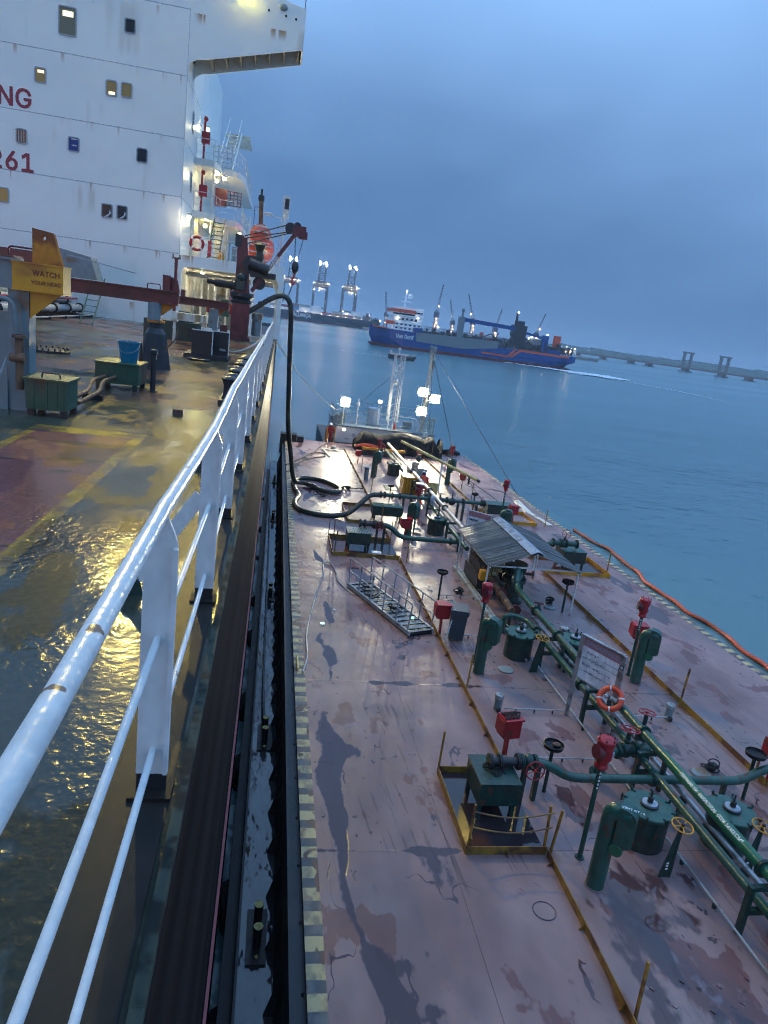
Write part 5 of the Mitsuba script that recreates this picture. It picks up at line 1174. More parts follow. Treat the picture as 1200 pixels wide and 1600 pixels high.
for x, y, lab in ((6.75, 21.9, 'flat round deck cover beside the bowl post near the gangway'), (10.55, 22.0, 'flat round deck cover right of the shelter front'), (10.4, 12.35, 'round deck cover with dark clutter at the right edge'), (7.2, 17.0, 'flat dark ring on deck between vent and hatch')):
    t = Thing('deck_cover', lab, 'cover', 'flat round deck covers', pos=(x, y, BD))
    t.add('disc', lathe([(0, 0.02), (0.16, 0.02), (0.21, 0.0), (0.22, 0.03), (0.19, 0.045), (0, 0.05)], 24), 'grey_post')
    if y > 20: t.add('handle', tube(fillet([(-0.08, 0, 0.04), (-0.08, 0, 0.09), (0.08, 0, 0.09), (0.08, 0, 0.04)], 0.03), 0.01, 6), 'dark_steel')
for x, y, lab in ((10.72, 22.45, 'dark tangle of rope and fittings beyond the shelter post'), (10.75, 12.5, 'dark tangle of rope and fittings beside the right hand bowl'), (7.3, 22.8, 'dark tangle of rope and fittings left of the shelter')):
    t = Thing('clutter_heap', lab, 'clutter', pos=(x, y, BD))
    t.add('coil', cat(*[torus((rnd.uniform(-.06, .06), rnd.uniform(-.06, .06), 0.03 + 0.035 * k), (rnd.uniform(-.3, .3), rnd.uniform(-.3, .3), 1), rnd.uniform(.08, .18), 0.016, 16, 5) for k in range(6)]), 'rag')
    t.add('fitting', cat(box((0.03, 0, 0.10), (0.12, 0.10, 0.18), 0.02, 20), tube([(-0.15, 0.05, 0.08), (0.12, -0.1, 0.16)], 0.025, 6)), 'green_dark', smooth=False)
t = Thing('ring', 'thin dark wire ring lying on the near deck', 'ring')
t.solo(torus((5.10, 8.62, BD + 0.008), (0, 0, 1), 0.19, 0.006, 40, 5), 'wire_dark')
for k in range(9):
    t = Thing('deck_pad', 'small flat diamond shaped pad on the wet deck at the lower right', 'pad', 'small flat pads on the near deck', pos=(6.25 + 0.55 * (k % 5) + 0.2 * (k // 5), 7.2 - 0.38 * (k // 5) + 0.1 * (k % 2), BD))
    t.solo(box((0, 0, 0.008), (0.075, 0.075, 0.016), 0.006, 40), 'barge_deck_paint', smooth=False)

# drip boxes at the manifolds
def drip_box(x, y, w, d, z0, z1, lab, top, grate=False):
    t = Thing('drip_box', lab, 'box', 'green drip boxes at the manifolds', pos=(x, y, 0))
    t.add('body', b2(-w / 2, w / 2, -d / 2, d / 2, z0, z1, 0.01), 'green_dark', smooth=False)
    t.add('top', b2(-w / 2 - 0.02, w / 2 + 0.02, -d / 2 - 0.02, d / 2 + 0.02, z1, z1 + 0.02, 0.004), top, smooth=False)
    for a in (-1, 1):
        for b_ in (-1, 1):
            t.add('leg', b2(a * w * 0.42 - 0.04, a * w * 0.42 + 0.04, b_ * d * 0.4 - 0.04, b_ * d * 0.4 + 0.04, BD, z0), 'green_dark', smooth=False)
    if grate:
        for k in range(14):
            t.add('grating_bar', b2(-w / 2 + 0.03 + k * (w - 0.06) / 13 - 0.012, -w / 2 + 0.03 + k * (w - 0.06) / 13 + 0.012, -d / 2 + 0.03, d / 2 - 0.03, z1 + 0.021, z1 + 0.035), 'plate_metal', smooth=False)
    return t


t = drip_box(4.90, 11.20, 0.80, 0.92, 3.55, 4.02, 'dark green drip box with rags in the nearest containment bay', 'green_dark')
t.add('slot', b2(0.20, 0.33, 0.0, 0.16, 4.041, 4.046), 'rag', smooth=False)
t.add('rags', cat(*[tube(spline([(rnd.uniform(-.25, -.05), rnd.uniform(-.25, .2), 4.05), (rnd.uniform(-.15, .15), rnd.uniform(-.2, .2), 4.085), (rnd.uniform(-.1, .2), rnd.uniform(-.3, .1), 4.05)], 5), 0.014, 5) for k in range(9)]), 'rag')
t = drip_box(3.98, 27.3, 0.98, 0.85, 3.50, 3.98, 'dark green drip box with a bright grating in the second containment bay', 'green_paint', True)
t.add('white_pan', b2(0.55, 0.95, -0.75, -0.45, BD + 0.02, BD + 0.10, 0.02), 'white_paint', smooth=False)
drip_box(5.95, 32.2, 1.5, 0.7, 3.50, 3.95, 'dark green drip box below the end of the black hose', 'green_paint')
drip_box(13.45, 27.1, 1.05, 0.95, 3.48, 3.98, 'dark green drip box in the far side containment bay', 'green_paint')
drip_box(12.5, 34.6, 1.5, 0.9, 3.5, 4.0, 'dark green drip box behind the shelter roof', 'green_paint')

# ------------------------------------------------------------------ warning board with lifebuoy
wb = Thing('warning_board', 'white framed warning board with pink heading and dark safety lines, standing over the pipes', 'sign')
q0, q1 = np.array([8.10, 14.66]), np.array([8.60, 13.62])
ex = np.array([q1[0] - q0[0], q1[1] - q0[1], 0.0]); LW = np.linalg.norm(ex); ex /= LW
nz = np.array([0, 0, 1.0])
nrm = np.cross(ex, nz)


def onb(u, z, d=0.0):
    return np.array([q0[0], q0[1], 0]) + ex * u + nz * z + nrm * d


ZB, ZT = 4.36, 5.46
face = lambda u0, u1, z0, z1, th, d: ext(sbox(u0, z0, u1, z1), th, onb(0, 0, d), ex, nz)
wb.add('board', face(0.03, LW - 0.03, ZB, ZT, 0.012, 0.0), 'sign_white', smooth=False)
wb.add('heading', face(0.035, LW - 0.035, ZT - 0.24, ZT - 0.02, 0.004, 0.0125), 'sign_pink', smooth=False)
wb.add('frame', cat(face(-0.03, LW + 0.03, ZT, ZT + 0.035, 0.10, -0.045), face(0.0, LW, ZB - 0.03, ZB, 0.05, -0.01), face(0.0, 0.03, ZB, ZT, 0.05, -0.01), face(LW - 0.03, LW, ZB, ZT, 0.05, -0.01)), 'plate_metal', smooth=False)
wb.add('post', face(-0.085, -0.001, BD, ZT + 0.02, 0.06, -0.02), 'plate_metal', smooth=False)
wb.add('post', face(LW + 0.001, LW + 0.11, BD, ZT + 0.02, 0.06, -0.02), 'plate_metal', smooth=False)
wb.add('post_sign', face(LW + 0.006, LW + 0.105, 5.12, 5.24, 0.004, 0.041), 'letter_dark', smooth=False)
rg = torus(onb(LW + 0.055, 5.18, 0.047), nrm, 0.026, 0.007, 16, 5); wb.add('post_mark', rg, 'letter_white')
rg = torus(onb(LW + 0.055, 3.98, 0.043), nrm, 0.026, 0.007, 16, 5); wb.add('post_mark', rg, 'letter_grey')
wl = [text(s_, h_, onb(u_, z_, 0.0125), ex, nz, 0.002) for s_, h_, u_, z_ in (('KEEP OUT', 0.055, 0.16, 5.06), ('RISK OF EXPLOSION', 0.047, 0.07, 4.90), ('DO NOT SMOKE', 0.052, 0.09, 4.73), ('DO NOT NAKED LIGHTS', 0.042, 0.06, 4.57))]
wb.add('lettering', cat(*wl), 'letter_dark', smooth=False)
wl = [text(s_, h_, onb(u_, z_, 0.0125), ex, nz, 0.002) for s_, h_, u_, z_ in (('MANTENHA DISTÂNCIA', 0.032, 0.66, 5.04), ('RISCO DE EXPLOSÃO', 0.034, 0.66, 4.90), ('NÃO FUME', 0.036, 0.68, 4.74), ('NÃO ACENDA LUZES', 0.034, 0.66, 4.58))]
wb.add('lettering', cat(*wl), 'letter_grey', smooth=False)
wb.add('lettering', cat(text('DANGER', 0.10, onb(0.10, 5.29, 0.017), ex, nz, 0.002), text('PERIGO', 0.10, onb(0.66, 5.29, 0.017), ex, nz, 0.002)), 'letter_grey', smooth=False)
lbq = Thing('lifebuoy', 'orange red lifebuoy hung on the right post of the warning board', 'lifebuoy')
cc = onb(LW + 0.07, 4.42, 0.24)
tn = nrm * 0.80 + nz * 0.75 + ex * 0.15; tn /= np.linalg.norm(tn)
lbq.add('ring', torus(cc, tn, 0.26, 0.065, 32, 12), 'orange_paint')
_, u_, w_ = _frame(tn)
for a in (0.4, 1.97, 3.54, 5.11):
    e_ = u_ * math.cos(a) + w_ * math.sin(a); g_ = -u_ * math.sin(a) + w_ * math.cos(a)
    lbq.add('band', tube([cc + e_ * 0.26 - g_ * 0.018, cc + e_ * 0.26 + g_ * 0.018], 0.068, 12), 'white_paint')
lt = Thing('water_light', 'grey light float tucked inside the lifebuoy on the warning board', 'light')
lt.add('float', tube([cc - u_ * 0.02 + tn * 0.05, cc - u_ * 0.17 + tn * 0.05], [0.06, 0.045], 12), 'grey_steel'); lt.add('lens', ball(cc + u_ * 0.09 + tn * 0.05, 0.06, 8), 'ridge_metal')
t = Thing('warning_board', 'white warning board with pink heading half hidden behind the shelter roof', 'sign')
t.add('board', ext(sbox(0, 4.5, 1.1, 5.35), 0.02, (8.55, 27.2, 0), (0.75, -0.66, 0), (0, 0, 1)), 'sign_white', smooth=False)
t.add('heading', ext(sbox(0.04, 5.1, 1.06, 5.32), 0.03, (8.55, 27.2, 0), (0.75, -0.66, 0), (0, 0, 1)), 'sign_pink', smooth=False)
t.add('lettering', text('KEEP OUT', 0.06, (8.62, 27.12, 4.93), (0.75, -0.66, 0), (0, 0, 1), 0.04), 'letter_dark', smooth=False)
for u in (0, 1.1):
    t.add('post', bar((8.55 + 0.75 * u, 27.22 - 0.66 * u, BD), (8.55 + 0.75 * u, 27.22 - 0.66 * u, 5.4), 0.07, 0.04), 'plate_metal', smooth=False)

# ------------------------------------------------------------------ pump under its corrugated shelter
sh = Thing('pump_shelter', 'open shelter with a dark corrugated pitched roof and pale ridge cap over the cargo pump', 'shelter')
EX0, EX1, RXC, EZ, RZ, RY0, RY1 = 7.80, 11.15, 9.42, 4.86, 5.42, 21.35, 25.75


def corrugated(xa, za, xb, zb, y0, y1, pitch=0.25, amp=0.030, n=8):
    yy = np.arange(y0, y1 + 1e-6, pitch / n)
    w = amp * np.cos(2 * np.pi * yy / pitch)
    V = []
    for dz in (0.0, -0.006):
        for x, z in ((xa, za), (xb, zb)):
            V.append(np.stack([yy * 0 + x, yy, z + w + dz], 1))
    V = np.vstack(V); k = len(yy); i = np.arange(k - 1)
    top = np.vstack([np.stack([i, i + k, i + 1], 1), np.stack([i + 1, i + k, i + k + 1], 1)])
    return V, np.vstack([top, top[:, ::-1] + 2 * k])


for k in range(4):
    y0 = RY0 + k * 1.1
    o = 0.012 * (k % 2)
    sh.add('roof_sheet', corrugated(EX0 - 0.05, EZ - 0.02 + o, RXC, RZ + o, y0, y0 + 1.12), 'roof_metal', smooth=False)
    sh.add('roof_sheet', corrugated(RXC, RZ + o, EX1 + 0.05, EZ - 0.02 + o, y0, y0 + 1.12), 'roof_metal', smooth=False)
sh.add('ridge_cap', ext(Polygon([(-0.26, -0.065), (0, 0.035), (0.26, -0.065), (0.26, -0.055), (0.05, 0.045), (0, 0.05), (-0.05, 0.045), (-0.26, -0.055)]), RY1 - RY0 + 0.1, (RXC, RY1 + 0.05, RZ + 0.02), (1, 0, 0), (0, 0, 1)), 'ridge_metal', smooth=False)
for x in (EX0, EX1):
    for y in (RY0 + 0.2, RY1 - 0.5):
        sh.add('post', tube([(x, y, BD), (x, y, EZ - 0.06)], 0.032, 10), 'white_paint')
sh.add('frame', cat(*[bar(a, b_, 0.05, 0.05) for y in (RY0 + 0.2, RY1 - 0.5) for a, b_ in (((EX0, y, EZ - 0.06), (EX1, y, EZ - 0.06)), ((EX0, y, EZ - 0.06), (RXC, y, RZ - 0.06)), ((RXC, y, RZ - 0.06), (EX1, y, EZ - 0.06)), ((RXC, y, EZ - 0.06), (RXC, y, RZ - 0.06)))], *[bar((x, RY0, z), (x, RY1, z), 0.05, 0.05) for x, z in ((EX0, EZ - 0.07), (EX1, EZ - 0.07), (8.6, 5.08), (10.25, 5.08), (RXC, RZ - 0.05))]), 'white_paint', smooth=False)
sh.add('side_panel', b2(8.05, 8.35, 24.6, 24.64, BD, 4.5), 'cream_paint', smooth=False, label='narrow pale panel beside the rear left post')
pm = Thing('cargo_pump', 'dark green cargo pump with an angled discharge elbow under the shelter front', 'pump', pos=(9.15, 22.4, 0))
pm.add('body', lathe([(0, BD), (0.42, BD), (0.42, 3.35), (0.30, 3.45), (0.30, 3.9), (0.44, 4.0), (0.44, 4.15), (0.34, 4.25), (0.40, 4.55), (0.40, 4.7), (0, 4.7)], 22), 'green_dark')
pm.add('discharge', tube(fillet([(0.05, -0.1, 4.45), (-0.05, -0.55, 4.40), (-0.35, -0.95, 4.75 - 0.35), (-0.42, -1.45, 4.27)], 0.25, 7), 0.16, 18), 'green_paint')
pm.add('flange', disc_on((0.0, -0.3, 4.43), (0.1, 1, 0.1), 0.24, 0.06), 'green_dark'); pm.add('flange', disc_on((-0.42, -1.42, 4.28), (0, 1, 0), 0.22, 0.05), 'green_dark')
pm.add('motor', cat(tube([(0.0, 0.7, 4.0), (0.1, 2.2, 4.0)], 0.36, 18), b2(-0.4, 0.5, 0.5, 2.5, BD, 3.5, 0.03)), 'dark_steel')
v = pm.add('hand_valve', tube([(0.4, 0, 4.3), (0.62, -0.05, 4.3)], 0.05, 8), 'dark_steel'); pm.add('handwheel', wheel((0.66, -0.06, 4.3), (1, -0.2, 0), 0.15), 'maroon_paint', under=v)
en = Thing('engine', 'brown and dark engine with a slanting exhaust pipe under the left side of the shelter', 'engine', pos=(8.25, 22.3, 0))
en.add('block', cat(b2(-0.30, 0.40, 0.6, 2.4, BD + 0.2, 3.95, 0.05), b2(-0.2, 0.3, 0.8, 2.2, 3.95, 4.3, 0.06)), 'dark_steel', smooth=False)
en.add('cylinder_head', cat(*[cyl((0.05, 0.9 + 0.36 * k, 4.3), 0.12, 0.16, 12) for k in range(4)]), 'green_dark')
en.add('exhaust', tube([(0.1, -2.2, 3.75), (-0.1, 1.9, 4.35)], 0.12, 14), 'rusty_steel')
en.add('rods', cat(*[tube([(-0.1 + 0.14 * k, 0.0, 4.2 + 0.05 * k), (0.2 + 0.12 * k, 1.2, 4.3)], 0.06, 8) for k in range(4)]), 'bollard_yellow')
en.add('skid', cat(b2(-0.52, -0.40, -2.6, 3.2, BD, 3.38), b2(0.5, 0.6, -2.6, 3.2, BD, 3.38)), 'grey_steel', smooth=False)
en.add('yellow_guard', b2(-0.5, -0.25, -0.25, 0.0, 4.05, 4.4, 0.03), 'yellow_paint', smooth=False)
en.add('coupling', cat(disc_on((0.1, -1.0, 3.9), (0, 1, 0), 0.2, 0.1), disc_on((0.25, -2.1, 3.75), (0, 1, 0), 0.19, 0.08)), 'maroon_paint')

# ------------------------------------------------------------------ gangway, bin, loose gear
gw = Thing('gangway', 'grey aluminium gangway with handrails lying askew on the near side of the barge deck', 'gangway')
g0, g1 = np.array([4.68, 18.86]), np.array([3.14, 22.75])
gd = (g1 - g0) / np.linalg.norm(g1 - g0); gn = np.array([gd[1], -gd[0]]); GL, GW = np.linalg.norm(g1 - g0), 0.88
gp = lambda u, w, z: (g0[0] + gd[0] * u + gn[0] * w, g0[1] + gd[1] * u + gn[1] * w, BD + z)
for w in (0, GW):
    gw.add('side_beam', bar(gp(-0.02, w, 0.11), gp(GL, w, 0.11), 0.06, 0.14), 'grey_steel', smooth=False)
    gw.add('handrail', tube(fillet([gp(0.12, w, 0.18), gp(0.02, w, 1.06), gp(GL - 0.02, w, 1.10), gp(GL - 0.1, w, 0.2)], 0.1), 0.024, 8), 'grey_steel')
    gw.add('middle_rail', tube([gp(0.07, w, 0.62), gp(GL - 0.06, w, 0.64)], 0.016, 8), 'grey_steel')
    for k in range(1, 5):
        gw.add('post', tube([gp(GL * k / 5, w, 0.18), gp(GL * k / 5 - 0.05, w, 1.07)], 0.024, 8), 'grey_steel')
for k in range(13):
    gw.add('tread_bar', bar(gp(0.15 + GL * k / 13.2, 0.03, 0.172), gp(0.15 + GL * k / 13.2, GW - 0.03, 0.172), 0.035, 0.03), 'dark_steel', smooth=False)
for k in range(5):
    gw.add('deck_plate', ext(Polygon([(0.0, 0.04), (GL / 5 - 0.03, 0.04), (GL / 5 - 0.03, GW - 0.04), (0, GW - 0.04)]), 0.01, gp(GL * k / 5 + 0.01, 0, 0.145), (gd[0], gd[1], 0), (gn[0], gn[1], 0)), 'plate_metal', smooth=False)
for u in (0.05, GL - 0.1):
    gw.add('roller', tube([gp(u, 0.0, 0.06), gp(u, GW, 0.06)], 0.06, 10), 'black_rubber')
for us, lab in (((1.5, 1.7, 1.6), 'dark tangle of rope on the near half of the gangway tread'), ((2.9, 3.1, 3.3, 3.6), 'dark tangle of rope and shackles on the far half of the gangway tread')):
    t = Thing('rope_coil', lab, 'rope')
    t.solo(cat(*[torus(np.array(gp(u, 0.4 + rnd.uniform(-.1, .1), 0.22 + 0.02 * k)), (rnd.uniform(-.4, .4), rnd.uniform(-.4, .4), 1), rnd.uniform(.14, .26), 0.018, 16, 5) for k, u in enumerate(us)]), 'rag')
bn = Thing('wheeled_bin', 'dark grey wheeled rubbish bin beside the red fire box', 'bin', pos=(6.18, 18.95, BD), rz=-12)
v, f = b2(-0.26, 0.26, -0.30, 0.30, 0.05, 0.98, 0.03); v = v.copy(); k_ = 0.80 + 0.2 * (v[:, 2:] / 0.98); v[:, :2] *= k_
bn.add('body', (v, f), 'bin_grey', smooth=False); bn.add('lid', b2(-0.28, 0.28, -0.33, 0.33, 0.981, 1.04, 0.025), 'bin_grey', smooth=False)
bn.add('rim', cat(b2(-0.285, 0.285, -0.335, -0.30, 0.90, 0.975, 0.008), b2(-0.285, -0.262, -0.3, 0.3, 0.90, 0.975)), 'bin_grey', smooth=False)
for x in (-0.2, 0.2): bn.add('wheel', disc_on((x, 0.27, 0.09), (1, 0, 0), 0.09, 0.05), 'black_rubber')
t = Thing('hose_pole', 'pale green plastic pole leaning beside the grey bin', 'pole')
t.solo(tube([(5.80, 18.7, BD), (5.98, 18.75, BD + 1.05)], 0.022, 8), 'canister_white')
t = Thing('air_hose', 'thin grey hose looping over the near deck beside the striped edge', 'hose')
t.solo(tube(spline([(1.35, 16.3, BD + 0.03), (1.50, 17.2, BD + 0.02), (1.56, 18.9, BD + 0.02), (1.95, 21.6, BD + 0.02), (2.36, 24.0, BD + 0.02), (2.42, 25.0, BD + 0.04), (2.68, 25.1, BD + 0.04), (2.84, 24.2, BD + 0.03), (2.86, 23.2, BD + 0.02), (3.25, 22.0, BD + 0.02)], 10), 0.026, 8), 'grey_steel')
t = Thing('hook_bar', 'small yellow cleat on the striped edge where the thin hose crosses', 'cleat')
t.solo(cat(tube([(1.22, 16.4, BD + 0.07), (1.22, 17.1, BD + 0.07)], 0.03, 8), box((1.22, 16.6, BD + 0.03), (0.04, 0.04, 0.07)), box((1.22, 16.9, BD + 0.03), (0.04, 0.04, 0.07))), 'bollard_yellow', smooth=False)
t = Thing('light_stick', 'small glowing green light tag on the near deck', 'light', 'glowing green tags', pos=(2.06, 19.5, BD))
t.solo(box((0, 0, 0.01), (0.13, 0.13, 0.02), 0.004, 10), 'lamp_glow', smooth=False, **lamp((0.4, 1.0, 0.72), 0.07, 0.05))
t = Thing('light_stick', 'tiny pale reflective tag on deck above the green one', 'light', pos=(2.52, 20.6, BD)); t.solo(box((0, 0, 0.01), (0.07, 0.09, 0.02), 0.004), 'white_paint', smooth=False)
t = Thing('light_stick', 'glowing green light tag on the gangway post', 'light', 'glowing green tags', pos=(4.93, 19.7, BD + 0.28)); t.solo(box((0, 0, 0), (0.09, 0.03, 0.08), 0.004), 'lamp_glow', smooth=False, **lamp((0.4, 1.0, 0.72), 0.07, 0.05))
t = Thing('plank', 'pale wooden plank lying on the far side deck near the striped edge', 'plank')
t.solo(cat(bar((15.25, 39.2, BD + 0.03), (15.0, 36.4, BD + 0.03), 0.35, 0.05), bar((15.0, 36.4, BD + 0.03), (15.3, 33.8, BD + 0.03), 0.3, 0.05)), 'cream_paint', smooth=False)
for pts, lab in (([(12.2, 40.5, BD + 0.5), (13.2, 42, BD + .02), (15, 41.5, BD + .02), (15.4, 38.5, BD + .02), (14.6, 37.2, BD + .02)], 'thin dark cable looping over the far side deck'), ([(11.0, 36.5, 4.9), (12.4, 36.5, 3.5), (13.6, 36.0, BD + .02), (14.5, 35.5, BD + .02), (14.0, 34.2, BD + .02)], 'thin dark cable from the boom end to the far deck'), ([(11.1, 36.5, 4.8), (12.6, 35.6, 4.0), (13.0, 34.6, 3.6)], 'thin dark cable hanging to the far drip box')):
    t = Thing('cable', lab, 'cable', 'cables on the far deck'); t.solo(tube(spline(pts, 8), 0.018, 6), 'wire_dark')

# ------------------------------------------------------------------ people
def person(label, J, cov, helmet, face_dir, coat_r=1.0, frame=None):
    """One continuous figure from joints J (metres, frame of the barge); clothes, boots and helmet are its children."""
    P_ = {k: np.asarray(v, float) for k, v in J.items()}
    t = Thing('person', label, 'person', frame=frame)
    u = trimesh.creation.icosphere(1, 1.0).vertices

    def hull(a, ra, b, rb_):
        return manifold3d.Manifold.hull_points(np.vstack([u * ra + a, u * rb_ + b]).astype(np.float32))

    R_ = dict(head=0.10, neck=0.06, chest=0.135, waist=0.12, hip=0.13, sho=0.075, elb=0.052, wri=0.036, hipj=0.10, knee=0.068, ank=0.045, toe=0.04)
    bones = [('chest', 'waist'), ('waist', 'hip'), ('neck', 'chest')]
    for s_ in 'lr':
        bones += [('chest', 'sho' + s_), ('sho' + s_, 'elb' + s_), ('elb' + s_, 'wri' + s_), ('hip', 'hipj' + s_), ('hipj' + s_, 'knee' + s_), ('knee' + s_, 'ank' + s_), ('ank' + s_, 'toe' + s_)]
    rad = lambda k: R_[k] if k in R_ else R_[k[:-1]]
    sk = [hull(P_[a], rad(a), P_[b], rad(b)) for a, b in bones]
    sk.append(hull(P_['neck'], 0.055, P_['head'] - [0, 0, 0.07], 0.055))
    f_ = np.asarray(face_dir, float); f_ = f_ / np.linalg.norm(f_)
    side = np.cross(f_, [0, 0, 1]); side = side / (np.linalg.norm(side) + 1e-9); up = np.cross(side, f_)
    hd = P_['head']
    sk.append(hull(hd + up * 0.03, 0.098, hd - up * 0.06 + f_ * 0.02, 0.068))
    sk.append(hull(hd + f_ * 0.09 + up * 0.01, 0.012, hd + f_ * 0.112 - up * 0.025, 0.016))                    # nose
    for q in (-1, 1):
        sk.append(hull(hd + side * 0.095 * q + up * 0.02, 0.018, hd + side * 0.095 * q - up * 0.03, 0.014))      # ears
    for s_, q in (('l', -1), ('r', 1)):
        w, e = P_['wri' + s_], P_['elb' + s_]
        d = (w - e) / np.linalg.norm(w - e)
        a = np.cross(d, [0, 0, 1.0]); a = a / (np.linalg.norm(a) + 1e-9) if np.linalg.norm(a) > 0.1 else np.array([1.0, 0, 0])
        n_ = np.cross(a, d)
        palm = w + d * 0.09
        sk.append(hull(w, 0.033, palm + a * 0.022, 0.022)); sk.append(hull(w, 0.033, palm - a * 0.022, 0.022))
        for k, ln in enumerate((0.062, 0.075, 0.070, 0.055)):
            b0 = palm + a * (0.036 - 0.024 * k); b1 = b0 + d * ln * 0.55 + n_ * 0.008; b3 = b1 + d * ln * 0.3 + n_ * 0.030
            sk.append(hull(b0, 0.0105, b1, 0.0095)); sk.append(hull(b1, 0.0095, b3, 0.008))
        th0 = w + d * 0.03 + a * 0.035; th1 = th0 + d * 0.04 + a * 0.03
        sk.append(hull(th0, 0.014, th1, 0.011)); sk.append(hull(th1, 0.011, th1 + d * 0.03 + n_ * 0.012, 0.009))
    def union(ms, el, smooth_n):
        m = manifold3d.Manifold.batch_boolean(ms, manifold3d.OpType.Add).refine_to_length(el)
        mm = m.to_mesh()
        tm = trimesh.Trimesh(mm.vert_properties[:, :3], mm.tri_verts, process=True)
        trimesh.smoothing.filter_taubin(tm, iterations=smooth_n)
        return np.asarray(tm.vertices), np.asarray(tm.faces)
    t.add('body', union(sk, 0.022, 6), 'skin', smooth=True)
    cl = [hull(P_[a], rad(a) * 1.13 + 0.012, P_[b], rad(b) * 1.13 + 0.012) for a, b in bones if not b.startswith('toe') and a != 'neck']
    cl.append(hull(P_['chest'], 0.16, P_['neck'] - [0, 0, 0.02], 0.085))
    t.add('coverall', union(cl, 0.035, 8), cov, smooth=True)
    for s_ in 'lr':
        t.add('boot', union([hull(P_['ank' + s_], 0.06, P_['toe' + s_], 0.05)], 0.03, 3), 'black_rubber', smooth=True)
    a = np.linspace(0, np.pi / 2, 7)
    v, f = lathe([(0.135 * math.cos(q) + 0.004, 0.12 * math.sin(q)) for q in a], 18)
    v2, f2 = lathe([(0.115, 0.0), (0.165, -0.008), (0.165, 0.004), (0.13, 0.012)], 18)
    v, f = cat((v, f), (v2, f2))
    v = v[:, :1] * side + v[:, 1:2] * f_ + v[:, 2:] * up + hd + up * 0.045
    t.add('helmet', (v, f), helmet, smooth=True)
    for q in (-1, 1):
        t.add('eye', ball(hd + f_ * 0.088 + side * 0.034 * q + up * 0.02, 0.011, 5), 'hair')
    t.add('hair', union([hull(hd - f_ * 0.035 + up * 0.03, 0.085, hd - f_ * 0.04 - up * 0.03, 0.072)], 0.03, 2), 'hair', smooth=True)
    return t


bx, by, bz = 4.68, 55.0, 2.92
J = dict(hip=(0, 0, .94), waist=(0, 0, 1.08), chest=(0, -.02, 1.32), neck=(0, -.02, 1.50), head=(0.0, -.05, 1.63), shol=(-.19, 0, 1.40), shor=(.19, 0, 1.40), elbl=(-.27, .02, 1.12), elbr=(.29, -.05, 1.13), wril=(-.24, -.14, .93), wrir=(.24, -.22, 1.00),
         hipjl=(-.10, 0, .90), hipjr=(.10, 0, .90), kneel=(-.12, -.02, .49), kneer=(.12, -.03, .49), ankl=(-.13, .03, .09), ankr=(.13, .03, .09), toel=(-.16, -.13, .05), toer=(.17, -.13, .05))
person('person in red coverall and white helmet standing beside the white deckhouse', {k: (v[0] + bx, v[1] + by, v[2] + bz) for k, v in J.items()}, 'coverall_red', 'helmet_white', (0.15, -1, -0.25))
bx, by, bz = 8.95, 37.7, BD
J = dict(hip=(0, -.10, .78), waist=(0, -.03, .92), chest=(-.02, .16, 1.12), neck=(-.02, .30, 1.26), head=(-.02, .38, 1.36), shol=(-.20, .18, 1.16), shor=(.17, .18, 1.17), elbl=(-.28, .34, .93), elbr=(.27, .36, .92), wril=(-.20, .55, .80), wrir=(.18, .56, .80),
         hipjl=(-.10, -.10, .76), hipjr=(.10, -.10, .76), kneel=(-.17, .12, .43), kneer=(.18, .10, .43), ankl=(-.16, -.06, .09), ankr=(.17, -.10, .09), toel=(-.19, .12, .05), toer=(.21, .08, .05))
person('person in orange coverall and pale blue helmet bending over at the yellow boxes', {k: (v[0] + bx, v[1] + by, v[2] + bz) for k, v in J.items()}, 'coverall_orange', 'helmet_blue', (0.05, 0.85, -0.5))

# ------------------------------------------------------------------ the far end of the barge
t = Thing('gear_box', 'large yellow gear box left of the person in orange', 'box', 'yellow gear boxes amidships', pos=(8.35, 38.9, BD))
t.add('body', b2(-0.50, 0.45, -0.55, 0.6, 0.03, 0.95, 0.02), 'yellow_paint', smooth=False); t.add('lid', b2(-0.53, 0.48, -0.58, 0.63, 0.951, 1.03, 0.015), 'yellow_paint', smooth=False)
for k in range(5): t.add('rib', b2(-0.35 + 0.18 * k, -0.32 + 0.18 * k, -0.565, -0.551, 0.1, 0.9), 'ochre_paint', smooth=False)
t = Thing('gear_box', 'small faded yellow gear box right of the person in orange', 'box', 'yellow gear boxes amidships', pos=(9.62, 38.6, BD))
t.add('body', b2(-0.28, 0.32, -0.3, 0.5, 0.03, 0.78, 0.02), 'bollard_yellow', smooth=False); t.add('lid', b2(-0.30, 0.34, -0.32, 0.52, 0.781, 0.84, 0.01), 'bollard_yellow', smooth=False)
t = Thing('steel_bench', 'grey steel bench box beyond the yellow boxes', 'box'); t.add('body', b2(8.9, 10.1, 42.3, 43.0, BD, 4.05, 0.02), 'grey_post', smooth=False); t.add('panel', b2(8.9, 9.3, 41.5, 41.6, BD + 0.4, 4.6, 0.02), 'plate_metal', smooth=False)
t = Thing('deck_plate', 'flat dark green plate on deck left of the yellow box', 'plate'); t.solo(b2(7.0, 7.75, 39.0, 40.2, BD + 0.004, BD + 0.03, 0.005), 'green_paint', smooth=False)
t = Thing('lower_hatch', 'low grey pipe with a flange bowl left of the far vent', 'pipe', pos=(6.05, 41.3, BD))
t.add('pipe', cyl((0, 0, 0), 0.14, 0.75, 14), 'grey_post'); t.add('bowl', lathe([(0, 0.75), (0.28, 0.80), (0.28, 0.86), (0, 0.82)], 18), 'grey_steel')
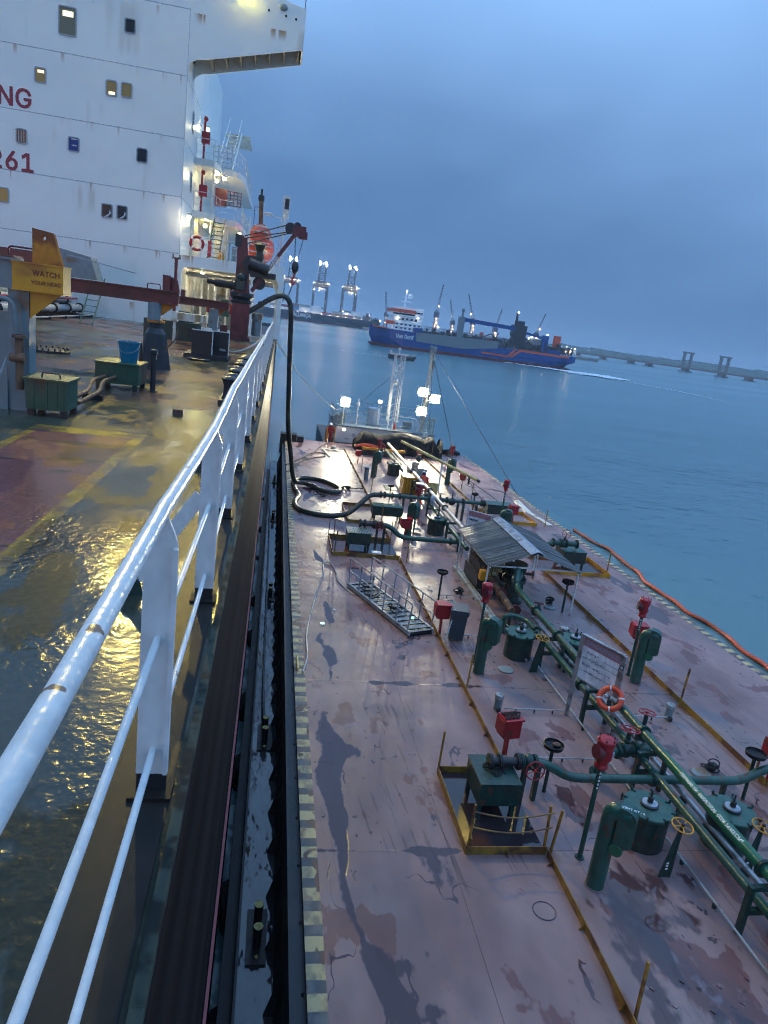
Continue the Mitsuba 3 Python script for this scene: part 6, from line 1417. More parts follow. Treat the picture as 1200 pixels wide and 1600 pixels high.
# derrick arm across the barge
t = Thing('derrick_arm', 'pale yellow derrick arm slanting over the far deck on a white prop', 'derrick')
t.add('arm', tube([(8.75, 45.2, 5.25), (11.75, 36.9, 4.75)], 0.09, 12), 'bollard_yellow'); t.add('prop', bar((10.42, 40.0, BD), (10.50, 40.3, 4.93), 0.12, 0.08), 'white_paint', smooth=False)
t.add('end_fitting', cat(ball((11.82, 36.7, 4.72), (0.10, 0.14, 0.10)), tube([(11.5, 37.5, 4.75), (11.5, 37.5, 4.3)], 0.06, 8)), 'dark_steel')
# tarpaulin over the hose reel
def tarp():
    xs, ts = np.linspace(6.45, 13.3, 70), np.linspace(0, 1, 26)
    V = []
    for x in xs:
        u = (x - 6.45) / 6.85
        top = 1.40 + 0.22 * math.exp(-((u - 0.57) / 0.13) ** 2) + 0.10 * math.exp(-((u - 0.88) / 0.07) ** 2) - 0.12 * math.exp(-((u - 0.30) / 0.10) ** 2) - 0.18 * math.exp(-((u - 0.80) / 0.035) ** 2)
        top *= min(1.0, 0.50 + 7 * u) if u < 0.5 else min(1.0, 0.12 + 5.5 * (1 - u) ** 0.8)
        for s_ in ts:
            a = math.pi * s_
            fold = 0.05 * math.sin(x * 9 + 2 * math.sin(s_ * 5)) * (1 - math.sin(a) * 0.7)
            V.append((x, 52.6 - 1.15 * math.cos(a) + fold, BD + 0.02 + max(0.0, top * min(1.0, math.sin(a) ** 0.45))))
    n = len(ts); i, j = np.meshgrid(np.arange(len(xs) - 1), np.arange(n - 1), indexing='ij')
    a, b, c, d = (i * n + j).ravel(), (i * n + j + 1).ravel(), ((i + 1) * n + j + 1).ravel(), ((i + 1) * n + j).ravel()
    ends = [(len(xs) - 1) * n + k for k in range(n)]
    Fc = [np.stack([a, c, b], 1), np.stack([a, d, c], 1), np.array([[0, k, k + 1] for k in range(1, n - 1)]), np.array([[ends[0], ends[k + 1], ends[k]] for k in range(1, n - 1)])]
    return np.array(V), np.vstack(Fc)


t = Thing('tarpaulin', 'black tarpaulin draped in two humps over stowed gear before the deckhouse', 'tarpaulin'); t.solo(tarp(), 'tarp_black', smooth=True)
t = Thing('barrier', 'yellow rail and dark plate in front of the black tarpaulin', 'barrier')
t.add('rail', b2(6.8, 10.1, 50.15, 50.3, BD + 0.42, BD + 0.6, 0.02), 'yellow_paint', smooth=False); t.add('plate', b2(6.8, 10.1, 50.2, 50.25, BD, BD + 0.41), 'dark_steel', smooth=False)
t = Thing('folded_boom', 'orange folded oil boom heaped at the left end of the tarpaulin', 'boom')
t.solo(cat(*[tube(spline([(6.3 + 0.1 * k, 51.0, BD + 0.45 + 0.03 * k), (6.9 + 0.1 * k, 51.0 + 0.06 * k, BD + 0.62), (7.6, 51.1, BD + 0.55 + 0.04 * k), (8.2, 51.0, BD + 0.5)], 4), 0.09, 6) for k in range(3)]), 'orange_bright')
for x, y in ((7.9, 47.8), (10.5, 47.0)):
    t = Thing('line_valve', 'far red handwheel valve before the tarpaulin, ' + ('left' if x < 9 else 'right'), 'valve', 'gate valves on the cargo pipes', pos=(x, y, 0))
    t.add('body', cat(tube([(0, 0, BD), (0, 0, 4.2)], 0.09, 10), ball((0, 0, 3.9), 0.22)), 'green_dark'); t.add('handwheel', wheel((0, -0.1, 4.35), (0, 1, 0.4), 0.24, 0.03), 'red_paint')

hs = Thing('barge_deckhouse', 'low white deckhouse with roof railings at the far end of the barge', 'deckhouse')
HZ = 4.52
hs.add('wall', b2(5.13, 13.3, 54.9, 63, 3.21, HZ, 0.02), 'white_paint', smooth=False); hs.add('base_band', b2(5.11, 13.32, 54.88, 63.02, 2.9, 3.2), 'green_dark', smooth=False)
hs.add('roof', b2(5.05, 13.38, 54.8, 63.1, HZ + 0.001, HZ + 0.10), 'grey_post', smooth=False)
hs.add('railing', rails([(5.2, 55.1), (13.2, 55.1), (13.2, 62.9), (5.2, 62.9), (5.2, 55.1)], HZ + 0.10, 1.15, 1.6, 0.025), 'grey_steel')
hs.add('tank', cyl((8.35, 57, HZ + 0.10), 0.55, 1.45, 20, 0.05), 'helmet_blue', label='pale blue grey tank on the roof')
hs.add('locker', b2(5.5, 5.9, 56, 56.5, HZ + 0.1, 5.5, 0.02), 'grey_post', smooth=False); hs.add('locker', b2(11.0, 11.7, 57, 57.5, HZ + 0.1, 5.2, 0.02), 'grey_post', smooth=False)
hs.add('port', disc_on((6.6, 54.89, 3.9), (0, 1, 0), 0.14, 0.04), 'seam_line'); hs.add('plate', b2(5.9, 6.3, 54.89, 54.899, 3.5, 3.62), 'seam_line', smooth=False)
hs.add('yellow_gate', cat(*[tube([(x, 55.2, HZ + 0.1), (x, 55.2, HZ + 1.4)], 0.04, 6) for x in (12.7, 13.0, 13.2)]), 'bollard_yellow')
t = Thing('step_rail', 'pair of yellow handrails beside the person in red', 'handrail')
t.add('rail', tube(fillet([(4.40, 54.6, 2.9), (4.40, 54.6, 4.25), (4.40, 55.4, 4.25), (4.40, 55.4, 2.9)], 0.12), 0.04, 8), 'yellow_paint'); t.add('rail', tube(fillet([(5.02, 54.6, 2.9), (5.02, 54.6, 4.4), (5.02, 55.4, 4.4)], 0.12), 0.04, 8), 'yellow_paint')
t.add('step', b2(4.3, 5.1, 54.55, 55.6, 2.80, 2.92), 'barge_black', smooth=False)
t = Thing('raft_canister', 'round grey canister at the left corner of the deckhouse roof', 'canister'); t.solo(tube([(5.22, 55.4, 5.0), (5.22, 56.6, 5.0)], [0.42, 0.42], 16), 'grey_post')
ms = Thing('mast', 'white lattice mast with long hanging tubes on the deckhouse roof', 'mast')
for x in (9.45, 9.85):
    ms.add('leg', tube([(x + 0.02, 56, HZ + 0.1), (x + 0.04, 56, 10.75)], 0.06, 8), 'white_paint')
ms.add('brace', cat(*[tube([(9.47, 56, 5.2 + 0.62 * k), (9.87, 56, 5.5 + 0.62 * k)], 0.03, 5) for k in range(9)]), 'white_paint')
ms.add('crosstree', cat(b2(8.95, 10.45, 55.9, 56.1, 10.62, 10.74, 0.02), tube([(8.95, 56, 10.7), (8.95, 56, 10.95)], 0.05, 6)), 'white_paint', smooth=False)
ms.add('spreader', b2(9.3, 10.15, 55.92, 56.08, 9.3, 9.38), 'white_paint', smooth=False)
ms.add('masthead', cat(tube([(9.68, 56, 10.75), (9.68, 56, 11.0)], 0.05, 6), ball((9.68, 56, 11.08), 0.12)), 'white_paint')
for x in (9.28, 9.36, 9.98, 10.12, 10.2):
    ms.add('tube', tube([(x, 55.9, 5.15 + rnd.uniform(0, .2)), (x + 0.05, 55.9, 10.6)], 0.032, 6), 'white_paint')
ms.add('lamp_bracket', cat(b2(9.55, 9.9, 55.8, 55.9, 8.25, 8.5, 0.03), ball((9.72, 55.78, 8.55), 0.14)), 'white_paint')
ms.add('extinguisher', cyl((9.95, 55.3, HZ + 0.1), 0.11, 0.55, 10), 'orange_paint')
m2_ = Thing('mast', 'tan derrick mast with floodlights and stays right of the white lattice mast', 'mast')
m2_.add('pole', tube([(12.40, 56, HZ + 0.1), (12.42, 56, 11.3)], [0.21, 0.15], 14), 'cream_paint')
m2_.add('side_tube', tube([(12.66, 55.9, HZ + 0.1), (12.60, 55.9, 11.0)], 0.035, 6), 'white_paint'); m2_.add('side_tube', tube([(11.95, 55.9, HZ + 0.1), (12.30, 55.9, 10.2)], 0.03, 6), 'white_paint')
m2_.add('head', cat(b2(12.2, 12.66, 55.8, 56.2, 11.1, 11.5, 0.05), ball((12.25, 55.9, 11.55), 0.15), ball((12.6, 56, 11.5), 0.16), tube([(12.55, 55.8, 10.5), (12.62, 55.8, 9.9)], 0.1, 8)), 'grey_post', smooth=False)
m2_.add('bracket', cat(bar((12.4, 55.9, 7.95), (11.9, 55.6, 8.0), 0.06, 0.06), bar((12.4, 55.9, 7.5), (12.9, 55.6, 7.6), 0.06, 0.06), bar((12.4, 55.9, 6.4), (11.95, 55.6, 6.45), 0.06, 0.06)), 'white_paint', smooth=False)
m2_.add('rope_bundle', cat(*[torus((12.25, 53.6 + 0.05 * k, 4.7 - 0.22 * k), (rnd.uniform(-.5, .5), 1, rnd.uniform(-.5, .5)), 0.16, 0.05, 14, 6) for k in range(5)]), 'white_paint')


def flood(x, y, z, lab, power, r=0.27, col=WARM, w=6.0):
    t = Thing('floodlight', lab, 'lamp', 'floodlights of the barge', pos=(x, y, z))
    t.add('housing', cat(box((0, r * 1.35, 0), (r * 2.6, r * 0.9, r * 2.2), 0.02), tube([(0, r * 1.4, 0), (0.0, r * 2.6, -0.1)], 0.03, 6)), 'lamp_body', smooth=False)
    t.add('visor', cat(b2(r * 1.32, r * 1.36, -0.55, r, -r * 1.3, r * 1.2), b2(-r * 1.3, r * 1.3, -0.12, r, r * 1.21, r * 1.25), b2(-r * 1.3, r * 1.3, -0.50, r, -r * 1.36, -r * 1.31)), 'lamp_body', smooth=False)
    a = np.linspace(0, np.pi / 2, 6)
    v, f = lathe([(1e-4, 0.012), (r * 1.1, 0.010), (r * 1.15, 0.0)][::-1], 18)
    n_ = np.array([-0.22, -1.0, -0.26]); n_ /= np.linalg.norm(n_); _, u_, w_ = _frame(n_)
    m3 = np.stack([u_, -w_, n_]) if np.linalg.det(np.stack([u_, -w_, n_])) > 0 else np.stack([u_, w_, n_])
    t.add('bulb', (v @ m3, f), 'lamp_glow', **lamp(col, power, w))


FP = 0.0085
flood(5.68, 55.6, 6.48, 'floodlight on a pole above the left end of the deckhouse', 9000 * FP)
flood(11.88, 55.35, 8.0, 'upper left floodlight on the tan mast', 14000 * FP)
flood(12.92, 55.35, 7.56, 'right hand floodlight on the tan mast', 16000 * FP)
flood(11.96, 55.35, 6.44, 'lower left floodlight on the tan mast', 9000 * FP)
flood(8.62, 56.3, 6.72, 'small round lamp above the blue grey tank', 2.5, 0.10, w=1)
flood(5.75, 54.72, 4.35, 'wall lamp on the front of the white deckhouse', 5, 0.07, w=1)
t = Thing('lamp_pole', 'thin white pole carrying the left floodlight on the deckhouse roof', 'pole'); t.solo(tube([(5.68, 55.9, HZ + 0.1), (5.68, 55.9, 6.4)], 0.04, 8), 'white_paint')
t = Thing('lamp_pole', 'thin white pole with a round white head on the deckhouse roof', 'pole'); t.solo(cat(tube([(6.84, 56, HZ + 0.1), (6.84, 56, 6.25)], 0.035, 8), ball((6.84, 56, 6.33), (0.14, 0.14, 0.2)), tube([(6.84, 56, 6.5), (6.84, 56, 6.8)], 0.03, 6)), 'white_paint')
t = Thing('lamp_pole', 'thin pole behind the blue grey tank with the small round lamp', 'pole'); t.solo(tube([(8.62, 56.5, HZ + 0.1), (8.62, 56.5, 6.7)], 0.03, 6), 'white_paint')
for a, b_, lab, r in (((12.45, 56, 11.3), (15.95, 41.2, BD + 0.02), 'long dark stay from the tan mast down to the water side edge', 0.022), ((12.4, 56, 11.2), (12.35, 44.8, BD + 1.6), 'pair of dark stays from the tan mast to the far vent, front', 0.03), ((12.45, 56, 11.2), (11.7, 49.5, BD + 0.4), 'pair of dark stays from the tan mast to the far vent, rear', 0.018), ((9.7, 56, 9.9), (12.1, 56, 11.3), 'thin dark stay between the two masts', 0.015), ((9.6, 56, 9.2), (6.9, 56.1, 6.3), 'thin dark stay from the lattice mast down to the left', 0.015)):
    t = Thing('stay', lab, 'wire', 'mast stays of the barge'); t.solo(tube([a, b_], r, 6), 'wire_dark')
t = Thing('mooring_rope', 'dark mooring line from the tanker side across to the barge deckhouse', 'rope'); t.solo(tube(spline([(-0.2, 36, 11.1), (2.0, 45, 8.4), (5.1, 56, 5.6)], 8), 0.025, 6), 'wire_dark')
t = Thing('mooring_rope', 'dark rope and slack loop on the far near corner of the barge deck', 'rope')
t.solo(cat(tube(spline([(1.15, 43.5, BD + .03), (2.3, 46.5, BD + .03), (3.0, 48.5, BD + .03), (3.8, 49.0, BD + .03), (3.9, 47.8, BD + .03), (3.2, 47.0, BD + .03), (2.2, 45.2, BD + .03), (1.2, 41.3, BD + .03)], 8), 0.045, 8), tube(spline([(2.9, 47.6, BD + .04), (3.9, 52.0, BD + .04), (4.6, 53.5, BD + .1)], 6), 0.03, 6)), 'rag')
t = Thing('deck_anchor', 'pale folded anchor like gear on the far near deck', 'gear'); t.solo(cat(bar((3.9, 50.8, BD + .06), (4.25, 47.8, BD + .06), 0.12, 0.1), bar((3.9, 50.5, BD + .08), (5.2, 50.3, BD + .08), 0.12, 0.1), ball((4.8, 51.6, BD + 0.1), (0.2, 0.2, 0.15))), 'cream_paint', smooth=False)

# the black cargo hose: from the tanker manifold over the rail, down and coiled on the barge, to the transfer line
def to_world(p):
    x, y, z = p; a = math.radians(-TRIM); z -= EYE
    return (x, y * math.cos(a) - z * math.sin(a), y * math.sin(a) + z * math.cos(a) + EYE)


hp = [(-1.6, 34.6, 11.55), (-1.05, 34.6, 11.95), (-0.50, 34.6, 12.35), (0.0, 34.6, 12.54), (0.33, 34.6, 12.34), (0.47, 34.7, 11.80), (0.54, 34.9, 10.8), (0.68, 35.2, 8.6), (0.86, 35.6, 6.2), (1.16, 36.4, 4.5)]
hb = [(1.50, 37.6, 3.62), (2.15, 38.0, 3.38), (2.95, 37.0, 3.32), (3.75, 36.75, 3.32), (4.1, 37.5, 3.32), (3.7, 38.7, 3.32), (2.9, 39.6, 3.31), (2.0, 39.6, 3.31), (1.50, 38.5, 3.31), (1.55, 36.8, 3.31), (1.72, 35.3, 3.31), (1.48, 33.9, 3.31), (1.62, 32.6, 3.31), (2.3, 31.9, 3.31), (3.2, 31.75, 3.32), (4.0, 31.95, 3.45), (4.6, 32.4, 3.85), (5.15, 32.95, 4.2), (5.75, 33.3, 4.22)]
t = Thing('cargo_hose', 'thick black rubber cargo hose arching over the tanker rail and coiling on the barge deck', 'hose', frame=ST)
ctr = spline(hp + [to_world(p) for p in hb], 9)
t.add('hose', tube(ctr, 0.125, 16), 'hose_rubber', smooth=True)
for k in (9, 9 * 11 + 4):
    t.add('coupling', cat(tube([ctr[k], ctr[k + 2]], 0.16, 16), disc_on(ctr[k + 1], ctr[k + 2] - ctr[k], 0.19, 0.06)), 'dark_steel')
t = Thing('shackle_heap', 'dark shackles and lashings beside the hose coil', 'gear')
t.solo(cat(*[torus((3.0 + rnd.uniform(-.5, .5), 35.9 + rnd.uniform(-.3, .3), BD + 0.05 + 0.03 * k), (rnd.uniform(-1, 1), rnd.uniform(-1, 1), 1), 0.12, 0.022, 12, 5) for k in range(7)], *[torus((4.45 + rnd.uniform(-.2, .2), 38.1 + rnd.uniform(-.3, .3), BD + 0.06 + 0.03 * k), (rnd.uniform(-1, 1), rnd.uniform(-1, 1), 1), 0.13, 0.03, 12, 5) for k in range(6)], tube([(4.5, 38.2, BD + .06), (5.55, 38.4, BD + .1)], 0.03, 6)), 'rag')

# floating oil boom on the water side
yy = np.linspace(16, 42, 120)
bxs = 21.3 + 0.22 * np.sin(yy * 0.55) + 0.10 * np.sin(yy * 1.7) - np.clip(yy - 36, 0, 99) ** 1.6 * 0.02
t = Thing('oil_boom', 'orange floating oil boom curving along the water side of the barge', 'boom', frame=ST)
for lo, hi, m in ((0, 86, 'orange_bright'), (85, 120, 'orange_faded')):
    pts = [(x, y, 0.10 + 0.03 * math.sin(y * 3)) for x, y in zip(bxs[lo:hi], yy[lo:hi])]
    t.add('float_length', tube(pts, 0.095, 12), m, smooth=True, label='faded rusty orange far length' if lo else None)
t.add('skirt', cat(*[bar((bxs[k], yy[k], -0.05), (bxs[k + 1], yy[k + 1], -0.05), 0.03, 0.3) for k in range(119)]), 'barge_black', smooth=False)

# ------------------------------------------------------------------ ships and shore far away
def loft(st):
    """A hull from stations (x, half beam at deck, half beam at water, deck height, centre y)."""
    V = []
    for x, bd, bw, zt, yc, xw in st:
        V += [(x, yc - bd, zt), (x, yc - bd, zt * 0.55), (xw, yc - bw, 1.4), (xw, yc - bw, -1), (xw, yc + bw, -1), (xw, yc + bw, 1.4), (x, yc + bd, zt * 0.55), (x, yc + bd, zt)]
    n = 8; k = len(st); Fc = []
    for i in range(k - 1):
        for j in range(n):
            a, b, c, d = i * n + j, i * n + (j + 1) % n, (i + 1) * n + (j + 1) % n, (i + 1) * n + j
            Fc += [(a, c, b), (a, d, c)]
    for j in range(1, n - 1):
        Fc += [(0, j, j + 1), ((k - 1) * n, (k - 1) * n + j + 1, (k - 1) * n + j)]
    return np.array(V, float), np.array(Fc)


def lamps_at(pts, r):
    return cat(*[ball(p, r, 4) for p in pts])


DY = 351.0
dg = Thing('dredger', 'blue dredging ship with red waterline, orange chevron stripe and white bridge passing by', 'ship', frame=ST)
st = [(44, 0.8, 0.2, 9.6, DY, 46.2), (47, 4.5, 2.2, 9.2, DY, 48), (53, 9.0, 7.5, 8.9, DY, 53), (60, 11, 11, 8.9, DY, 60), (66, 11, 11, 8.6, DY, 66), (88, 11, 11, 7.6, DY, 88), (110, 11, 11, 6.9, DY, 110), (140, 11, 10.5, 6.8, DY, 139), (148, 9.5, 7.5, 7.0, DY, 144.5), (151.5, 7.5, 4, 7.4, DY, 146)]
dg.add('hull', loft(st), 'dredger_blue', smooth=False)
dg.add('waterline', loft([(x, bw + 0.06, bw + 0.06, 1.5 - 0.9 * max(0, (x - 100) / 50), yc, xw) for x, bd, bw, z, yc, xw in st]), 'dredger_red', smooth=False)
P2 = lambda pts, y0, y1: ext(Polygon(pts), y1 - y0, (0, y1, 0), (1, 0, 0), (0, 0, 1))
dg.add('grey_side', P2([(65.7, 8.9), (66.3, 4.6), (89.3, 3.9), (107.7, 6.2), (108.3, 9.7), (88.6, 9.4)], DY - 11.15, DY - 10.9), 'dredger_grey', smooth=False)
dg.add('hopper', b2(66, 112, DY - 9, DY + 9, 7.5, 9.8), 'dredger_grey', smooth=False)
dg.add('stripe', P2([(99.9, 3.9), (113.6, 3.5), (117.0, 7.0), (118.2, 7.0), (114.2, 2.6), (99.9, 3.1)], DY - 11.16, DY - 11.02), 'dredger_orange', smooth=False)
dg.add('stripe', P2([(115.2, 3.2), (119.6, 7.2), (146.4, 6.8), (146.4, 5.9), (120.3, 6.2), (116.4, 2.9)], DY - 11.16, DY - 10.3), 'dredger_orange', smooth=False)
dg.add('bow_stripe', P2([(45.0, 9.7), (52, 9.3), (52, 8.8), (45.0, 9.1)], DY - 9.3, DY - 2.0), 'dredger_orange', smooth=False)
nm = text('Van Oord', 1.9, (0, DY - 11.08, 5.2), (1, 0, 0), (0, 0, 1), 0.06)
nm[0][:, 0] = 56.0 + (nm[0][:, 0] - nm[0][:, 0].min()) * 8.6 / (nm[0][:, 0].max() - nm[0][:, 0].min())
dg.add('lettering', nm, 'letter_white', smooth=False)
sp_ = dg.add('superstructure', cat(b2(54.5, 68.5, DY - 9, DY + 9, 8.6, 13.0), b2(54.5, 66.5, DY - 8, DY + 8, 13.0, 15.6), b2(53.2, 64.5, DY - 9.5, DY + 9.5, 15.6, 17.4), b2(62, 69.3, DY - 6, DY + 6, 13.0, 20.0), b2(56, 63, DY - 6, DY + 6, 18.3, 20)), 'far_white', smooth=False)
dg.add('orange_band', b2(52.7, 64.6, DY - 9.8, DY + 9.8, 17.3, 18.8), 'dredger_orange', smooth=False, under=sp_)
dg.add('windows', cat(*[b2(55.5 + 2.2 * k, 56.6 + 2.2 * k, DY - 9.06, DY - 8.9, z, z + 0.9) for k in range(6) for z in (9.6, 11.4)], *[b2(56 + 2.2 * k, 57.2 + 2.2 * k, DY - 8.06, DY - 7.9, 13.9, 14.8) for k in range(5)], b2(62.6, 68.8, DY - 6.06, DY - 5.9, 17.6, 18.2), b2(64.6, 65.8, DY - 6.06, DY - 5.9, 13.5, 15.2)), 'glass_dark', smooth=False, under=sp_)
dg.add('windows', b2(53.4, 64.3, DY - 9.55, DY - 9.5, 16.2, 17.0), 'glass_dark', smooth=False, under=sp_)
for k in range(5): dg.add('deck_edge', b2(54.2, 69, DY - 9.3, DY - 8.9, 10.3 + 1.7 * k, 10.5 + 1.7 * k), 'seam_line', smooth=False, under=sp_)
dg.add('mast', cat(tube([(60.3, DY, 20), (60.3, DY, 27.6)], 0.45, 8), b2(58, 62.8, DY - 3, DY + 3, 22.7, 23.0), b2(58.8, 61.9, DY - 1, DY + 1, 24.6, 24.8), ball((62.5, DY, 25.5), 1.15)), 'far_white', smooth=False)
dg.add('lifeboat', cat(b2(50.5, 55.4, DY - 9, DY - 6.5, 11.2, 13.0, 0.6)), 'dredger_orange', smooth=False)
dg.add('blue_gear', b2(64.5, 69, DY - 10.5, DY - 8, 8.6, 11.0), 'dredger_blue', smooth=False)
dg.add('gantry_post', cat(b2(86.4, 89.3, DY - 10.5, DY - 8, 7, 19.2), tube([(88.2, DY - 9, 19), (88.2, DY - 9, 22.0)], 0.5, 8), ball((88.2, DY - 9, 22.3), 0.9)), 'dredger_grey', smooth=False)
dg.add('boom', cat(bar((86.8, DY - 9.2, 18.0), (116, DY - 9.2, 16.9), 0.8, 1.9), bar((122, DY - 9.2, 15.5), (133.5, DY - 9.2, 13.8), 0.8, 1.2)), 'dredger_blue', smooth=False)
dg.add('crane_house', cat(b2(115.4, 122.3, DY - 9, DY - 4, 13.4, 18.9), b2(117, 121, DY - 8, DY - 4, 18.9, 21.0), tube([(116.8, DY - 7, 18), (116.7, DY - 7, 24.6)], 0.6, 8), b2(115.9, 122.6, DY - 9.5, DY - 4, 9, 13.4)), 'far_dark', smooth=False)
dg.add('deck_block', cat(b2(113, 123, DY - 9, DY + 5, 6.8, 11.5), b2(123, 138, DY - 8, DY + 8, 6.8, 10.5), b2(126, 134, DY - 8.2, DY + 2, 10.5, 13.2)), 'dredger_grey', smooth=False)
dg.add('blue_frame', cat(b2(131.4, 134.4, DY - 9.5, DY - 7, 7, 15.6), b2(135, 142, DY - 9.6, DY - 6, 6.8, 9.0)), 'dredger_blue', smooth=False)
dg.add('orange_frame', cat(b2(138.9, 142.3, DY - 6, DY - 5, 8, 16.2), b2(138.9, 139.6, DY - 6.2, DY - 4, 8, 16.2)), 'dredger_orange', smooth=False)
dg.add('dredge_arms', cat(*[bar(a, b_, 0.5, 0.5) for a, b_ in (((98, DY - 9, 9.5), (104, DY - 9, 13)), ((104, DY - 9, 13), (110, DY - 9, 9.5)), ((111, DY - 9.4, 8), (116, DY - 9.4, 13)), ((106, DY - 9, 10), (108, DY - 9, 14)))]), 'far_dark', smooth=False)
dg.add('deck_gear', cat(*[b2(x, x + rnd.uniform(.3, 1.6), DY - 9.5, DY - 7, 7.5, 9.8 + rnd.uniform(.2, 2.6)) for x in np.arange(68, 148, 1.5)]), 'far_dark', smooth=False, kind='stuff')
dg.add('red_gear', cat(b2(99, 100.5, DY - 8, DY - 6, 9, 13), b2(103, 106, DY - 8, DY - 6, 9, 11)), 'dredger_orange', smooth=False)
dg.add('pipe_rail', cat(*[tube([(x, DY - 9.4, 9.8), (x, DY - 9.4, 12.2)], 0.12, 4) for x in np.arange(70, 113, 2.4)], tube([(70, DY - 9.4, 12.2), (113, DY - 9.4, 11.5)], 0.14, 4), tube([(70, DY - 9.4, 11), (113, DY - 9.4, 10.6)], 0.1, 4)), 'dredger_grey', smooth=False)
dg.add('stern_rail', cat(*[tube([(x, DY - 8.5, 7), (x, DY - 8.5, 10.0)], 0.15, 4) for x in np.arange(141, 151, 0.8)], tube([(141, DY - 8.5, 10), (150.5, DY - 8, 9.6)], 0.15, 4)), 'far_white', smooth=False)
dg.add('lamps', lamps_at([(76.5, DY - 9.5, 12.8), (125.5, DY - 8.6, 14.0), (124.2, DY - 8.6, 13.2), (133.2, DY - 9.8, 16.0), (116.8, DY - 8, 24.9), (48.0, DY - 6, 11.8), (149.4, DY - 9.2, 10.9), (147.2, DY - 9.4, 9.6), (144.5, DY - 9.4, 9.2), (56, DY - 9.6, 14.4), (66, DY - 9.2, 15.6), (60.3, DY - 1, 27.9)], 0.34), 'lamp_glow', kind='stuff', **lamp((1, 0.86, 0.55), 0.06 * (34), 0.4))

cs = Thing('container_ship', 'long dark navy container ship with white lettering moored under the harbour cranes', 'ship', frame=ST)
cs.add('hull', loft([(-60, 14, 14, 10.4, 832, -60), (60, 14, 14, 10.2, 832, 60), (92, 14, 12, 10.4, 832, 90), (106, 12, 8, 11.4, 832, 102), (113, 8, 3, 12.6, 832, 107), (116, 3, 1, 13.2, 832, 109)]), 'navy_hull', smooth=False)
cs.add('lower_band', loft([(-60, 14.05, 14.05, 1.4, 832, -60), (60, 14.05, 14.05, 1.4, 832, 60), (89, 12.1, 12.1, 1.4, 832, 89), (102, 8.2, 8.2, 1.4, 832, 102)]), 'dredger_red', smooth=False)
nm = text('ALIANÇA', 3.9, (0, 817.9, 4.9), (1, 0, 0), (0, 0, 1), 0.1)
sc_ = 20.5 / (nm[0][:, 0].max() - nm[0][:, 0].min())
cs.add('lettering', (np.stack([13.0 + nm[0][:, 0] * sc_, nm[0][:, 1], nm[0][:, 2]], 1), nm[1]), 'letter_white', smooth=False)
cs.add('deck_house', cat(b2(96, 103, 824, 840, 10.5, 15.0), b2(99, 101, 828, 836, 15, 18.5), tube([(104, 832, 12), (104, 832, 20)], 0.4, 6), *[b2(x, x + 1.2, 820, 823, 11, 12 + rnd.uniform(.5, 3)) for x in np.arange(85, 112, 2.1)]), 'far_dark', smooth=False)
cs.add('lamps', lamps_at([(x, 817.6, 10.5 + rnd.uniform(-.3, .3)) for x in np.arange(-10, 108, 9.3)] + [(74, 822, 14.5), (75.5, 822, 15.5), (101, 822, 16.5), (70, 822, 17.0)], 0.42), 'lamp_glow', kind='stuff', **lamp((1, 0.82, 0.5), 2.5, 0.4))
white_i = 0
for bay, (x0, tiers, cols) in enumerate(((-14, 3, (0, 3, 0)), (-1.0, 3, (0, 1, 0)), (11.7, 3, (2, 2, 4)), (20.0, 3, (0, 0, 3)), (32.7, 3, (0, 0, 0)), (45.4, 1, (1, 4, 1)), (58.1, 2, (4, 3, 1)), (70.8, 1, (1, 1, 1)), (79.5, 3, (0, 0, 0)))):
    for k in range(tiers):
        m = cols[k % 3]
        name = ['white', 'dark red', 'blue', 'grey', 'brown'][m]
        t = Thing('shipping_container', f'{name} shipping container in a stack on the far container ship', 'container', f'{name} containers on the far ship', frame=ST, pos=(x0, 819.5 + 0.3 * bay, 10.6 + 2.62 * k))
        t.solo(cat(b2(0, 12.1 if bay not in (2,) else 7.8, 0, 2.44, 0, 2.59, 0.05), *[b2(0.4 + 0.7 * j, 0.7 + 0.7 * j, -0.06, 0.0, 0.15, 2.45) for j in range(16 if bay != 2 else 10)]), f'container_{m}', smooth=False)


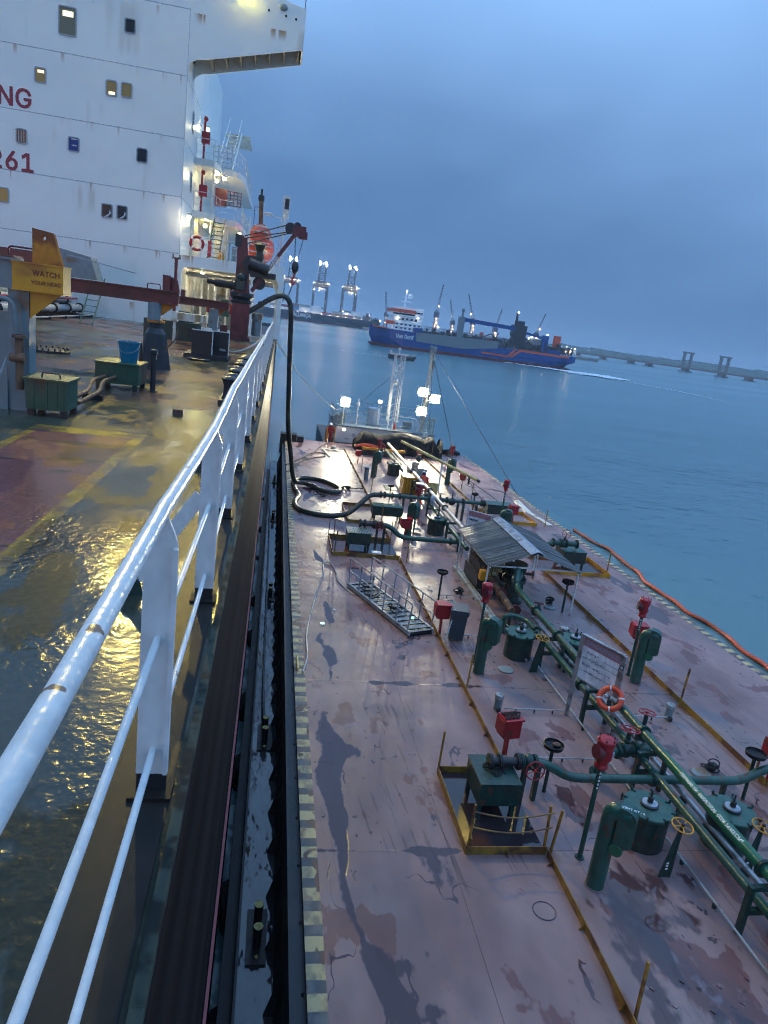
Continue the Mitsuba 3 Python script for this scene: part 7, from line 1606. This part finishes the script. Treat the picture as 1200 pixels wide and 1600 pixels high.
def sts(x, y, lab, s_=1.0):
    t = Thing('harbour_crane', lab, 'crane', 'tall quay cranes behind the container ship', frame=ST, pos=(x, y, 3.4))
    for dx in (-8.2, 8.2):
        for dy in (-9, 12):
            t.add('leg', bar((dx, dy, 0), (dx * 0.96, dy, 42), 1.7, 1.7), 'far_steel', smooth=False)
        t.add('brace', cat(bar((dx, -9, 14), (dx, 12, 14), 1.1, 1.4), bar((dx, -9, 14), (dx, 12, 40), 0.8, 0.8)), 'far_steel', smooth=False)
    t.add('portal', cat(b2(-8.2, 8.2, -9.6, -8.4, 13.2, 15), b2(-8.2, 8.2, -9.8, -8.2, 38.5, 41.5), b2(-8.2, 8.2, 11.4, 12.6, 38.5, 41.5)), 'far_steel', smooth=False)
    t.add('girder', cat(b2(-5, -3.4, -14, 32, 40, 43.2), b2(3.4, 5, -14, 32, 40, 43.2), b2(-7.5, 7.5, -4, 10, 40.5, 45.5), b2(-10, 10, -10.4, -9.7, 42, 42.6)), 'far_steel', smooth=False)
    t.add('mast', cat(bar((-4.2, -6, 42), (-3.2, -4, 66), 1.1, 1.1), bar((4.2, -6, 42), (3.2, -4, 66), 1.1, 1.1), b2(-4, 4, -4.6, -3.6, 65, 67), b2(-4, 4, -5.5, -4.8, 54, 55), bar((-4, -5.5, 44), (4, -5, 54), 0.6, 0.6), bar((4, -5.5, 44), (-4, -5, 54), 0.6, 0.6)), 'far_steel', smooth=False)
    t.add('raised_boom', cat(bar((-3.6, -13, 43), (-3.6, -18, 64), 1.0, 1.2), bar((3.6, -13, 43), (3.6, -18, 64), 1.0, 1.2), *[bar((-3.6, -13 - 0.5 * k, 43 + 2.1 * k), (3.6, -13 - 0.5 * k, 43 + 2.1 * k), 0.4, 0.4) for k in range(11)]), 'far_steel', smooth=False)
    t.add('cabin', b2(-2, 2.2, -13, -9, 34, 37.5, 0.2), 'far_white', smooth=False); t.add('stair_tower', cat(b2(7.6, 10.2, 8, 12.5, 0, 40), *[b2(7.4, 10.4, 7.8, 8.0, 3 + 4 * k, 3.6 + 4 * k) for k in range(9)]), 'far_steel', smooth=False)
    pts = [(-3.6, -6, 67.6), (3.6, -6, 67.6), (-4, -19, 64), (4, -19, 64)] + [(dx, -11, 42.8) for dx in (-10, -7.5, -4.8, -2, 1, 5, 8, 10)] + [(dx, -14, 37) for dx in (-2, 2)] + [(rnd.uniform(-9, 10), -11, rnd.uniform(33, 48)) for _ in range(4)] + [(9, 7, z) for z in (12, 22, 32)]
    t.add('lamps', lamps_at(pts[:4], 0.75), 'lamp_glow', kind='stuff', **lamp((1, 0.93, 0.78), 45, 1.0))
    t.add('lamps', lamps_at(pts[4:], 0.30), 'lamp_glow', kind='stuff', **lamp((1, 0.80, 0.45), 4, 0.6))


sts(81, 885, 'tall quay crane with lit masthead, rightmost of the three')
sts(45, 885, 'tall quay crane with bright masthead lamps, middle of the three')
sts(9, 885, 'tall quay crane partly behind the hose hook, leftmost of the three')
for x, z0, z1, lean, y, lab in ((144.6, 4, 52, 2, 660, 'tallest thin harbour crane with orange lamps behind the dredger'), (103, 4, 40, -4, 700, 'faint thin harbour crane left of the dredger mast'), (181, 4, 47, -9, 660, 'thin harbour crane with a slanting jib behind the dredger boom'), (171, 4, 41, -6, 700, 'faint thin harbour crane left of the slanting one'), (204, 4, 38, 3, 660, 'thin harbour crane between boom and dark funnel'), (246, 4, 39, 5, 660, 'thin harbour crane with amber lamps right of the dark funnel')):
    t = Thing('jib_crane', lab, 'crane', 'thin harbour cranes behind the dredger', frame=ST, pos=(x, y, 0))
    t.add('tower', cat(*[tube([(a, b_, 2), (a * 0.6, b_ * 0.6, z1 * 0.55)], 0.30, 5) for a in (-1.6, 1.6) for b_ in (-1.6, 1.6)], *[bar((-1.5, -1.6, 4 + 3 * k), (1.5, -1.6, 7 + 3 * k), 0.25, 0.25) for k in range(int(z1 * 0.55 / 3) - 1)]), 'far_steel', smooth=False)
    t.add('jib', cat(tube([(-0.7, 0, z1 * 0.5), (lean, -2, z1)], 0.26, 5), tube([(0.9, 0, z1 * 0.5), (lean + 0.5, -2, z1)], 0.26, 5), *[bar((-0.7 + (lean + .7) * s_, -2 * s_, z1 * (.5 + .5 * s_)), (0.9 + (lean - .4) * (s_ + .07), -2 * s_, z1 * (.5 + .5 * (s_ + .07))), 0.2, 0.2) for s_ in np.arange(0.02, 0.9, 0.1)]), 'far_steel', smooth=False)
    t.add('cab', b2(-2.2, 2.2, -2.4, 2, z1 * 0.42, z1 * 0.52), 'far_steel', smooth=False)
    t.add('lamps', lamps_at([(0, -2.6, z1 * 0.40), (0.8, -2.6, z1 * 0.33), (-0.6, -2.6, z1 * 0.27)] + ([(lean * 0.4, -2, z1 * 0.62)] if x > 140 else []), 0.36), 'lamp_glow', kind='stuff', **lamp((1, 0.48, 0.14), 0.3 * 26 if x not in (103, 171) else 3, 0.3))

# the low bridge with two lift towers
br = Thing('harbour_bridge', 'low brown harbour bridge on piers with two portal towers, far right', 'bridge', frame=ST)
bd = np.array([541.07 - 457.26, 743.62 - 944.86]); bd /= np.linalg.norm(bd); bn_ = np.array([-bd[1], bd[0]])
B0 = np.array([457.26, 944.86])
along = lambda s_, w=0.0: B0 + bd * s_ + bn_ * w
a0, a1 = along(-420), along(330)
br.add('girder', bar((*a0, 4.6), (*a1, 4.6), 9.0, 1.6), 'bridge_brown', smooth=False)
br.add('parapet', cat(*[bar((*(along(-420, w)), 5.9), (*(along(330, w)), 5.9), 0.3, 0.7) for w in (-4.4, 4.4)]), 'concrete', smooth=False)
for k, s_ in enumerate((-250, -200, -150, -100, -50, 0, 50, 80, 136, 187, 222, 270, 318)):
    x, y = along(s_)
    tw = s_ in (136, 187)
    p = br.add('pier', cat(b2(x - 4, x + 4, y - 3, y + 3, -1, 3.8, 0.2), b2(x - 6.5, x + 6.5, y - 4.5, y + 4.5, -1, 0.9 if not tw else 1.6, 0.2)), 'concrete', smooth=False)
    if tw:
        br.add('tower', cat(b2(x - 6.2, x - 4.2, y - 2, y + 2, 3.8, 22.5), b2(x + 3.6, x + 5.6, y - 2, y + 2, 3.8, 22.5), b2(x - 7.2, x + 6.6, y - 2.6, y + 2.6, 22.5, 24.6, 0.2), b2(x - 4.2, x + 3.6, y - 1, y + 1, 8.4, 9.4)), 'concrete', smooth=False, under=p)
t = Thing('shore_lights', kind='stuff', frame=ST)
labels[t.key] = {'label': 'scatter of small lights along the low far shore behind the bridge', 'category': 'lights', 'kind': 'stuff'}
t.solo(lamps_at([(rnd.uniform(470, 640), 1385, rnd.uniform(4, 13)) for _ in range(16)] + [(rnd.uniform(150, 230), 1000, rnd.uniform(5, 12)) for _ in range(6)], 0.75), 'lamp_glow', **lamp((1, 0.9, 0.7), 0.06 * (9), 0.2))

pb = Thing('pilot_boat', 'small dark launch crossing behind the white lattice mast', 'boat', frame=ST)
pb.add('hull', loft([(37.8, 0.9, 0.9, 0.9, 240, 37.9), (42, 1.4, 1.3, 0.9, 240, 42), (45.5, 1.2, 0.8, 1.2, 240, 45), (47.6, 0.15, 0.1, 1.5, 240, 46.5)]), 'far_dark', smooth=False)
pb.add('cabin', cat(b2(40, 43.4, 239, 241, 0.9, 2.0, 0.1), b2(39.2, 42.8, 239.1, 240.9, 2.0, 2.15), tube([(40.2, 240, 2.1), (40.2, 240, 3.2)], 0.05, 5)), 'far_steel', smooth=False)


def foam(pts, widths, n=90, seed=1):
    """A broken strip of foam lying on the water."""
    p = spline([(x, y, 0) for x, y in pts], max(2, n // (len(pts) - 1)))
    w = np.interp(np.linspace(0, 1, len(p)), np.linspace(0, 1, len(widths)), widths)
    tg = np.gradient(p, axis=0); tg /= np.linalg.norm(tg, axis=1, keepdims=True)
    nn = np.stack([-tg[:, 1], tg[:, 0], tg[:, 0] * 0], 1)
    k1 = meshkit.fbm(np.stack([np.arange(len(p)) * 0.45, p[:, 0] * 0, p[:, 0] * 0], 1), 3, seed)
    k2 = meshkit.fbm(np.stack([np.arange(len(p)) * 0.45, p[:, 0] * 0 + 9, p[:, 0] * 0], 1), 3, seed)
    a, b = p + nn * (w * (0.2 + 1.2 * k1))[:, None], p - nn * (w * (0.2 + 1.2 * k2))[:, None]
    V = np.vstack([a, b]) + [0, 0, 0.35]; m = len(p); i = np.arange(m - 1)
    keep = np.random.default_rng(seed).random(m - 1) > 0.03
    i = i[keep]
    return V, np.vstack([np.stack([i, i + m, i + 1], 1), np.stack([i + 1, i + m, i + m + 1], 1)])


t = Thing('wake', kind='stuff', frame=ST)
labels[t.key] = {'label': 'white wake of the blue dredger trailing to the right', 'category': 'wake', 'kind': 'stuff'}
t.solo(cat(foam([(111, 335.5), (122, 332), (137, 328)], [4.0, 4.0, 10.0], 40, 1), foam([(137, 328), (150, 316), (163, 305)], [10.0, 24.0, 6.0], 60, 2), foam([(137, 325), (150, 296), (160, 262), (158, 225)], [0.8, 1.0, 0.7, 0.2], 90, 3)), 'foam', smooth=False)
t = Thing('wake', kind='stuff', frame=ST)
labels[t.key] = {'label': 'faint thin wake of the small launch trailing to the left', 'category': 'wake', 'kind': 'stuff'}
t.solo(foam([(38, 240), (30, 243), (21, 247)], [0.5, 0.3, 0.1], 40, 5), 'foam', smooth=False)
t = Thing('bird', 'tiny dark bird in the sky right of the dredger', 'bird', frame=ST)
c_ = np.array([65.5, 220, 26.2])
t.solo((np.array([[0, 0, 0], [0.5, 0.1, 0.16], [0.9, 0.25, 0.05], [0.45, -0.15, 0.12], [-0.5, 0.1, 0.16], [-0.9, 0.25, 0.05], [-0.45, -0.15, 0.12], [0, -0.35, 0], [0, 0.4, 0.0], [0.08, 0, -0.08], [-0.08, 0, -0.08]]) + c_, np.array([[0, 1, 3], [1, 2, 3], [0, 6, 4], [4, 6, 5], [7, 9, 8], [7, 8, 10], [7, 10, 9], [8, 9, 10], [0, 3, 7], [0, 7, 6]])), 'far_dark', smooth=False)
